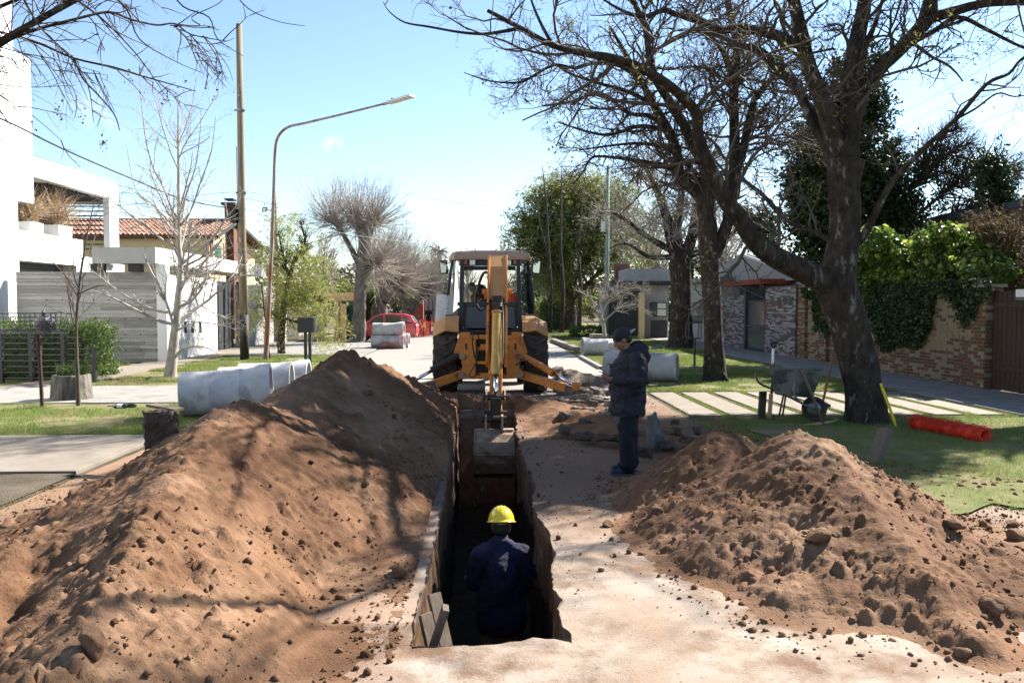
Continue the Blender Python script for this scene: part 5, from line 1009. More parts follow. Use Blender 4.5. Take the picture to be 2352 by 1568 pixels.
def bare(name, label, dx, yb, d, ht, seed, n=60, w=.16, group='bare trees far down the street'):
    g = np.random.RandomState(seed); b = G(dx,yb) if yb else Vector((D(dx,700,d).x, D(dx,700,d).y, 0)); t = thing(name, b, label, 'tree', group); Q,R = limb([(b,w*1.4),(b+Vector((.1,0,ht*.25)),w),(b+Vector((-.1,.1,ht*.5)),w*.7),(b+Vector((.1,0,ht*.8)),w*.3)],12); put('trunk', thick(Q,R,8,.08), bark_grey, t, True)
    q,r = resample(Q,R); s = spawn(q[None],r[None],n,(.35,.6),(20,50),.55,.3,g,.02); P1,R1 = grow(*s,6,.14,.08,.35,g); s = spawn(P1,R1,n*7,(.3,.6),(20,50),.6,.2,g,.014); P2,R2 = grow(*s,5,.14,.05,.5,g); s = spawn(P2,R2,n*22,(.3,.6),(20,50),.6,.2,g,.010); P3,R3 = grow(*s,4,.14,.05,.5,g)
    put('branches', merge([tubes(P1,R1,4),tubes(P2,R2,3)]), twig_grey, t, kind='stuff'); put('twigs', tubes(P3,R3,3), twig_grey, t, kind='stuff'); return t
bare('bare_tree','pale bare tree seen through the cab windows',1150,None,85,9,302,60)
bare('bare_tree','grey bare tree left of the cab behind the orange mesh',1000,None,80,8,303,60)
bare('bare_tree','grey bare tree between right cab mirror and leafy tree',1252,None,70,8,304,50)
bare('bare_tree','bare tree behind the low beige house fascia',1500,None,70,11,305,70,.2)
bare('bare_tree','bare tree rising behind second right trunk',1660,None,60,10,306,70,.2)
bare('bare_tree','grey bare tree behind feathery green tree',745,None,70,8.5,307,60)
bare('bare_tree','tall bare tree behind the third pollarded tree',1075,None,95,9.5,308,60)
for i,(dx,lb) in enumerate(((1262,'slim dark trunk immediately right of the cab'),(1290,'slim trunk beneath the cypress'),(1330,'pale slim trunk left of the green pole'))):
    d = 55; b = D(dx,700,d); t = MB(); t.tube([(b.x,b.y,0),(b.x+.1,b.y,3),(b.x-.1,b.y,6),(b.x+.2*(i-1),b.y+.3,9),(b.x+.5*(i-1),b.y+.3,11.5)],[.17,.14,.10,.06,.02],8); t.tube([(b.x-.05,b.y,5),(b.x-.7+i*.6,b.y+.2,7.6),(b.x-.9+i*.9,b.y,9.5)],[.07,.05,.02],6); o = t.build('slim_tree', bark, smooth=True); tag(o, lb, 'tree', 'slim trees in the park beyond the digger')
# small white barked shrub tree by the green pole
d0 = 38
t = pale_tree('bare_shrub_tree', G(1385,772), 'low pale bare shrub tree spreading before the green pole', L_([(1388,772,d0,12),(1385,740,d0,10),(1375,715,d0,9),(1370,700,d0,7)],14),
 [L_([(1380,725,d0,8),(1400,690,d0,6),(1440,665,d0,4),(1480,660,d0,2)]),L_([(1372,705,d0,7),(1350,680,d0,5),(1320,665,d0,3)]),L_([(1375,715,d0,7),(1385,670,d0,5),(1400,630,d0,3)]),L_([(1385,740,d0,7),(1420,710,d0,5),(1460,700,d0,3),(1490,720,d0,2)]),L_([(1372,705,d0,6),(1410,670,d0,4),(1450,640,d0,2)])], 73, 120, 700, 900, bark_pale, twig_grey)
# palm far away
d0 = 100; b = D(1010,700,d0); t = thing('palm_tree', (b.x,b.y,0), 'distant palm tree poking above the trees left of the cab', 'tree'); tp = D(1008,578,d0)
mb = MB(); mb.tube([(b.x,b.y,0),tp],[.35,.25],8); mb.build('trunk', bark_grey, t); g = np.random.RandomState(3); n = 46; a = g.uniform(0,6.28,n); e = g.uniform(-.3,1.3,n); di = np.stack([np.cos(a)*np.cos(e),np.sin(a)*np.cos(e),np.sin(e)],-1); P,R = grow(np.repeat(np.array(tp)[None],n,0), di, np.full(n,1.5), np.full(n,.11), 6, .03, -.18, .3, g); put('crown', tubes(P,R,3), leaf_dark, t, kind='stuff')

# --- hedge, vine, planted stump, shrubs
def bushy(name, label, cat, boxes, n, size, lm, seed, core=None, asp=1.8):
    g = np.random.RandomState(seed); b0 = boxes[0]; t = thing(name, ((b0[0]+b0[1])/2,(b0[2]+b0[3])/2,0), label, cat); C = []
    w = np.array([(b[1]-b[0])*(b[3]-b[2])+(b[1]-b[0])*(b[5]-b[4])+(b[3]-b[2])*(b[5]-b[4]) for b in boxes]); w /= w.sum()
    for b, k_ in zip(boxes, (w*n).astype(int)):
        p = g.rand(k_,3); ax = g.randint(0,3,k_); sd = g.randint(0,2,k_); p[np.arange(k_),ax] = sd+ (g.rand(k_)-.5)*.16; lo = np.array(b[0::2]); hi = np.array(b[1::2]); q_ = lo+p*(hi-lo); q_ += g.randn(k_,3)*.045+ (vn(q_[:,0]*3+q_[:,2]*2, q_[:,1]*3+q_[:,2],seed)[:,None])*.16; C.append(q_)
    C = np.concatenate(C); C = C[C[:,2] > .02]; put('leaves', leaves(C, size, asp, g), lm, t, kind='stuff')
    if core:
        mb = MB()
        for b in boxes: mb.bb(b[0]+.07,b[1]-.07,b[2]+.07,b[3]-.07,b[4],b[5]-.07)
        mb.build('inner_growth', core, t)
    return t
hx0, hx1 = D(160,800,22).x, D(252,800,22).x; hy = G(200,850).y
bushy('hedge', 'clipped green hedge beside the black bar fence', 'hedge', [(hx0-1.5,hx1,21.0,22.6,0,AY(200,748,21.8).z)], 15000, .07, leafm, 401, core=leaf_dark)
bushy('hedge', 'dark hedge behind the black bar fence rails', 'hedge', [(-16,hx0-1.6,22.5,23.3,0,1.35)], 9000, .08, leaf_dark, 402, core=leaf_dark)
# vine bush sprawling over the brick wall
g = np.random.RandomState(404); t = thing('vine_bush', (XR+.6, 20, 0), 'lush green vine bush spilling over the brick garden wall', 'bush')
cl = [(1990,600,24,30,22),(2040,580,23,44,34),(2110,580,22,50,44),(2180,570,21,54,40),(2250,590,20,50,44),(2290,640,19.3,26,26),(2200,640,20.5,60,40),(2100,640,22,60,34),(2020,640,23.5,40,24),(2160,620,21,60,50)]
C = []
for (dx,dy,d,rx,rz) in cl:
    c = D(dx,dy,d); c.x = max(c.x, XR-.1); n = 2500; u = nrm(g.randn(n,3))*(g.rand(n,1)**.33); C.append(np.array(c)+u*np.array((.75,rx*d/1829.3*1.3,rz*d/1829.3)))
C = np.concatenate(C); C += (fbm(C[:,1]*1.6,C[:,2]*1.6,9)[:,None])*np.array((-.7,.15,.55)); k_ = vn(C[:,1]*2.6,C[:,2]*2.6+C[:,0]*2,19) > -.20; C = C[k_]; put('leaves', leaves(C, .13, 1.5, g, flat=.8), leaf_lime, t, kind='stuff')
yo = C[g.choice(len(C), 900)]+np.array((-.1,0,.12))+g.randn(900,3)*.07; put('young_leaves', leaves(yo, .15, 1.5, g, flat=1.0), leaf_young, t, kind='stuff')
n = 26; st = np.stack([np.full(n,XR+.3), g.uniform(18.5,24,n), g.uniform(1.6,2.6,n)],-1); P,R = grow(st, nrm(g.randn(n,3)*np.array((.6,1,.5))+np.array((0,0,.8))), g.uniform(.8,2,n), np.full(n,.02), 6, .2, .05, .4, g); put('stems', tubes(P,R,4), bark, t, kind='stuff')
# ivy curtains hanging on the face of the wall
t = thing('ivy', (XR, 21, 0), 'dark ivy hanging down the face of the brick garden wall', 'ivy')
N = 52000; Yv = g.uniform(yg0-.1, yg1+.4, N); Zv = g.uniform(.1, 2.55, N)
dxs = 1176+1829.3*((XR-.035*Yv)/Yv)
low = np.interp(dxs, [1880,1890,1905,1940,1960,2010,2035,2045,2075,2100,2140,2160,2172,2190,2215,2240,2260,2300,2330], [2.2,1.2,.95,1.2,2.2,1.3,1.0,.75,.65,.75,.9,1.4,2.3,2.3,2.0,1.7,1.5,1.9,2.4])
nl = low+.35*fbm(Yv*2.2, Zv*0+2, 12)+.2*vn(Yv*7,Zv*2,13); ok = (Zv > nl) & (g.rand(N) < np.clip((Zv-nl)*5+.25,0,1)); Yv, Zv = Yv[ok], Zv[ok]; dep = .06+.16*np.clip(fbm(Yv*2,Zv*2,14)+.5,0,1)
C = np.stack([XR-.03-dep*g.rand(len(Yv))*1.3, Yv, Zv], -1); put('leaves', leaves(C, .085, 1.3, g, flat=0), leaf_vine, t, kind='stuff')
# low planting
def blades(name, label, c, rx, ry, n, h, m, seed, cat='plant', parent=None, w=.012):
    g = np.random.RandomState(seed); st = np.stack([c[0]+g.uniform(-rx,rx,n), c[1]+g.uniform(-ry,ry,n), np.full(n,c[2])],-1); a = g.uniform(0,6.28,n); e = np.radians(g.uniform(50,85,n)); di = np.stack([np.cos(a)*np.cos(e),np.sin(a)*np.cos(e),np.sin(e)],-1); P,R = grow(st,di,g.uniform(.5,1,n)*h,np.full(n,w),6,.05,-.12,.2,g)
    if parent is not None: return put(name, tubes(P,R,3), m, parent, kind='stuff')
    t = thing(name, c, label, cat); put('leaf_blades', tubes(P,R,3), m, t, kind='stuff'); return t
c = G(450,812); blades('grass_clump','tall bladed clump at the foot of the white garden wall', (c.x-.6,c.y,0), .9, 2.5, 340, 1.0, leafm, 411)
c = G(262,840); 
st = G(148,922); t = thing('tree_stump', st, 'cut tree stump used as planter in front of bar fence', 'stump'); r0 = 40*st.y/1829.3
V = []; n = 64; prof = [(1.12,0),(1.04,.12),(1.0,.35),(.97,.50),(.93,.52),(.80,.52),(.70,.49),(0.01,.48)]
for (r,z) in prof:
    for j in range(n):
        a = 2*math.pi*j/n; k_ = 1+(.06*vn(j*.55+0, z*1.5, 3)+.05*(abs(math.sin(a*13+z))-.5)+.05*vn(j*.25,0,4))*(1 if r > .9 else .3); V.append((st.x+math.cos(a)*r*r0*k_, st.y+.3+math.sin(a)*r*r0*k_, z+.01*vn(j*.7,z*3,8)))
F = [(i*n+j,i*n+(j+1)%n,(i+1)*n+(j+1)%n,(i+1)*n+j) for i in range(len(prof)-1) for j in range(n)]
put('bark', (np.array(V), np.array(F)), bark_grey, t, False); blades('leaf_blades','',(st.x,st.y+.3,.5),.2,.2,200,.34,leafm,412,parent=t,w=.008)
c = G(1350,775); bushy('shrub','leafy green shrub growing by the kerb left of the green pole','shrub',[(c.x-.9,c.x+.9,c.y-.4,c.y+.8,0,.6)],2500,.13,leafm,413)
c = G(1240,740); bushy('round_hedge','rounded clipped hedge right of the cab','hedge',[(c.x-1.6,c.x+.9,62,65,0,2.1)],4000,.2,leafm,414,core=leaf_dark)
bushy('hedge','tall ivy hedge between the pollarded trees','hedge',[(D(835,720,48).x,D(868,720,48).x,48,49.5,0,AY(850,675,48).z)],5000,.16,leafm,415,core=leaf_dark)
# ================================================================ THE DIGGER (backhoe loader seen from behind)
BX = .14; RA = 17.85      # centre line and rear axle
bh = thing('backhoe_loader', (BX, RA, 0), 'orange backhoe loader digging the trench with stabiliser legs spread', 'digger')
def wheel(cx, cy, r, w, name='wheel'):
    tread = MB(); tread.lathe([(r*.62,-w*.46),(r*.80,-w*.5),(r*.93,-w*.49),(r*.955,-w*.40),(r*.955,w*.40),(r*.93,w*.49),(r*.80,w*.5),(r*.62,w*.46),(r*.55,w*.2),(r*.55,-w*.2)], (cx,cy,r), (1,0,0), 40, closed=True)
    wh = tread.build(name, rubber, bh, True); auto_smooth(wh, 35)
    rim = MB(); rim.lathe([(r*.62,-w*.40),(r*.58,-w*.36),(r*.5,-w*.1),(r*.2,-w*.08),(0.001,-w*.08)], (cx,cy,r), (1,0,0), 28); rim.lathe([(0.001,w*.08),(r*.2,w*.08),(r*.5,w*.1),(r*.58,w*.36),(r*.62,w*.40)], (cx,cy,r), (1,0,0), 28); rim.build('rim', orange, wh, True)
    n = 17; lug = {}
    for sd in (-1,1):
        mb = MB(); P = [(0,0),(.5,.30)]    # chevron bar from the centre outwards
        a = []; hw = .075*r/.71
        for (u, off) in ((-.04,.0),(.26,.06),(.52,.18)):
            for (dz, rr) in ((-hw,.90),(hw,.90),(hw*.75,1.0 if u < .5 else .965),(-hw*.75,1.0 if u < .5 else .965)):
                an = (off*1.25+dz)/r*.9; R = r*rr; a.append(Vector((sd*u*w*.98, R*math.sin(an), R*math.cos(an))))
        mb.add(a, [(k*4+i,k*4+(i+1)%4,(k+1)*4+(i+1)%4,(k+1)*4+i) for k in range(2) for i in range(4)]+[(3,2,1,0),(8,9,10,11)]); me = arr_mesh('lug', np.concatenate(mb.V), mb.F, rubber)
        for i in range(n):
            o = link('lug', me, wh); o.location = Vector((cx,cy,r))-origin(wh); o.rotation_euler = (-(2*math.pi*(i+(.5 if sd > 0 else 0))/n),0,0)
    return wh
wheel(BX-1.0, RA, .70, .50); wheel(BX+1.0, RA, .70, .50); wheel(BX-.85, RA+2.15, .46, .32); wheel(BX+.85, RA+2.15, .46, .32)
mb = MB(); mb.tube([(BX-.8,RA,.70),(BX+.8,RA,.70)],.13,12); mb.tube([(BX-.7,RA+2.15,.46),(BX+.7,RA+2.15,.46)],.08,10); mb.build('axle', blackm, bh)
# fenders
for s in (-1,1):
    pts = [(.52,-.42,1.34),(1.05,-.42,1.34),(1.28,-.30,1.50),(1.30,.25,1.60),(.90,.05,1.70),(.62,-.20,1.62)]
    mb = MB(); f = lambda p: (BX+s*p[0], RA+p[1], p[2])
    prof = [(-.44,1.36),(-.34,1.52),(-.12,1.64),(.30,1.66),(.62,1.50)]
    V = []
    for i,(yy,zz) in enumerate(prof):
        V += [(BX+s*.70,RA+yy,zz+.06*(i>0)),(BX+s*1.0,RA+yy+.0,zz+.03),(BX+s*1.26,RA+yy+.08,zz-.10),(BX+s*1.27,RA+yy+.08,zz-.17)]
    F = [(i*4+j,i*4+j+1,(i+1)*4+j+1,(i+1)*4+j) for i in range(4) for j in range(3)]; F = F if s > 0 else [q[::-1] for q in F]
    mb.add(V,F); o = mb.build('fender', peach, bh); sm = o.modifiers.new('thick','SOLIDIFY'); sm.thickness = .05; sm.offset = -1
# chassis, hood, loader arms and bucket in front of the cab
mb = MB(); mb.bb(BX-.42,BX+.42,RA-.35,RA+3.0,.55,1.0); mb.bb(BX-.6,BX+.6,RA-.2,RA+1.2,1.0,1.32); mb.build('chassis', blackm, bh)
mb = MB(); mb.bb(BX-.42,BX+.42,RA+1.35,RA+3.1,1.0,1.75); mb.build('hood', orange, bh, bevel=.06)
for s in (-1,1):
    mb = MB(); mb.prism([(RA+1.3,1.5),(RA+2.4,1.35),(RA+3.5,.5),(RA+3.7,.62),(RA+2.5,1.55),(RA+1.3,1.7)], BX+s*.62-.05, BX+s*.62+.05, 'x'); mb.build('loader_arm', orange, bh)
mb = MB(); mb.prism([(RA+3.6,.08),(RA+4.5,.08),(RA+4.5,.12),(RA+3.75,.2),(RA+3.72,.8),(RA+3.65,.85),(RA+3.55,.6)], BX-1.1, BX+1.1, 'x'); mb.build('loader_bucket', orange, bh)
# cab: floor and lower panel, posts, roof, glass
yR = RA-.02; zc0, zc1 = 1.33, 2.98
mb = MB(); mb.bb(BX-.74,BX+.74,yR,yR+.06,zc0,zc0+.10); mb.bb(BX-.74,BX+.74,yR,yR+.06,zc0+.60,zc0+.68); mb.bb(BX-.70,BX+.70,yR+.0,yR+.09,zc1-.16,zc1+.04); mb.build('cab_crossbar', cabm, bh)
mb = MB(); mb.bb(BX-.60,BX+.60,yR+.02,yR+.05,zc0+.10,zc0+.60); pn = mb.build('lower_panel', cabm, bh)
mb = MB(); poly = []
for (cx,cz,a0) in ((-.46,.16,180),(.46,.16,270),(.50,.54,0),(-.50,.54,90)):
    for k in range(5):
        a = R_(a0+k*22.5); rr = .10 if cz < .3 else .03; poly.append((BX+cx+rr*math.cos(a), zc0+cz+rr*math.sin(a)))
mb.prism(poly, yR+.0, yR+.02,'y'); mb.build('inset', cabpanel, pn)
for s in (-1,1):
    mb = MB(); mb.bar((BX+s*.66,yR+.03,zc0),(BX+s*.62,yR+.03,zc1+.02),.13,.09); mb.build('cab_post', cabm, bh)
    mb = MB(); mb.tube([(BX+s*1.0,yR+.55,zc0+.25),(BX+s*.99,yR+.55,zc0+.8),(BX+s*.86,yR+.5,zc1)],.035,8); mb.build('cab_post', cabm, bh)
    mb = MB(); mb.tube([(BX+s*.98,yR+1.45,zc0),(BX+s*.84,yR+1.35,zc1)],.045,8); mb.build('cab_post', cabm, bh)
    # curved rear quarter glass
    V = [(BX+s*.70,yR+.05,zc0+.55),(BX+s*.84,yR+.22,zc0+.42),(BX+s*1.0,yR+.52,zc0+.40),(BX+s*.68,yR+.05,zc1),(BX+s*.77,yR+.2,zc1),(BX+s*.86,yR+.48,zc1)]
    mb = MB(); mb.add(V,[(0,1,4,3),(1,2,5,4)]); mb.build('quarter_glass', cabglass, bh)
    mb = MB(); mb.quad((BX+s*1.0,yR+.56,zc0+.4),(BX+s*.98,yR+1.44,zc0+.4),(BX+s*.84,yR+1.34,zc1),(BX+s*.86,yR+.5,zc1)); mb.build('side_glass', cabglass, bh)
    mb = MB(); mb.add([(BX+s*.70,yR+.03,zc0),(BX+s*.84,yR+.2,zc0+.05),(BX+s*.98,yR+.5,zc0+.25),(BX+s*.70,yR+.03,zc0+.55),(BX+s*.84,yR+.2,zc0+.42),(BX+s*1.0,yR+.5,zc0+.40)],[(0,1,4,3),(1,2,5,4)]); o = mb.build('side_panel', cabm if s < 0 else cabm, bh); sm = o.modifiers.new('t','SOLIDIFY'); sm.thickness = .03
    mb = MB(); mb.bb(BX+s*.95,BX+s*.99,yR+.6,yR+1.45,zc0,zc0+.4); mb.build('door_panel', cabm, bh)
mb = MB(); mb.quad((BX-.58,yR+.04,zc0+.68),(BX+.58,yR+.04,zc0+.68),(BX+.56,yR+.04,zc1-.16),(BX-.56,yR+.04,zc1-.16)); mb.build('rear_window', glass('rear_glass',(.86,.9,.91),.2), bh)
mb = MB(); mb.bb(BX-.7,BX+.7,yR+1.42,yR+1.46,zc0+.1,zc0+.45); mb.build('dashboard', blackm, bh)
mb = MB(); mb.bb(BX-.62,BX+.62,yR+1.38,yR+1.42,zc1-.2,zc1-.1); mb.build('front_crossbar', cabm, bh)
mb = MB(); mb.bb(BX-.9,BX+.9,yR+.2,yR+1.4,zc0-.02,zc0+.02); mb.build('cab_floor', blackm, bh)
V = []; rz = 3.0   # roof with chamfered rim
ring = [(-.80,-.10),(.80,-.10),(.90,.05),(.95,.5),(.95,1.5),(.8,1.62),(-.8,1.62),(-.95,1.5),(-.95,.5),(-.90,.05)]
mb = MB()
for (k_, z) in ((.985,zc1-.02),(1.0,zc1+.02),(1.0,zc1+.07),(.93,zc1+.16),(.7,zc1+.20)):
    V += [(BX+x*k_, yR+.76+(y-.76)*k_, z-.05*max(0,abs(x)-.7)) for x,y in ring]
n = len(ring); F = [(i*n+j,i*n+(j+1)%n,(i+1)*n+(j+1)%n,(i+1)*n+j) for i in range(4) for j in range(n)]+[tuple(range(n))[::-1],tuple(4*n+j for j in range(n))]
mb.add(V,F); rf = mb.build('roof', rooftan, bh)
for s in (-1,1):
    mb = MB(); mb.bb(BX+s*.60-.09,BX+s*.60+.09,yR-.03,yR+.02,zc1-.14,zc1+.0); mb.build('tail_light', redlight, bh, bevel=.01)
    mb = MB(); mb.bb(BX+s*.40-.075,BX+s*.40+.075,yR-.06,yR+.0,zc1-.16,zc1-.02); wl_ = mb.build('work_light', blackm, bh); mb = MB(); mb.bb(BX+s*.40-.06,BX+s*.40+.06,yR-.068,yR-.06,zc1-.145,zc1-.035); mb.build('lens', lens, wl_)
    # mirrors
    c = D(1019 if s < 0 else 1232, 613, 18.5); mb = MB(); mb.tube([(BX+s*.92,yR+.5,c.z+.08),(c.x,c.y,c.z+.05)],.012,6); mb.tube([(BX+s*.95,yR+.5,c.z-.18),(c.x,c.y,c.z-.14)],.012,6); arm = mb.build('mirror_arm', blackm, bh)
    mb = MB(); mb.box(c,(.19,.05,.32),(0,s*R_(6),-s*R_(12))); mr_ = mb.build('mirror', blackm, bh, bevel=.025); mb = MB(); mb.box(c+Vector((0,-.028,0)),(.15,.004,.27),(0,s*R_(6),-s*R_(12))); mb.build('mirror_face', mirrorm, mr_)
mb = MB(); mb.box(D(1022,708,18.3),(.42,.02,.62),(0,R_(4),0)); mb.build('taped_panel', labelw, bh)     # pale sheet on the left door
for k in range(9):
    c = D(1022,682+k*6.2,18.28); mb = MB(); mb.box(c,(.40,.006,.035)); mb.build('panel_rib', labelw, bh)
# steering column, seat, red coat on the ledge
mb = MB(); mb.bb(BX-.3,BX+.25,yR+.62,yR+1.05,zc0+.02,zc0+.42); mb.bb(BX-.28,BX+.22,yR+.98,yR+1.1,zc0+.42,zc0+.95); mb.build('seat', blackm, bh, bevel=.04)
mb = MB(); mb.tube([(BX+.3,yR+.3,zc0),(BX+.33,yR+.28,zc0+.75)],.02,6); mb.ell((BX+.33,yR+.28,zc0+.78),.04,1); mb.tube([(BX+.1,yR+.3,zc0),(BX+.12,yR+.28,zc0+.7)],.02,6); mb.build('control_lever', blackm, bh)
jk = MB(); jk.ell((BX+.46,yR+.28,zc0+.74),(.22,.14,.13),3,.12,3); jk = jk.build('coat', redplastic, smooth=True); tag(jk, 'orange red coat lying inside the rear cab window', 'coat')
# rear frame plates with slots and pins
yF = RA-1.0
for s in (-1,1):
    pl = [(.33,.40),(.62,.42),(.68,.52),(.60,.62),(.62,.85),(.72,.97),(.60,1.12),(.55,1.22),(.32,1.22)] ; X0 = lambda u: BX+s*(u+.0)
    mb = MB(); mb.prism([(X0(u),z) for u,z in pl], yF-.02, yF+.03,'y'); fp = mb.build('frame_plate', orange, bh)
    mb = MB(); mb.prism([(X0(u),z) for u,z in pl], yF+.28, yF+.33,'y'); mb.bb(X0(.32)-.02,X0(.32)+.02,yF-.01,yF+.32,.42,1.2); mb.build('inner_plate', grease, bh)
    for (u,z) in ((.60,.86),(.62,.47)):
        mb = MB(); mb.tube([(X0(u),yF-.07,z),(X0(u),yF+.36,z)],.055,14); mb.tube([(X0(u),yF-.04,z),(X0(u),yF-.021,z)],.075,14); mb.build('pin', steel, fp)
    mb = MB(); mb.bb(X0(.52)-.018,X0(.52)+.018,yF-.024,yF-.018,1.0,1.14); mb.build('slot', blackm, fp)
    mb = MB(); mb.prism([(X0(.66),1.36),(X0(.45),1.36),(X0(.45),1.18),(X0(.72),.86),(X0(.80),.92)], yF+.32,yF+.42,'y'); mb.build('brace', orange, bh)
mb = MB(); mb.bb(BX-.62,BX+.62,yF+.06,yF+.26,.98,1.06); mb.bb(BX-.62,BX+.62,yF-.04,yF+.26,.70,.76); mb.bb(BX-.42,BX+.42,yF-.05,yF+.3,.40,.47); mb.build('slide_rail', orange, bh)
mb = MB(); mb.bb(BX-.3,BX+.3,yF+.1,yF+.65,.5,1.25); mb.build('valve_block', grease, bh)
mb = MB(); mb.bb(BX-.22,BX+.22,yF-.22,yF+.05,.42,.52); mb.bb(BX-.22,BX+.22,yF-.22,yF+.05,1.02,1.12); mb.tube([(BX,yF-.16,.40),(BX,yF-.16,1.14)],.06,12); mb.build('swing_post', orange, bh)
mb = MB(); mb.bb(BX-.5,BX+.5,yF-.01,yF+.1,zc0-.1,zc0-.02); mb.bb(BX-.6,BX-.45,yF+.1,yF+.6,zc0-.14,zc0-.04); mb.bb(BX+.45,BX+.6,yF+.1,yF+.6,zc0-.14,zc0-.04); mb.build('under_cab_frame', orange, bh)
# stabilisers
def stab(s, arm_end, rod_end, dist):
    a = Vector((BX+s*.63, yF+.14, .47)); b = D(*arm_end, dist); m_ = MB(); d = (b-a).normalized(); mid = a+(b-a)*.68
    m_.bar(a, mid, .13, .17); arm = m_.build('stabiliser_leg', orange, bh, bevel=.01)
    m_ = MB(); m_.bar(mid-d*.02, b, .15, .15); m_.box(b+Vector((0,0,-.07)), (.5,.34,.07),(0,s*.18,0)); m_.build('foot', rubblem, arm)
    c = Vector((BX+s*.62, yF+.14, .90)); e = D(*rod_end, dist-.05); dd = (e-c).normalized(); bod = c+(e-c)*.60
    m_ = MB(); m_.tube([c,bod],.072,14); m_.tube([bod-dd*.04,bod+dd*.03],.085,14); m_.tube([c+dd*.25-Vector((0,.09,0)),bod-dd*.1-Vector((0,.09,0))],.014,6); cy = m_.build('stabiliser_cylinder', orange if s > 0 else grease, bh, smooth=False); auto_smooth(cy)
    m_ = MB(); m_.tube([bod,e],.036,12); m_.build('rod', chrome, cy, True); m_ = MB(); m_.tube([e-Vector((0,.09,0)),e+Vector((0,.09,0))],.085,14); m_.build('rod_eye', orange, cy)
    return arm
ar = stab(1,(1358,908),(1322,886),16.0); al = stab(-1,(965,893),(950,874),16.6)
# faded red handwriting on the right stabiliser leg
a = Vector((BX+.63, yF+.14, .47)); b = D(1358,908,16.0); u = (b-a).normalized()
mb = MB(); nn = Vector((0,-1,0)); up = nn.cross(u)*-1; up = up if up.z > 0 else -up
g = random.Random(2); o0 = a+u*.75+Vector((0,-.068,0))
for k in range(7):
    p0 = o0+u*(k*.085); pts = [p0+up*(.03*math.sin(j*1.7+k*2.1))+u*(.016*j) for j in range(5)]; mb.tube(pts,.006,4)
mb.build('handwriting', redprint, ar)
# boom, dipper and bucket
AXx = .21; yE = 14.75; boom = MB(); boom.prism([(yF-.10,.55),(yF-.30,.62),(yF-.9,1.7),(yE+.15,2.85),(yE+.0,2.82),(yE+.02,2.45),(yE+.7,2.05),(yF-.45,1.25),(yF-.05,1.0)], AXx-.12, AXx+.14, 'x'); boom = boom.build('boom', orange, bh, bevel=.015)
bt = Vector((BX, yE-.1, 2.35)); tipp = Vector((BX, 12.9, .30))
dcol = D(1145,605,14.6)
top = Vector((.245, 14.55, D(1145,603,14.55).z)); 
# dipper: side plates and back plate, from above the joint down to the bucket pivot
pivot = Vector((.18, 12.75, D(1140,950,12.75).z)); ax = (pivot-top).normalized(); Ld = (pivot-top).length; nb = Vector((1,0,0)).cross(ax); nb = nb if nb.y < 0 else -nb   # nb points towards the camera
dp = MB()
def dpt(t, n_, x): return top+ax*(t*Ld)+nb*n_+Vector((x,0,0))
def plate(prof, x0, x1, name, m_, parent, **k):
    mb = MB(); n = len(prof); V = [dpt(t,q,x0) for t,q in prof]+[dpt(t,q,x1) for t,q in prof]; mb.add(V,[(i,(i+1)%n,n+(i+1)%n,n+i) for i in range(n)]+[tuple(range(n))[::-1],tuple(range(n,2*n))]); return mb.build(name, m_, parent, **k)
dipper = plate([(.0,-.22),(.0,.10),(.14,.16),(.25,.12),(.30,.06),(.62,.05),(.78,.02),(1.0,.0),(1.0,-.14),(.7,-.24),(.3,-.36)], -.105, .105, 'dipper', orange, bh, bevel=.012)
for s in (-1,1): plate([(-.015,-.22),(-.015,.16),(.14,.22),(.34,.20),(.66,.16),(.70,.04),(.70,-.1),(.3,-.36)], s*.155-.022, s*.155+.022, 'side_plate', orange, dipper, bevel=.006)
plate([(-.01,.02),(-.01,.15),(.08,.19),(.30,.15),(.30,.06),(.14,.10)], -.132, .132, 'face_plate', peach, dipper)
# bucket cylinder lying on the dipper
c0, c1 = dpt(.40,.17,-.0), dpt(.80,.15,-.0); mb = MB(); mb.tube([c0,c0+(c1-c0)*.94,c1],[.085,.085,.06],18); mb.tube([c0,c0+(c1-c0)*.02],[.10,.10],18); cy = mb.build('bucket_cylinder', cylyellow, dipper, True); auto_smooth(cy)
mb = MB(); mb.tube([c1,dpt(.92,.13,0)],.04,12); mb.build('rod', chrome, dipper, True)
mb = MB(); mb.box(dpt(.345,.15,0),(.17,.17,.34)); mb.build('cylinder_clevis', grease, dipper, bevel=.02)
for (t_,q_,hw_,r_) in ((.345,.17,.215,.04),(.9,.02,.19,.045),(.93,.13,.2,.04),(1.0,-.03,.19,.06)):
    mb = MB(); mb.tube([dpt(t_,q_,-hw_),dpt(t_,q_,hw_)],r_,12); mb.build('pivot_pin', grease, dipper)
for s in (-1,1):
    mb = MB(); mb.bar(dpt(.87,-.02,s*.15),dpt(.95,.14,s*.15),.025,.09); mb.build('link', steel, dipper)
mb = MB(); mb.box((pivot.x,pivot.y+.02,pivot.z-.0),(.17,.17,.5)); mb.build('dipper_end', grease, dipper, bevel=.01)
# joint ears and swing link
for s in (-1,1):
    mb = MB(); mb.box(dpt(.22,-.05,s*.21),(.03,.2,.17)); mb.tube([dpt(.22,.02,s*.17),dpt(.22,.02,s*.27)],.05,12); mb.build('ear', orange, dipper)
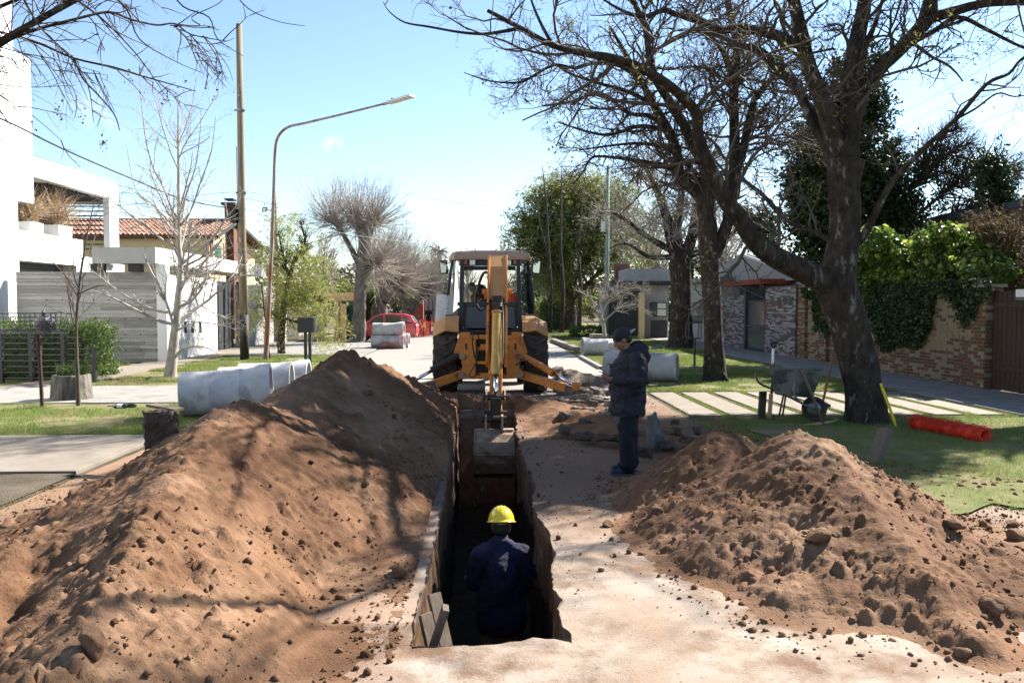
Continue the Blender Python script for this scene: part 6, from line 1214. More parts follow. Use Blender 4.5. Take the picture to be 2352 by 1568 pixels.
# hoses
def hose(name, pts, r, m_=hosem): 
    Q, _ = limb([(Vector(p), r) for p in pts]); mb = MB(); mb.tube([Vector(q) for q in Q], r, 8); return mb.build(name, m_, bh, True)
hose('hose', [D(1120,690,14.4),D(1098,670,14.35),D(1110,628,14.3),D(1126,632,14.2),D(1138,660,14.15),D(1136,690,14.2),D(1131,720,14.3)], .028)
hose('hose', [D(1098,655,14.5),D(1092,690,14.4),D(1104,712,14.4),D(1118,700,14.5)], .026)
hose('hose', [D(1178,640,14.5),D(1168,655,14.3),D(1158,680,14.2),D(1152,720,14.3)], .022)
hose('hose', [D(1096,840,16.2),D(1085,790,16.1),D(1088,765,16.1),D(1096,762,16.2),D(1100,780,16.3)], .014)
hose('hose', [D(1098,800,16.2),D(1092,835,16.1),D(1078,860,16.0),D(1088,866,16.1),D(1104,850,16.3)], .012)
hose('hose', [D(1186,838,15.9),D(1200,828,15.7),D(1212,830,15.6),D(1222,838,15.7)], .016)
for s_,p in ((-1,dpt(.30,.22,-.04)),(1,dpt(.32,.22,.06))):
    mb = MB(); mb.tube([p,p+ax*.16],.03,10); mb.build('hose_fitting', galv, dipper)
mb = MB(); Q,_ = limb([(dpt(.36,.2,.10),.012),(dpt(.55,.22,.11),.012),(dpt(.72,.2,.10),.012),(dpt(.80,.17,.04),.012)]); mb.tube([Vector(q) for q in Q],.013,6); mb.build('pipe', galv, dipper, True)
# bucket, back towards the camera, curled under
bz = D(1135,990,12.5).z; bxc = D(1135,980,12.5).x; yB = 12.5
prof = [(0,0),(-.12,-.05),(-.22,-.15),(-.27,-.30),(-.24,-.48),(-.12,-.66),(.10,-.77),(.45,-.80)]     # (y, z) outer skin
w_ = .305
mb = MB(); inner = [(y+.03,z+.01) for y,z in prof]; poly = [(yB+y,bz+z) for y,z in prof]+[(yB+y,bz+z) for y,z in inner[::-1]]
mb.prism(poly, bxc-w_, bxc+w_, 'x'); bk = mb.build('digging_bucket', steel, bh, bevel=.005)
for s in (-1,1):
    mb = MB(); side = [(yB+y,bz+z) for y,z in prof]+[(yB+.5,bz-.70),(yB+.35,bz-.1),(yB+.2,bz+.0)]; mb.prism(side, bxc+s*w_-.012, bxc+s*w_+.012, 'x'); mb.build('side_cheek', steel, bk)
    mb = MB(); mb.prism([(yB-.10,bz-.10),(yB-.06,bz+.06),(yB+.02,bz+.22),(yB+.12,bz+.24),(yB+.18,bz-.02)], bxc+s*.13-.016, bxc+s*.13+.016, 'x'); mb.build('bucket_ear', steel, bk)
mb = MB(); mb.bb(bxc-w_,bxc+w_,yB-.03,yB+.12,bz-.012,bz+.018); mb.tube([(bxc-w_-.01,yB-.268,bz-.34),(bxc+w_+.01,yB-.268,bz-.34)],.018,6); mb.build('stiffener', steel, bk)
for k in range(4):
    x = bxc-w_+.08+k*(2*w_-.16)/3; mb = MB(); mb.bar((x,yB+.40,bz-.79),(x,yB+.66,bz-.76),.06,.035); mb.build('tooth', steel, bk)
mb = MB(); mb.tube([(bxc-.20,yB+.08,bz+.17),(bxc+.20,yB+.08,bz+.17)],.055,14); mb.build('pin', grease, bk)

# ================================================================ CONCRETE PIPES
def pipe(p0, p1, r, label, grp, bell=0, wall_=.075, name='concrete_pipe'):
    p0 = Vector(p0); p1 = Vector(p1); L = (p1-p0).length; ri = r-wall_; pr = [(ri,0),(r,0)]
    for q_ in (.33,.66): pr += [(r,L*q_-.012),(r+.006,L*q_),(r,L*q_+.012)] if not bell or L*q_ < L-.5 else []
    if bell: pr += [(r,L-.42),(r*1.06,L-.30),(r*1.17,L-.16),(r*1.19,L)] ; pr += [(r*1.19-wall_*.8,L),(ri*1.08,L-.12),(ri,L-.2),(ri,0)]
    else: pr += [(r,L),(ri,L),(ri,0)]
    mb = MB(); mb.lathe(pr, p0, (p1-p0), 40); o = mb.build(name, pipem); auto_smooth(o, 35); return tag(o, label, 'pipe', grp)
grp = 'concrete pipes stacked left of the trench'
a = G(424,948); r = .385; a = Vector((-5.28,14.05,r)); b = Vector((-3.80,14.33,r+.07)); pipe(a,b,r,'nearest and largest concrete pipe, its flared end dug into the earth pile',grp,1)
a2 = Vector((-5.0,15.2,r)); b2 = Vector((-3.68,15.35,r+.03)); pipe(a2,b2,r,'second concrete pipe, lying close behind the largest one',grp,1)
a3 = Vector((-4.95,16.25,r)); b3 = Vector((-3.58,16.35,r)); pipe(a3,b3,r,'third and farthest concrete pipe of the row left of the trench',grp,1)
grp = 'concrete pipes lying on the right roadside'
c = G(1480,879); r = .36; pipe((D(1560,845,20.0).x,20.0,r),(D(1396,845,20.6).x,20.7,r),r,'big concrete pipe on the grass edge behind the man',grp,1)
pipe((D(1530,825,21.2).x,21.4,r*.9),(D(1440,825,21.8).x,21.9,r*.9),r*.9,'concrete pipe mostly hidden behind the big roadside pipe',grp,0)
r = .33; pipe((D(1425,800,30).x,30.2,r),(D(1337,800,30.3).x,30.1,r),r,'concrete pipe with open bell facing the road beyond the man',grp,1)
grp = 'concrete pipes stacked in front of the red car'
dq = 35.8; r = .30
pipe((D(855,785,dq).x,dq+.1,r),(D(930,785,dq).x,dq,r),r,'lower pipe of the stack wrapped in orange mesh',grp,1)
pipe((D(857,753,dq).x,dq+.25,r*2.86),(D(928,753,dq).x,dq+.15,r*2.86),r*.95,'upper pipe of the stack before the red car',grp,1)
pipe((D(870,785,dq+.7).x,dq+.9,r),(D(940,785,dq+.7).x,dq+.8,r),r,'pipe just behind the stack, its rim showing at the right',grp,1)
def mesh_net(name, label, pts_f, nu, nv, th, cat='mesh', parent=None):       # open net: strands along u and v
    mb = []; 
    P = np.array([[list(pts_f(i/(nu-1), j/(nv-1))) for j in range(nv)] for i in range(nu)])
    mb.append(tubes(P, np.full(P.shape[:2], th), 3)); Q = P.transpose(1,0,2); mb.append(tubes(Q, np.full(Q.shape[:2], th), 3)); V,F = merge(mb)
    if parent is not None: return put(name,(V,F),redplastic,parent)
    o = put(name,(V,F),redplastic,None); return tag(o,label,cat)
mesh_net('orange_mesh','crumpled orange safety mesh draped on the pipe stack', lambda u,v: Vector((D(875+u*63,0,dq).x+.05*math.sin(v*9+u*4), dq-.36-.06*math.sin(u*13+v*3), .03+v*(.28+.95*max(0,(u-.55)/.45)+.08*math.sin(u*11)))), 22, 9, .004)
mesh_net('orange_mesh_fence','orange mesh fence round a far dig beside the red car', lambda u,v: Vector((D(938,0,47).x+u*(D(1000,0,47).x-D(938,0,47).x)+.0*v, 47+3*u+.15*math.sin(u*20), .05+v*(.95+.1*math.sin(u*17)))), 34, 11, .010, 'fence')
mesh_net('orange_mesh_fence','second orange mesh fence behind the far workers', lambda u,v: Vector((D(945,0,55).x+u*3, 55+.2*math.sin(u*14), .05+v*(1.0+.12*math.sin(u*15)))), 26, 9, .011, 'fence')
for i in range(8):
    p = G(945+i*5.5, 776-i*.6); mb = MB(); mb.tube([(p.x,p.y,0),(p.x+.02,p.y,.5+.05*(i%3))],.06,7); o = mb.build('short_stake', woodm); tag(o,['leftmost','second','third','fourth','fourth from right','third from right','second from right','rightmost'][i]+' of the eight short stakes before the orange mesh fence','stake','short wooden stakes before the far orange mesh')
# pale board far away
bd = thing('pale_board', (D(990,700,62).x,62,0), 'pale pinkish framed board standing behind the far workers', 'board'); dbox(974,689,1004,738,62,.06,'sheet',pinkboard,bd)
for k in range(4): dbox(974+k*9.6,689,975.2+k*9.6,740,61.95,.05,'batten',gatem,bd)
dbox(974,712,1004,713.5,61.9,.05,'crossbar',gatem,bd)
o = dbox(930,690,972,735,75,4,'red_hut',fasciared,None); tag(o,'dark red hut wall behind the pollarded trees','hut')

# ================================================================ POLES, LAMP, WIRES
zt = D(560,72,28.5).z; b = G(562,826); pl = thing('utility_pole', b, 'tall wooden utility pole with tarred black foot', 'pole')
mb = MB(); mb.tube([(b.x,b.y,1.0),(b.x-.02,b.y,4),(b.x-.02,b.y,8),(b.x-.02,b.y,zt)],[.15,.135,.115,.10],16); mb.build('shaft', polewood, pl, True); mb = MB(); mb.tube([(b.x,b.y,-.1),(b.x,b.y,1.6)],.157,16); mb.build('tarred_foot', tarm, pl, True)
for dy in (263,448):
    z = D(560,dy,28.5).z; mb = MB(); mb.tube([(b.x-.2,b.y-.05,z),(b.x+.16,b.y-.05,z)],.03,8); mb.tube([(b.x,b.y,z-.02),(b.x,b.y,z+.05)],.135,12); mb.build('bracket', galv, pl)
z = D(548,500,28.5).z; mb = MB(); mb.box((b.x-.26,b.y-.1,z),(.2,.25,.5)); mb.build('cable_box', blackm, pl); mb = MB(); mb.tube([(b.x-.17,b.y,1.8),(b.x-.17,b.y,7.5)],.014,6); mb.build('conduit', blackm, pl)
b = G(610,829); lp = thing('street_lamp', b, 'rusty tall street lamp curving over the road with flat lamp head', 'street lamp'); d = 28.2
Q,R = L_([(610,829,d,12),(614,760,d,11.5),(620,640,d,10),(625,540,d,8.5),(629,430,d,7.5),(632,345,d,6.5),(640,312,d-.2,6),(662,292,d-.4,6),(700,283,d-.8,5.5),(780,264,d-1.6,5),(885,238,d-2.6,4.5)]); mb = MB(); mb.tube([Vector(q) for q in Q],list(R),12); mb.build('post', rustm, lp, True)
e0 = D(882,239,d-2.6); e1 = D(947,220,d-3.3); u = (e1-e0).normalized(); rot = u.to_track_quat('Y','Z').to_matrix()
mb = MB(); mb.box(e0+(e1-e0)*.58,(.30,(e1-e0).length*.86,.075),rot,taper=(.75,.95)); hd = mb.build('lamp_head', mat('lamp_casting',(.55,.56,.57),(.48,.49,.5),5,.45,0), lp, bevel=.02); mb = MB(); mb.tube([e0-u*.05,e0+u*.3],.045,10); mb.tube([e0+u*.35+Vector((0,0,.05)),e0+u*.35+Vector((0,0,.12))],.03,8); mb.build('sleeve', galv, hd)
for k in range(4):
    mb = MB(); mb.box(e0+u*(.48+k*.135)-Vector((0,0,.045)),(.2,.11,.012),rot); mb.build('led_panel', ledm, hd)
c = D(608,481,28.2); mb = MB(); mb.box(c,(.16,.06,.16),(R_(-25),0,R_(-20))); fl = mb.build('floodlight', blackm, lp); mb = MB(); mb.box(c+Vector((0,-.035,-.01)),(.12,.01,.12),(R_(-25),0,R_(-20))); mb.build('lens', lens, fl); mb = MB(); mb.tube([c,D(624,484,28.2)],.015,6); mb.build('bracket', blackm, fl)
mb = MB(); mb.tube([G(620,826)+Vector((-.0,0,0)),D(601,655,28.4)],.028,7); o = mb.build('leaning_stick', blackm); tag(o,'thin black stake leaning against the rusty lamp post','stake')
b = G(640,800); mb = MB(); d = b.y; Q,R = L_([(640,800,d,9),(636,620,d,9),(630,440,d,7)]); mb.tube([Vector(q) for q in Q],list(R),10); o = mb.build('utility_pole', woodm, smooth=True); tag(o,'slim wooden pole half hidden behind the feathery tree','pole')
d = 45; b = D(1391,700,d); zt = D(1395,384,d).z; gp = thing('concrete_pole',(b.x,b.y,0),'slim pale green pole rising behind the man','pole'); mb = MB(); mb.tube([(b.x,b.y,0),(b.x+.06,b.y,4),(b.x+.1,b.y,zt)],[.15,.13,.085],14); mb.build('shaft', greenpole, gp, True)
dbox(1381,508,1390,532,44.7,.2,'meter_box',lens,gp); dbox(1385,532,1392,537,44.7,.2,'junction_box',blackm,gp)
sg = dbox(1380,668,1389,684,44.6,.02,'notice',labelw,gp); dbox(1380.6,672,1388.4,676,44.58,.01,'red_band',redprint,sg)
def wire(name, pts, r, label, m_=hosem):
    Q,_ = limb([(p,r) for p in pts]); mb = MB(); mb.tube([Vector(q) for q in Q], r, 5); return tag(mb.build(name, m_), label, 'cable')
greyw = mat('grey_cable',(.30,.36,.42),(.28,.34,.4),3,.6,0)
pt = lambda dx,dy,d: D(dx,dy,d)
wire('overhead_cable',[pt(-200,205,14),pt(0,272,17),pt(140,340,20),pt(290,405,23),pt(430,460,26),pt(556,482,28.4)],.022,'thick twisted black cable crossing in front of the white house')
wire('overhead_cable',[pt(-200,270,14),pt(0,334,17),pt(130,375,20),pt(270,425,23),pt(420,455,26),pt(556,470,28.4)],.008,'thin cable just below the thick one at the white house')
wire('overhead_cable',[pt(-100,20,12),pt(75,90,16),pt(300,170,22),pt(556,262,28.4)],.006,'thin grey cable running to the top bracket of the wooden pole',greyw)
wire('overhead_cable',[pt(75,180,16),pt(250,270,21),pt(420,340,26),pt(800,420,42),pt(1080,470,50),pt(1390,505,45)],.008,'long thin cable crossing the sky to the green pole',greyw)
wire('overhead_cable',[pt(564,480,28.4),pt(700,520,30),pt(960,558,36),pt(1150,556,42),pt(1385,525,45)],.007,'thin cable sagging above the cab roof to the green pole',greyw)
wire('overhead_cable',[pt(564,455,28.4),pt(640,470,28),pt(560,440,27),pt(300,470,24),pt(200,480,22)],.007,'cable looping between lamp post and wooden pole')
for k,(a_,b_) in enumerate((((2000,300),(2480,30)),((2040,310),(2480,70)),((2060,330),(2480,95)),((2080,345),(2480,190)))):
    wire('overhead_cable',[pt(*a_,40),pt((a_[0]+b_[0])/2,(a_[1]+b_[1])/2+4,26),pt(*b_,16)],.007,['topmost','second','third','lowest'][k]+' of the four thin cables crossing behind the right hand branches',greyw)
# black louvred box on a post
b = G(712,838); d = b.y; mb_ = thing('meter_post', b, 'black ribbed metal box on a double post in the left grass', 'meter box'); x0,x1 = D(687,745,d).x,D(722,745,d).x; z0,z1 = D(700,763,d).z,D(700,729,d).z
mb = MB(); mb.bb(x0,x1,d,d+.42,z0,z1); bx = mb.build('box', darkmetal, mb_)
for k in range(9):
    z = z0+(k+.5)*(z1-z0)/9; mb = MB(); mb.prism([(d+.02,z-.022),(d+.40,z-.022),(d+.40,z+.012),(d+.02,z+.012)],x1,x1+.02,'x'); mb.bb(x0,x1,d-.008,d,z-.02,z+.014); mb.build('rib', darkmetal, bx)
xm = (x0+x1)/2+.03
for s in (-1,1):
    mb = MB(); mb.bb(xm+s*.07-.045,xm+s*.07+.045,d+.15,d+.25,0,z0); mb.build('post', darkmetal, mb_)

# ================================================================ BLACK BAR FENCE, WASTE BASKET, BOTTLE, PLANKS
f = thing('bar_fence', G(90,880), 'black metal fence of horizontal round bars at left edge', 'fence'); yf = G(25,880).y
for dx in (2,22,88,160,228):
    p = D(dx,800,yf+.0); hh_ = 1.25 if dx < 200 else .9; mb = MB(); mb.bb(p.x-.045,p.x+.045,yf,yf+.09,0,hh_); mb.build('post', darkmetal, f)
for k in range(8):
    z = .12+k*.145; mb = MB(); mb.tube([(D(-60,800,yf).x,yf+.04,z),(D(200 if k > 5 else 232,800,yf).x,yf+.04,z)],.016,7); mb.build('bar', galv if False else darkmetal, f)
mb = MB(); mb.bb(D(-60,800,yf).x,D(165,800,yf).x,yf-.01,yf+.1,1.25,1.29); mb.build('top_rail', gatem, f)
p = G(97,935); wb = thing('waste_basket', p, 'wire waste basket on a single rusty post by the stump', 'basket'); d = p.y; x0,x1 = D(18,740,d).x,D(148,740,d).x; z0,z1 = D(90,765,d).z,D(90,719,d).z; yb_ = d+.45
mb = MB(); mb.tube([p,(p.x-.03,d,z0)],.035,8); mb.tube([(p.x-.03,d,z0-.4),(p.x-.03,d,z0)],.05,8); mb.build('post', mat('rust_brown',(.06,.035,.03),(.09,.05,.04),5,.8,.3), wb)
fr = MB(); 
for k in range(6):
    z = z0+(z1-z0)*k/5; e = .04*k/5
    for (a_,b_) in (((x0-e,d-.05-e),(x1+e,d-.05-e)),((x1+e,d-.05-e),(x1+e,yb_+e)),((x1+e,yb_+e),(x0-e,yb_+e)),((x0-e,yb_+e),(x0-e,d-.05-e))): fr.tube([(a_[0],a_[1],z),(b_[0],b_[1],z)],.006 if k < 5 else .009,5)
n = 12
for k in range(n+1):
    x = x0+(x1-x0)*k/n; e = .04*((x-x0)/(x1-x0)-.5)*2
    for yy,ee in ((d-.05,-.04),(yb_,.04)): fr.tube([(x,yy,z0),(x+e,yy+ee,z1)],.006,5)
    fr.tube([(x,d-.05,z0),(x,yb_,z0)],.006,5)
fr.build('basket_wires', gatem, wb, kind='stuff')
c = D(104,742,d+.15); t = MB(); t.ell((c.x,c.y,z0+.17),(.21,.17,.18),3,.05,7); t.ell((c.x-.03,c.y,z0+.36),(.05,.05,.10),2,.1,3); t = t.build('bin_bag', binbag, smooth=True); tag(t,'knotted black bin bag lying in the wire basket','bin bag')
p = G(262,938); bt = MB(); ax_ = Vector((1,-.12,0)); q0 = Vector((p.x-.12,p.y,.05)); bt.lathe([(.0,0),(.014,0),(.015,.09),(.040,.16),(.041,.36),(.03,.38),(0,.38)], q0, ax_, 16); bt = bt.build('bottle', bottlem, smooth=True); tag(bt,'dark glass wine bottle lying in the grass','bottle')
mb = MB(); mb.lathe([(.0415,.20),(.0422,.205),(.0422,.30),(.0415,.305)], q0, ax_, 16); mb.build('paper_label', labelw, bt, True)
mb = MB(); mb.lathe([(.0415,.18),(.0425,.19),(.0425,.33),(.03,.38),(0,.38)], q0+Vector((.12,.12,-.01)), ax_, 16); mb.lathe([(.0,0),(.014,0),(.015,.09),(.040,.16)], q0+Vector((.12,.12,-.01)), ax_, 16); mb = mb.build('bottle', bottlem, smooth=True); tag(mb,'second dark bottle touching the labelled wine bottle','bottle')
# ================================================================ RUBBLE
CLOUD = bpy.data.textures.new('rough','CLOUDS'); CLOUD.noise_scale = .09; CLOUD.noise_depth = 4
def shard(name, c, size, yaw, tilt, seed, m_, label, group=None, roll=0, n=7):
    g = random.Random(seed); ang = sorted(g.uniform(0,2*math.pi) for _ in range(n)); ang = [2*math.pi*i/n+g.uniform(-.25,.25) for i in range(n)]
    mb = MB(); V = []; sx, sy, sz = size; poly = []
    for a_ in ang:
        k_ = g.uniform(.75,1.1)*1/max(abs(math.cos(a_)),abs(math.sin(a_)))**.75; poly.append((math.cos(a_)*k_*sx/2, math.sin(a_)*k_*sy/2))
    M = Euler((tilt,roll,yaw)).to_matrix()
    for (z,k_) in ((-sz/2,.93),(-sz*.1,1.0),(sz/2,.97)):
        for (x,y) in poly: V.append(M@Vector((x*k_+g.uniform(-.01,.01),y*k_+g.uniform(-.01,.01),z+g.uniform(-.12,.12)*sz*(z<0)))+Vector(c))
    F = [(i*n+j,i*n+(j+1)%n,(i+1)*n+(j+1)%n,(i+1)*n+j) for i in range(2) for j in range(n)]+[tuple(range(n))[::-1],tuple(2*n+j for j in range(n))]
    mb.add(V,F); o = mb.build(name, m_); sb = o.modifiers.new('s','SUBSURF'); sb.subdivision_type = 'SIMPLE'; sb.levels = sb.render_levels = 3; dm = o.modifiers.new('d','DISPLACE'); dm.texture = CLOUD; dm.strength = .09; dm.mid_level = .5; dm.texture_coords = 'GLOBAL'; tag(o,label,'rubble',group); return o
p = G(1500,1045); up_ = shard('broken_slab', (p.x+.04,p.y+.15,.26), (.26,.62,.09), R_(18), R_(78), 5, mat('standing_slab',(.25,.235,.215),(.17,.155,.14),5,.95,.8,30), 'tall broken concrete slab standing upright just right of the man')
gr = 'broken pieces of pavement heaped between digger and standing man'; g = random.Random(12)
spots = [(1330,925,.42,0),(1370,912,.36,0),(1296,905,.40,0),(1280,897,.35,0),(1405,945,.34,0),(1335,955,.46,0),(1390,970,.40,1),(1300,975,.36,1),(1430,990,.35,1),(1350,990,.5,2),(1290,935,.34,1),(1360,940,.3,1),(1400,915,.30,1),(1340,1020,.40,2),(1400,1030,.45,2),(1460,1020,.38,2),(1300,1010,.3,2),(1555,1010,.30,2),(1580,1030,.34,2),(1530,1045,.26,2),(1600,1010,.25,2),(1480,1060,.30,2),(1385,885,.4,1),(1280,860,.5,1),(1345,895,.3,1),(1255,940,.22,2),(1245,905,.3,2),(1550,985,.25,2),(1440,955,.3,0)]
for i,(dx,dy,s_,k_) in enumerate(spots):
    p = G(dx,dy); m_ = (rubblepale,rubblem,clayed)[k_]; lb = ['pale flat-topped piece of broken pavement in the heap before the digger','grey brown broken asphalt lump in the heap before the digger','muddy dark lump of broken paving around the standing man\'s feet'][k_]
    s_ *= (1,.85,.6)[k_]; shard('broken_slab',(p.x,p.y,.10+.05*g.random()),(s_*g.uniform(.9,1.3),s_*g.uniform(.7,1.0),.08+.05*g.random()),g.uniform(0,6.3),g.uniform(-.35,.35),100+i,m_,lb,['pale broken pavement pieces','grey broken asphalt lumps','muddy paving lumps by the man'][k_],g.uniform(-.3,.3))
# low heap of loose earth under the rubble
def heap(name, label, pts, x0,x1,y0,y1, slope, seed, m_=soil, res=.035, amp=1.0):
    X,Y = np.meshgrid(np.arange(x0,x1,res),np.arange(y0,y1,res)); H = ridge(X,Y,pts,slope); H = H+amp*(.12*fbm(X*1.6,Y*1.6,seed)+.05*(.5-np.abs(fbm(X*8,Y*8,seed+1)))+.016*vn(X*30,Y*30,seed+2))*np.clip(H*5+.6,0,1)-.03; H = H*np.clip((X-x0)/.55,0,1)-.05*(1-np.clip((X-x0)/.3,0,1))*(x0 < 1); H = np.where(H<.04,.04*np.exp((H-.04)/.05)-.012,H)
    i = np.arange(X.size).reshape(X.shape); q = np.stack([i[:-1,:-1],i[:-1,1:],i[1:,1:],i[1:,:-1]],-1).reshape(-1,4); q = q[(H.ravel()[q] > -.004).any(1)]; u,inv = np.unique(q.ravel(),return_inverse=True)
    o = link(name, arr_mesh(name, np.stack([X,Y,H],-1).reshape(-1,3)[u], inv.reshape(-1,4), m_, True)); return tag(o,label,'soil mound','piles of dug earth beside the trench')
heap('soil_mound','low trampled earth heap with rubble between trench and driveway slabs',[(1.0,14.2,.22),(1.6,13.4,.20),(2.1,11.8,.18),(2.6,10.4,.12)],.58,4.2,9.0,16.5,.16,900)
heap('soil_mound','small dark heap of asphalt crumbs beside the right stabiliser foot',[(2.0,19.0,.42),(2.5,19.0,.35)],1.2,3.4,18,20.2,.6,910,rubblem)
p = G(376,1005); o = shard('broken_slab',(p.x+.05,p.y-1.6,.62),(.34,.12,.40),R_(20),R_(8),44,clayed,'dark blocky lump of concrete stuck on the crest of the left pile'); o.location.y += 0
p = D(372,985,8.3); o.location = Vector((p.x,p.y,p.z))-Vector((G(376,1005).x+.05,G(376,1005).y-1.6,.62))
c = D(380,970,9.6); mb = MB(); mb.box((c.x,c.y,.74),(.45,.16,.03),(0,.08,R_(-25))); 
mb = mb.build('wood_scrap', woodm); tag(mb,'scrap of splintered board behind the lump of concrete on the left pile','board'); mb.location.z = -.02
for (dx,dy,l1_,ln_,az,hh_) in ((2020,1058,'flat brown stone slab leaning upright in the grass below the yellow level',.62,60,.0),):
    p = G(1998,1058); q_ = D(2047,985,p.y+.35); mb = MB(); dvec = (q_-p); mb.bar(p+Vector((.05,0,-.02)), q_+Vector((-.06,.03,0)), .07, .20, roll=R_(70)); o = mb.build('stone_slab', mat('stone_brown',(.24,.20,.165),(.18,.15,.12),6,.9,.5,30), bevel=.01); tag(o,l1_,'stone slab')
# planks in the trench
grp = 'short planks standing in the near left corner of the trench'
def plank(a_, b_, w_, t_, label, roll=0):
    mb = MB(); mb.bar(a_, b_, w_, t_, roll=roll); o = mb.build('plank', woodm, bevel=.003); return tag(o,label,'plank',grp)
def PB(dx,dy,d,dz=0): return D(dx,dy,d)
plank(D(1040,1560,5.0), D(996,1362,5.15), .10, .028, 'tallest plank leaning back in the corner of the trench', R_(10))
plank(D(1010,1560,4.9), D(976,1408,4.98), .095, .028, 'leftmost short plank in the corner of the trench', R_(5))
plank(D(990,1500,4.86), D(1024,1394,4.80), .075, .04, 'plank crossing in front of the two others in the trench', R_(35))
# ================================================================ TOOLS ON THE RIGHT VERGE
d = 14.2; c = G(1850,975)
wbw = thing('wheelbarrow', G(1850,970), 'green and grey wheelbarrow parked on the grass by the big tree', 'wheelbarrow')
Y0 = G(1850,968).y
def WP(dx,dy,dd=0): return AY(dx,dy,Y0+dd)
# tray
V = [WP(1768,848,-.25),WP(1890,847,-.25),WP(1893,845,.35),WP(1780,846,.35), WP(1782,903,-.18),WP(1862,912,-.18),WP(1864,912,.25),WP(1790,905,.25)]
mb = MB(); mb.add(V,[(4,5,6,7),(0,1,5,4),(1,2,6,5),(2,3,7,6),(3,0,4,7)]); mb.build('tray', mat('barrow_green',(.03,.05,.042),(.11,.11,.10),3,.6,.2,c3=(.26,.24,.21),s3=2.5,t3=(.48,.56)), wbw).modifiers.new('t','SOLIDIFY').thickness = .02
mb = MB(); mb.tube([V[0],V[1],V[2],V[3],V[0]],.014,6); mb.build('rim', galv, wbw)
wc = WP(1870,938,-.1); mb = MB(); mb.lathe([(.15,-.035),(.19,-.045),(.205,0),(.19,.045),(.15,.035),(.14,0)],wc,(.55,.8,0),24,closed=True); w_ = mb.build('wheel', rubber, wbw, True); mb = MB(); mb.lathe([(.001,-.03),(.06,-.03),(.145,-.01),(.145,.01),(.06,.03),(.001,.03)],wc,(.55,.8,0),20); mb.build('rim', galv, w_, True)
for (off,hx,hy,px,py) in ((-.22,1820,847,1815,848),(.28,1738,860,1735,858)):
    Q,_ = limb([(WP(px,py,off),.02),(WP(px+10,py+30 if off < 0 else py+22,off),.02),(WP(1822 if off < 0 else 1790,900,off),.02),(WP(1840,925,off),.02),(wc+Vector((.0,off*.3,.0)),.02)]); mb = MB(); mb.tube([Vector(q) for q in Q],.018,8); mb.build('handle', galv, wbw, True)
mb = MB(); mb.tube([WP(1800,905,-.2),WP(1788,962,-.3)],.016,6); mb.build('leg', darkmetal, wbw); mb = MB(); mb.tube([WP(1805,905,.2),WP(1797,958,.15)],.016,6); mb.build('leg', darkmetal, wbw)
# digging spade with D handle, standing before the barrow
sp = thing('spade', G(1772,962), 'digging spade with black D handle standing against the wheelbarrow', 'spade'); y_ = G(1772,962).y
q = lambda dx,dy,dd=0: AY(dx,dy,y_+dd)
mb = MB(); mb.tube([q(1776,832),q(1774,880,-.05),q(1772,905,-.05)],.023,8); mb.build('shaft', woodm, sp, True)
mb = MB(); mb.tube([q(1776,800),q(1775,835)],.024,8); mb.build('taped_sleeve', labelw, sp)
mb = MB(); mb.tube([q(1776,802),q(1770,788),q(1778,786),q(1783,788),q(1777,802)],.014,7); mb.tube([q(1770,789),q(1784,787)],.016,8); mb.build('grip', blackm, sp)
mb = MB(); a,b_ = q(1771,905,-.05),q(1767,962,-.05); mb.bar(a,b_,.17,.012); mb.build('blade', steel, sp)
mb = MB(); a = G(1750,963); mb.box((a.x,a.y,.24),(.13,.05,.48),(0,R_(3),R_(10))); o = mb.build('board_stake', darkmetal, bevel=.01); tag(o,'short dark board standing upright left of the spade','board')
# pickaxe leaning
pk = thing('pickaxe', G(1890,978), 'pickaxe with wooden handle leaning on the wheelbarrow, head on grass', 'pickaxe'); y_ = G(1890,978).y
q = lambda dx,dy,dd=0: AY(dx,dy,y_+dd)
mb = MB(); mb.tube([q(1890,974),q(1865,905,.1),q(1840,845,.2)],[.022,.024,.030],9); mb.build('handle', woodm, pk, True)
mb = MB(); Q,R = limb([(q(1835,976,-.05),.006),(q(1862,975,-.03),.018),(q(1890,972),.032),(q(1912,968,.05),.022),(q(1925,962,.1),.012)]); mb.tube([Vector(x) for x in Q],list(R),7); mb.build('head', steel, pk, True)
mb = MB(); mb.tube([q(1888,968),q(1892,980)],.036,8); mb.build('collar', fasciared, pk)
# long handled shovel against the tree
sh = thing('shovel', G(1890,945), 'long handled shovel leaning against the big tree trunk', 'shovel'); y_ = G(1888,938).y
q = lambda dx,dy,dd=0: AY(dx,dy,y_+dd)
mb = MB(); mb.tube([q(1924,762,-.9),q(1906,850,-.4),q(1889,928)],.022,8); mb.build('handle', woodm, sh, True)
mb = MB(); mb.add([q(1872,925,-.02),q(1889,920,.02),q(1908,930,-.02),q(1905,952,-.1),q(1890,966,-.15),q(1874,950,-.1)],[(0,1,2,3,4,5)]); o = mb.build('blade', darkmetal, sh); o.modifiers.new('t','SOLIDIFY').thickness = .01
# second spade head behind
# yellow spirit level leaning on the trunk
y_ = G(2058,980).y; q = lambda dx,dy,dd=0: AY(dx,dy,y_+dd); a,b_ = q(2059,980,-.02),q(2023,880,.12)
mb = MB(); mb.bar(a,b_,.065,.035); lv = mb.build('spirit_level', yellowlevel, bevel=.004); tag(lv,'yellow spirit level leaning against the big tree trunk','spirit level')
for t_ in (.06,.46,.92):
    c = a+(b_-a)*t_; mb = MB(); mb.bar(c-(b_-a).normalized()*.03,c+(b_-a).normalized()*.03,.04,.039); mb.build('vial_window', leaf_dark if t_ == .46 else blackm, lv)
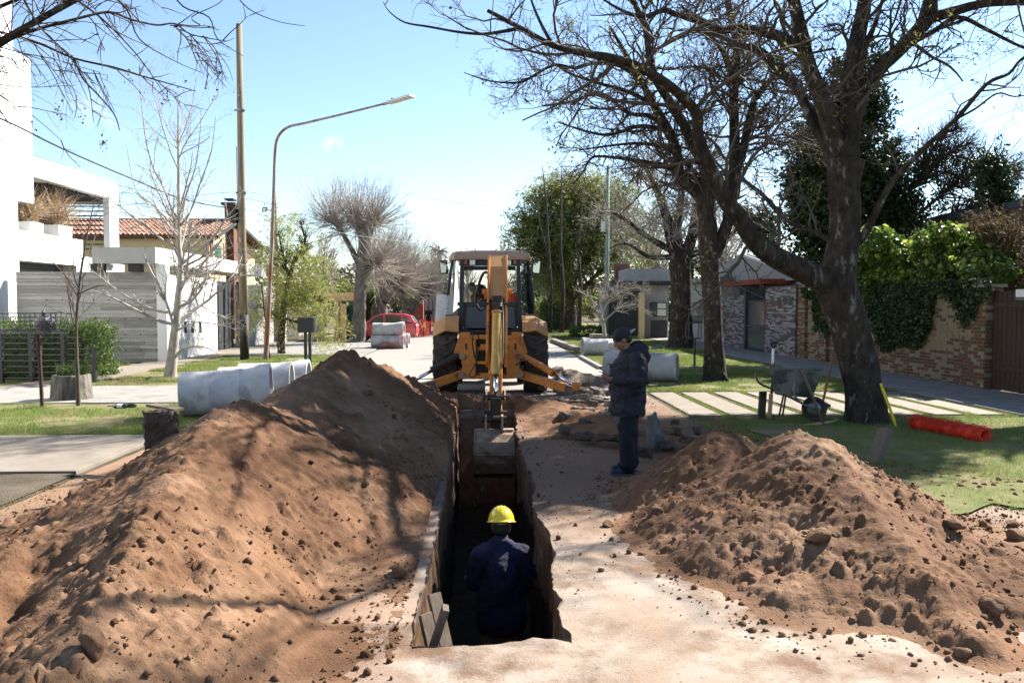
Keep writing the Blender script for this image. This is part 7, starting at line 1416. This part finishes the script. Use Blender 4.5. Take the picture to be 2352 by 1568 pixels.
# roll of red-orange safety mesh
a = G(2098,985)+Vector((0,0,.13)); b_ = G(2262,1016)+Vector((0,0,.13)); a.z = b_.z = .105
t = thing('mesh_roll', a, 'roll of red orange plastic safety mesh lying on the shaded grass', 'mesh roll')
u = (b_-a).normalized(); L = (b_-a).length; e1_ = Vector((0,0,1)); e2_ = u.cross(e1_)
def rollpt(s_, v, r): an = v*2*math.pi; return a+u*(s_*L)+(e1_*math.cos(an)+e2_*math.sin(an))*r
mb = MB(); mb.lathe([(.05,0),(.085,.0),(.10,.12*L),(.086,.3*L),(.099,.5*L),(.088,.65*L),(.114,.85*L),(.105,L),(.075,L),(.07,.9*L)], a, u, 26); mb.build('roll', redplastic, t, True)
g = np.random.RandomState(3); P = []
for k in range(46):      # strands round and along
    s_ = k/45; P.append([list(rollpt(s_, v, .112+.018*math.sin(v*19+k)+.012*math.sin(k*.7)+.006*g.randn())) for v in np.linspace(0,1,26)])
P = np.array(P); Q = P.transpose(1,0,2)
V,F = merge([tubes(P,np.full(P.shape[:2],.0035),3),tubes(Q,np.full(Q.shape[:2],.0035),3)]); put('net_strands',(V,F),redplastic,t,kind='stuff')
P = []
for k in range(110):
    s_ = g.choice([g.uniform(-.05,.12),g.uniform(.86,1.1),g.rand()],p=[.35,.4,.25]); v = g.rand(); p0 = np.array(rollpt(s_,v,.12)); di = nrm(g.randn(3)); P.append(np.cumsum(np.vstack([p0,nrm(di+.5*g.randn(3))*.035,nrm(di+.6*g.randn(3))*.035,nrm(di+.8*g.randn(3))*.03]),0))
P = np.array(P); P[...,2] = np.maximum(P[...,2],.01); put('loose_ends',tubes(P,np.full(P.shape[:2],.003),3),redplastic,t,kind='stuff')
# iron gate shadows' source is out of frame; small street furniture
b = G(1595,845); fr = thing('tree_guard', b, 'thin black post with small empty square frame on the grass', 'post'); d = b.y
mb = MB(); mb.tube([b,(b.x,d,D(1595,778,d).z)],.035,8); mb.build('post', darkmetal, fr)
x0,x1,z0,z1 = D(1583,0,d).x,D(1612,0,d).x,D(0,778,d).z,D(0,742,d).z
for (a_,b_) in (((x0,z0),(x1,z0)),((x1,z0),(x1,z1)),((x1,z1),(x0,z1)),((x0,z1),(x0,z0))):
    for yy in (d-.1,d+.2):
        mb = MB(); mb.tube([(a_[0],yy,a_[1]),(b_[0],yy,b_[1])],.015,6); mb.build('bar', darkmetal, fr)
p = G(1375,790); mb = MB(); mb.box((p.x,p.y,.25),(.9,.6,.5),(0,0,.2),taper=(.92,.9)); o = mb.build('planter_box', concrete, bevel=.03); tag(o,'low weathered concrete planter under the green pole','planter')
p = G(1300,795); mb = MB(); mb.bar(G(1270,785)+Vector((0,0,.09)),G(1325,806)+Vector((0,0,.09)),.3,.18); o = mb.build('kerb_stone', slabm, bevel=.02); tag(o,'loose kerb stone lying left of the bell ended pipe','kerb stone')
p = G(1235,755); bn = thing('park_bench',p,'dark bench in the park right of the cab','bench')
for (nm_,x0,x1,z0,z1,y0,y1) in (('seat',-.7,.7,.42,.46,0,.4),('backrest',-.7,.7,.6,.9,.4,.44),('leg',-.65,-.58,0,.42,0,.4),('leg',.58,.65,0,.9,0,.42)):
    mb = MB(); mb.bb(p.x+x0,p.x+x1,p.y+y0,p.y+y1,z0,z1); mb.build(nm_, browngate, bn)
sg = thing('signboard',AX(2345,895,XR),'white and blue notice plate on the brown timber gate at right edge','sign'); c = AX(2346,676,XR+.04); mb = MB(); mb.box(c,(.02,.34,.22)); mb.build('plate', labelw, sg); mb = MB(); mb.box(c-Vector((.012,0,.08)),(.006,.34,.05)); mb.build('blue_band', cabpanel, sg)

# ================================================================ RED CAR
cr = thing('red_car', (G(892,787).x, 42.5, 0), 'red hatchback parked across the drive behind the pipe stack', 'car')
xa, xb = D(828,0,42).x-.25, D(956,0,42).x; Lc = 3.5; xa = xb-Lc; yc0 = 42.0; wc_ = 1.55
def cp(u,z): return (xa+u*Lc, z)
body = [(0,.35),(.0,.62),(.04,.80),(.20,.95),(.24,.98),(.97,1.0),(1.0,.85),(1.0,.40),(.96,.28),(.03,.25)]
mb = MB(); mb.prism([cp(*p) for p in body], yc0, yc0+wc_, 'y'); mb.build('body', redpaint, cr, bevel=.06)
cabp = [(.20,.94),(.36,1.34),(.46,1.46),(.62,1.50),(.82,1.47),(.92,1.36),(.99,.98)]
mb = MB(); mb.prism([cp(*p) for p in cabp], yc0+.10, yc0+wc_-.10, 'y'); mb.build('cabin', redpaint, cr, bevel=.07)
for w_ in ([(.27,.98),(.39,1.32),(.47,1.40),(.50,1.40),(.50,.98)],[(.53,.98),(.53,1.41),(.66,1.42),(.76,1.36),(.79,.98)],[(.81,1.02),(.79,1.33),(.86,1.30),(.88,1.05)]):
    mb = MB(); mb.prism([cp(*p) for p in w_], yc0+.075, yc0+.099, 'y'); mb.build('side_window', carglass, cr)
mb = MB(); mb.add([(cp(.995,1.0)[0]+.01,yc0+.2,1.02),(cp(.995,1.0)[0]+.01,yc0+wc_-.2,1.02),(cp(.925,1.34)[0]+.02,yc0+wc_-.25,1.34),(cp(.925,1.34)[0]+.02,yc0+.25,1.34)],[(0,1,2,3)]); mb.build('rear_window', carglass, cr)
for u_ in (.17,.80):
    for yy in (yc0+.02,yc0+wc_-.2):
        c = (xa+u_*Lc,yy,.29); mb = MB(); mb.lathe([(.18,0),(.26,-.01),(.29,.03),(.29,.15),(.26,.19),(.18,.18)],c,(0,1,0),24,closed=True); w_ = mb.build('wheel', rubber, cr, True); mb = MB(); mb.lathe([(.001,.02),(.05,.02),(.18,.0)],c,(0,1,0),20); mb.build('rim', galv, w_, True)
        for k in range(7):
            a_ = k*2*math.pi/7; mb = MB(); mb.box((c[0]+math.cos(a_)*.10,yy-.002,.29+math.sin(a_)*.10),(.13,.02,.03),(0,-a_,0)); mb.build('spoke', whitem, w_)
mb = MB(); mb.prism([cp(.955,.98),cp(.985,.98),cp(1.0,.72),cp(.97,.70)], yc0-.012, yc0+.12,'y'); mb.build('tail_light', redlight, cr)
mb = MB(); mb.prism([cp(.02,.72),cp(.11,.84),cp(.10,.74)], yc0-.012, yc0+.1,'y'); mb.build('headlight', lens, cr)
mb = MB(); mb.box((xa+.26*Lc,yc0-.06,1.0),(.16,.12,.12)); mb.build('mirror', redpaint, cr, bevel=.02)
mb = MB(); mb.box((xa+.76*Lc,yc0-.005,.84),(.14,.02,.03)); mb.build('door_handle', redpaint, cr); mb = MB(); mb.bb(xa+.515*Lc-.004,xa+.515*Lc+.004,yc0-.004,yc0+.01,.35,.98); mb.bb(xa+.02*Lc,xa+.98*Lc,yc0-.006,yc0+.01,.30,.33); mb.build('door_seam', blackm, cr)

# ================================================================ PEOPLE
def blob(name, prims, voxel, m_, parent, smooth=3, sub=0, hem=None, folds=0):
    mb = MB()
    for p in prims:
        if p[0] == 'e': mb.ell(p[1], p[2], 3, rot=(p[3] if len(p) > 3 else None))
        else:
            a_, b_, ra, rb = Vector(p[1]), Vector(p[2]), p[3], p[4]; fl = p[5] if len(p) > 5 else None
            u_ = (b_-a_).normalized(); k_ = [(-.95,.3),(-.7,.71),(-.35,.93)]
            pts = [a_+u_*ra*t for t,_ in k_]+[a_,b_]+[b_-u_*rb*t for t,_ in k_[::-1]]; rad = [ra*r for _,r in k_]+[ra,rb]+[rb*r for _,r in k_[::-1]]
            m2 = MB(); m2.tube(pts, rad, 16); V = m2.V[0]
            if fl is not None:      # flatten across a direction
                ax_ = np.array(Vector(fl[0]).normalized()); cen = np.array(a_); dd = (V-cen)@ax_; V = V-np.outer(dd*(1-fl[1]),ax_)
            mb.add(V, m2.F)
    o = mb.build(name, m_, None); md = o.modifiers.new('r','REMESH'); md.mode = 'VOXEL'; md.voxel_size = voxel; md.use_smooth_shade = True
    if smooth: s_ = o.modifiers.new('s','SMOOTH'); s_.factor = .5; s_.iterations = smooth
    dg = bpy.context.evaluated_depsgraph_get(); dg.update(); me = bpy.data.meshes.new_from_object(o.evaluated_get(dg)); old = o.data; bpy.data.objects.remove(o); bpy.data.meshes.remove(old)
    if folds:
        co = np.array([v.co[:] for v in me.vertices]); nn_ = np.array([v.normal[:] for v in me.vertices]); a_ = co[:,0]+co[:,1]
        f1 = 1-2.2*np.abs(vn(a_*6+co[:,2]*5, co[:,2]*9-co[:,0]*3, 7)); f2 = 1-2.2*np.abs(vn(a_*11-co[:,2]*9, co[:,2]*15+co[:,1]*5, 8)); co = co+nn_*((f1-.5)*folds+(f2-.5)*folds*.45)[:,None]
        me.vertices.foreach_set('co', co.astype(np.float32).ravel()); me.update()
    if hem is not None:
        for v in me.vertices:
            if v.co.z < hem: v.co.z = hem+.012*math.sin(v.co.x*23+v.co.y*17)
    me.name = name; me.transform(Matrix.Translation(-origin(parent))); me.materials.clear(); me.materials.append(m_); me.polygons.foreach_set('use_smooth', np.ones(len(me.polygons), dtype=bool)); return link(name, me, parent)
def xf(o, yaw=0, s=1.0, flip=1):     # local (forward, left, up) -> world
    c, s_ = math.cos(yaw), math.sin(yaw); o = Vector(o)
    return lambda f,l,z: Vector((o.x+(f*c-l*s_)*s, o.y+(f*s_+l*c)*s, o.z+z*s))
def hand(T, wrist, dirv, palm_n, grip=.6, sgn=1):
    w_ = Vector(wrist); d_ = Vector(dirv).normalized(); n_ = Vector(palm_n).normalized(); side = d_.cross(n_).normalized()*sgn; pr = [('c',w_-d_*.03,w_+d_*.05,.026,.034,(n_,.6)),('c',w_+d_*.05,w_+d_*.075,.038,.037,(n_,.5))]
    for i,(o_,ln_) in enumerate(((-.03,.055),(-.010,.07),(.011,.065),(.030,.05))):
        a_ = w_+d_*.085+side*o_; b_ = a_+(d_*math.cos(grip*.5)+n_*math.sin(grip*.5))*ln_*.55; c_ = b_+(d_*math.cos(grip*1.6)+n_*math.sin(grip*1.6))*ln_*.5; pr += [('c',a_,b_,.0088,.0082),('c',b_,c_,.0082,.007)]
    a_ = w_+d_*.03-side*.03; b_ = a_+(d_*.6-side*.75+n_*.35).normalized()*.035; c_ = b_+(d_*.9-side*.1+n_*.5).normalized()*.032; pr += [('c',a_,b_,.012,.0105),('c',b_,c_,.0105,.009)]; return pr
def head(P, fwd, up, r=.1):          # primitives for a head with face; P centre
    P = Vector(P); f = Vector(fwd).normalized(); u_ = Vector(up).normalized(); u_ = (u_-f*u_.dot(f)).normalized(); l = u_.cross(f); M = Matrix((f,l,u_)).transposed(); e = M.to_euler()
    q = lambda a,b,c: P+f*a+l*b+u_*c
    pr = [('e',q(-.012,0,.025),(.098,.077,.098),e),('e',q(.025,0,-.035),(.068,.058,.075),e),('c',q(.055,0,-.085),q(.04,0,-.07),.026,.04),('c',q(.088,0,.010),q(.106,0,-.022),.009,.014),('e',q(.106,0,-.026),(.014,.017,.011),e),
          ('c',q(.078,-.034,.03),q(.084,.0,.032),.014,.012),('c',q(.084,0,.032),q(.078,.034,.03),.012,.014),('c',q(.082,-.02,-.055),q(.082,.02,-.055),.010,.010),('c',q(.080,-.017,-.067),q(.080,.017,-.067),.010,.010)]
    for s_ in (-1,1): pr += [('e',q(-.005,s_*.078,-.005),(.022,.010,.033),e),('e',q(.055,s_*.038,-.022),(.03,.026,.03),e)]
    return pr, q, e
# ---- man with phone
ft = G(1446,1086); man = thing('person', ft, 'man in navy hooded jacket and backward cap looking down at his phone', 'person')
T = xf((ft.x,ft.y,0), math.pi+R_(4), 1.0)       # forward = -X
hp, hq, he = head(T(.10,0,1.545), T(1,0,-.55)-T(0,0,0), T(.4,0,1)-T(0,0,0))
body = hp+[('c',T(.015,0,1.36),T(.06,0,1.50),.060,.056),('c',T(0,-.09,.9),T(-.02,-.095,.5),.06,.04),('c',T(0,.09,.9),T(.06,.1,.5),.06,.04),('c',T(-.02,-.095,.5),T(-.04,-.1,.12),.04,.03),('c',T(.06,.1,.5),T(.05,.11,.12),.04,.03),('e',T(0,0,1.1),(.12,.17,.3)),('c',T(0,-.17,1.36),T(-.0,-.22,1.10),.05,.04),('c',T(0,.17,1.36),T(-.0,.22,1.10),.05,.04)]
hL = T(.19,-.09,1.09); hR = T(.19,.07,1.10)
body += [('c',T(-.0,-.22,1.10),hL,.042,.027),('c',T(0,.22,1.10),hR,.042,.027)]
body += hand(None,hL,T(1,.25,.12)-T(0,0,0),T(.1,.55,.75)-T(0,0,0),.7,1)+hand(None,hR,T(1,-.25,.12)-T(0,0,0),T(.1,-.55,.75)-T(0,0,0),.7,-1)
blob('body', body, .0065, skin, man, 2)
jk = [('e',T(.02,0,1.05),(.185,.235,.36)),('e',T(.0,0,1.28),(.15,.235,.16)),('c',T(.04,0,.74),T(.02,0,1.2),.205,.195,((0,1,0),1.05)),('c',T(.04,-.09,.72),T(.04,.09,.72),.19,.19),('c',T(.12,0,.95),T(.10,0,1.2),.13,.12),
      ('c',T(-.03,-.20,1.34),T(-.05,-.27,1.10),.095,.088),('c',T(-.03,.20,1.34),T(-.05,.27,1.10),.095,.088),('c',T(-.05,-.27,1.10),T(.17,-.12,1.08),.085,.062),('c',T(-.05,.27,1.10),T(.17,.10,1.09),.085,.062),
      ('e',T(-.10,0,1.43),(.11,.15,.11)),('c',T(-.05,-.09,1.46),T(.04,-.07,1.40),.055,.045),('c',T(-.05,.09,1.46),T(.04,.07,1.40),.055,.045),('e',T(-.14,0,1.36),(.09,.13,.12)),('c',T(.06,-.05,1.38),T(.06,.05,1.38),.05,.05)]
g = random.Random(4)
for k in range(16):    # folds
    a_ = g.uniform(0,6.28); z_ = g.uniform(.8,1.25); rr = .19; p_ = T(.02+math.cos(a_)*rr, math.sin(a_)*rr*1.1, z_); q_ = T(.02+math.cos(a_+.4)*rr, math.sin(a_+.4)*rr*1.1, z_+g.uniform(-.12,.12)); jk.append(('c',p_,q_,.03,.02))
blob('jacket', jk, .014, navy, man, 2, hem=.70, folds=.022)
blob('trousers', [('c',T(.0,-.075,.86),T(-.02,-.095,.50),.125,.10),('c',T(0,.075,.86),T(.06,.10,.50),.125,.10),('c',T(-.02,-.095,.50),T(-.04,-.10,.10),.098,.09),('c',T(.06,.10,.50),T(.05,.11,.10),.098,.09),('e',T(0,0,.86),(.15,.18,.14)),('e',T(-.03,-.10,.12),(.115,.095,.05)),('e',T(.06,.11,.12),(.115,.095,.05)),('c',T(-.06,-.13,.42),T(.04,-.10,.38),.07,.06),('c',T(.12,.10,.56),T(0,.13,.5),.06,.07),('c',T(.03,-.12,.3),T(-.05,-.06,.34),.06,.06)], .012, navytrous, man, 2)
for s_,o_ in ((-1,0),(1,.07)):
    sh_ = blob('shoe', [('c',T(-.05+o_,s_*.10,.045),T(.15+o_,s_*.115,.035),.048,.040,((0,0,1),.95)),('e',T(-.04+o_,s_*.10,.075),(.055,.05,.05)),('c',T(.05+o_,s_*.105,.06),T(.0+o_,s_*.105,.08),.042,.048)], .009, shoem, man, 1)
    mb = MB(); mb.prism([tuple(T(f_+o_,s_*.11+l_,0).xy) for f_,l_ in ((-.11,-.035),(-.11,.035),(.05,.05),(.16,.045),(.20,0),(.16,-.045),(.05,-.045))], -.002, .022, 'z'); mb.build('sole', galv, sh_)
cap = [('e',hq(-.018,0,.05),(.112,.092,.088),he)]; cp_ = blob('cap', cap, .008, vestm, man, 1)
mb = MB(); Vb = []; 
for i in range(9):
    a_ = -1.15+2.3*i/8; Vb += [hq(-.10-.012,math.sin(a_)*.075,.02+.0),hq(-.115-.085*math.cos(a_),math.sin(a_)*.085,.035)]
mb.add(Vb,[(2*i,2*i+1,2*i+3,2*i+2) for i in range(8)]); o = mb.build('brim', mat('cap_brim_white',(.42,.43,.46),(.36,.37,.4),5,.8,0), cp_); o.modifiers.new('t','SOLIDIFY').thickness = .006
blob('hair', [('e',hq(-.055,0,-.015),(.062,.074,.06),he)], .008, hair, man, 1)
for s_ in (-1,1):
    mb = MB(); mb.ell(hq(.079,s_*.032,.004),(.010,.014,.007),2,rot=he); mb.build('eye', hair, man, True); mb = MB(); mb.tube([hq(.086,s_*.018,.024),hq(.082,s_*.045,.026)],.005,5); mb.build('eyebrow', hair, man)
ph = T(.295,-.01,1.155); mb = MB(); mb.box(ph,(.145,.075,.009),(0,R_(24),R_(4))); po = mb.build('phone', blackm, bevel=.003); tag(po,'dark mobile phone held by the man in navy jacket','phone'); mb = MB(); mb.box(ph+Vector((-.002,0,.0055)),(.13,.066,.001),(0,R_(24),R_(4))); mb.build('screen', greyglass, po)
mb = MB(); mb.tube([hL+Vector((.04,.0,.16)),hL+Vector((-.06,.02,.175))],.006,6); po = mb.build('pen', blackm); tag(po,'dark pen clipped at the chest of the navy jacket','pen')
# ---- worker in the trench, back to the camera
wy = 6.85; hx = D(1150,0,wy).x; fz = TZ+.05; wk = thing('person', (hx,wy,fz), 'worker in dark blue shirt and yellow helmet standing in the trench', 'person')
T = xf((hx,wy,fz), math.pi/2, 1.0)      # forward = +Y, left = -X
HZ = D(1150,1165,wy).z-fz-.20
hp, hq, he = head(T(.06,0,HZ), T(1,0,-.28)-T(0,0,0), T(.25,0,1)-T(0,0,0))
body = hp+[('c',T(-.02,0,HZ-.24),T(.03,0,HZ-.06),.062,.058),('e',T(0,0,1.15),(.10,.16,.3)),('c',T(0,-.09,.9),T(0,-.1,.08),.07,.04),('c',T(0,.09,.9),T(0,.1,.08),.07,.04)]
hl = T(.22,.22,.98); hr_ = T(.24,-.10,1.0)
body += [('c',T(-.02,.2,1.36),T(.02,.29,1.10),.048,.04),('c',T(.02,.29,1.10),hl,.04,.028),('c',T(-.02,-.2,1.36),T(.0,-.27,1.08),.048,.04),('c',T(0,-.27,1.08),hr_,.04,.028)]+hand(None,hl,T(1,-.3,-.1)-T(0,0,0),T(0,-.9,.1)-T(0,0,0),.9,1)+hand(None,hr_,T(1,.3,0)-T(0,0,0),T(0,.9,.1)-T(0,0,0),.9,-1)
blob('body', body, .0075, skin, wk, 2)
st_ = [('e',T(-.01,0,1.14),(.15,.225,.32)),('c',T(-.02,-.14,1.33),T(-.02,.14,1.33),.105,.105),('c',T(-.02,-.06,1.0),T(-.02,-.06,.74),.15,.155),('c',T(-.02,.06,1.0),T(-.02,.06,.74),.15,.155),('c',T(-.02,.17,1.34),T(.03,.25,1.10),.088,.078),('c',T(-.02,-.17,1.34),T(.03,-.23,1.08),.088,.078),('c',T(.03,.25,1.10),T(.18,.24,.99),.075,.055),('c',T(.03,-.23,1.08),T(.19,-.14,1.0),.075,.055),('c',T(-.03,-.05,1.42),T(-.03,.05,1.42),.065,.065),('c',T(.0,0,1.40),T(.01,0,1.45),.075,.07)]
for k in range(14):
    a_ = g.uniform(2.0,4.3); z_ = g.uniform(.8,1.3); p_ = T(-.02+math.cos(a_)*.13, math.sin(a_)*.17, z_); q_ = T(-.02+math.cos(a_+.2)*.13, math.sin(a_+.2)*.17, z_-g.uniform(.1,.2)); st_.append(('c',p_,q_,.025,.018))
blob('shirt', st_, .012, shirtm, wk, 2, hem=fz+.66, folds=.018)
blob('trousers', [('c',T(0,-.08,.84),T(.02,-.10,.10),.115,.08),('c',T(0,.08,.84),T(.02,.10,.10),.115,.08)], .014, khaki, wk, 2)
for s_ in (-1,1): blob('boot', [('c',T(-.05,s_*.10,.06),T(.16,s_*.11,.045),.055,.045),('c',T(-.03,s_*.1,.06),T(-.03,s_*.1,.2),.055,.05)], .012, blackm, wk, 1)
blob('hair', [('e',hq(-.04,0,-.02),(.075,.082,.075),he)], .008, hair, wk, 1)
# helmet: dome with three ridges and a rim
hc = hq(-.008,0,.045); M = he.to_matrix(); mb = MB(); N1, N2 = 48, 16; V = []
for i in range(N2+1):
    ph_ = (math.pi/2)*(i/N2); 
    for j in range(N1):
        a_ = 2*math.pi*j/N1; x_ = math.cos(a_)*math.sin(ph_); y_ = math.sin(a_)*math.sin(ph_); z_ = math.cos(ph_); rd = 1.0
        rid = max(0,1-abs(y_)/.09)*.035+max(0,1-abs(abs(y_)-.27)/.06)*.028; rid *= min(1,max(0,(z_-.12)/.3)); rd += rid; V.append(hc+M@Vector((x_*.142*rd,y_*.115*rd,z_*.128*rd+.005)))
for (rr,zz) in ((1.06,-.006),(1.13,-.012),(1.13,-.018),(1.0,-.014)):
    for j in range(N1):
        a_ = 2*math.pi*j/N1; f_ = 1+max(0,math.cos(a_))**2*.16; V.append(hc+M@Vector((math.cos(a_)*.142*rr*f_,math.sin(a_)*.115*rr,zz+.005)))
K = N2+5; F = [(i*N1+j,(i+1)*N1+j,(i+1)*N1+(j+1)%N1,i*N1+(j+1)%N1) for i in range(K-1) for j in range(N1)]; mb.add(V,F); hm = mb.build('helmet', helmetm, wk, True); hm.modifiers.new('t','SOLIDIFY').thickness = .003
# ---- operator in the cab
oc = Vector((BX-.10, RA+.62, 1.75)); op = thing('person', oc, 'digger driver in dark vest and maroon sleeves leaning over in the cab', 'person')
hd_ = D(1086,662,18.1); hp, hq, he = head(hd_, (-.25,-1,-.75), (-.55,-.25,1))
body = hp+[('c',hd_+Vector((.07,.08,-.08)),hd_+Vector((.18,.22,-.08)),.06,.07),('e',hd_+Vector((.25,.3,-.25)),(.16,.13,.28)),('c',hd_+Vector((.1,.2,-.2)),D(1100,692,17.95),.05,.04),('c',D(1100,692,17.95),D(1128,672,17.9),.035,.028)]+hand(None,D(1128,672,17.9),(.8,-.2,.5),(.3,-.2,-.9),.8,1)
blob('body', body, .008, skin, op, 2); blob('hair', [('e',hq(-.03,0,.055),(.10,.085,.075),he)], .009, hair, op, 1)
blob('vest', [('c',hd_+Vector((.16,.18,-.06)),hd_+Vector((.30,.35,-.40)),.17,.17),('c',hd_+Vector((.28,.3,-.2)),hd_+Vector((.36,.35,-.55)),.17,.19)], .016, vestm, op, 2)
blob('sleeve', [('c',hd_+Vector((.02,.12,-.20)),hd_+Vector((.10,.02,-.46)),.085,.07),('c',hd_+Vector((.10,.02,-.46)),D(1120,685,17.92),.07,.045)], .012, maroon, op, 2)
blob('trousers', [('c',hd_+Vector((.36,.45,-.62)),hd_+Vector((.12,-.0,-.62)),.11,.085),('c',hd_+Vector((.45,.45,-.62)),hd_+Vector((.32,.0,-.60)),.11,.085),('c',hd_+Vector((.12,0,-.62)),hd_+Vector((.14,.0,-.85)),.085,.07)], .016, khaki, op, 2)
# ---- two far workers
for (dx,dyt,dyb,lb,sit,m1_,m2_) in ((984,703,752,'distant worker in dark clothes standing by the pale board',0,vestm,navytrous),(961,722,758,'distant worker in pale top crouching at the orange mesh',1,khaki,navytrous)):
    dd = 58 if not sit else 53; b = D(dx,700,dd); zt_ = D(dx,dyt,dd).z; w_ = thing('person',(b.x,b.y,0),lb,'person'); zt_ = max(zt_,1.2); T = xf((b.x,b.y,0 if not sit else 0),R_(-60 if sit else -90),1)
    H_ = zt_
    blob('body',[('e',T(.04,0,H_-.11),(.085,.08,.11)),('c',T(0,0,H_-.3),T(.02,0,H_-.18),.05,.05),('c',T(0,-.2,H_-.38),T(.22,-.2,H_-.72),.04,.03),('c',T(0,.2,H_-.38),T(.22,.2,H_-.72),.04,.03)],.02,skin,w_,1)
    blob('shirt',[('e',T(0,0,H_-.55),(.13,.2,.3)),('c',T(0,-.2,H_-.36),T(.14,-.22,H_-.62),.07,.06),('c',T(0,.2,H_-.36),T(.14,.22,H_-.62),.07,.06)],.025,m1_,w_,1)
    blob('trousers',[('c',T(0,-.09,H_-.8),T(.1 if sit else 0,-.1,.08),.11,.07),('c',T(0,.09,H_-.8),T(.1 if sit else 0,.1,.08),.11,.07)],.025,m2_,w_,1)
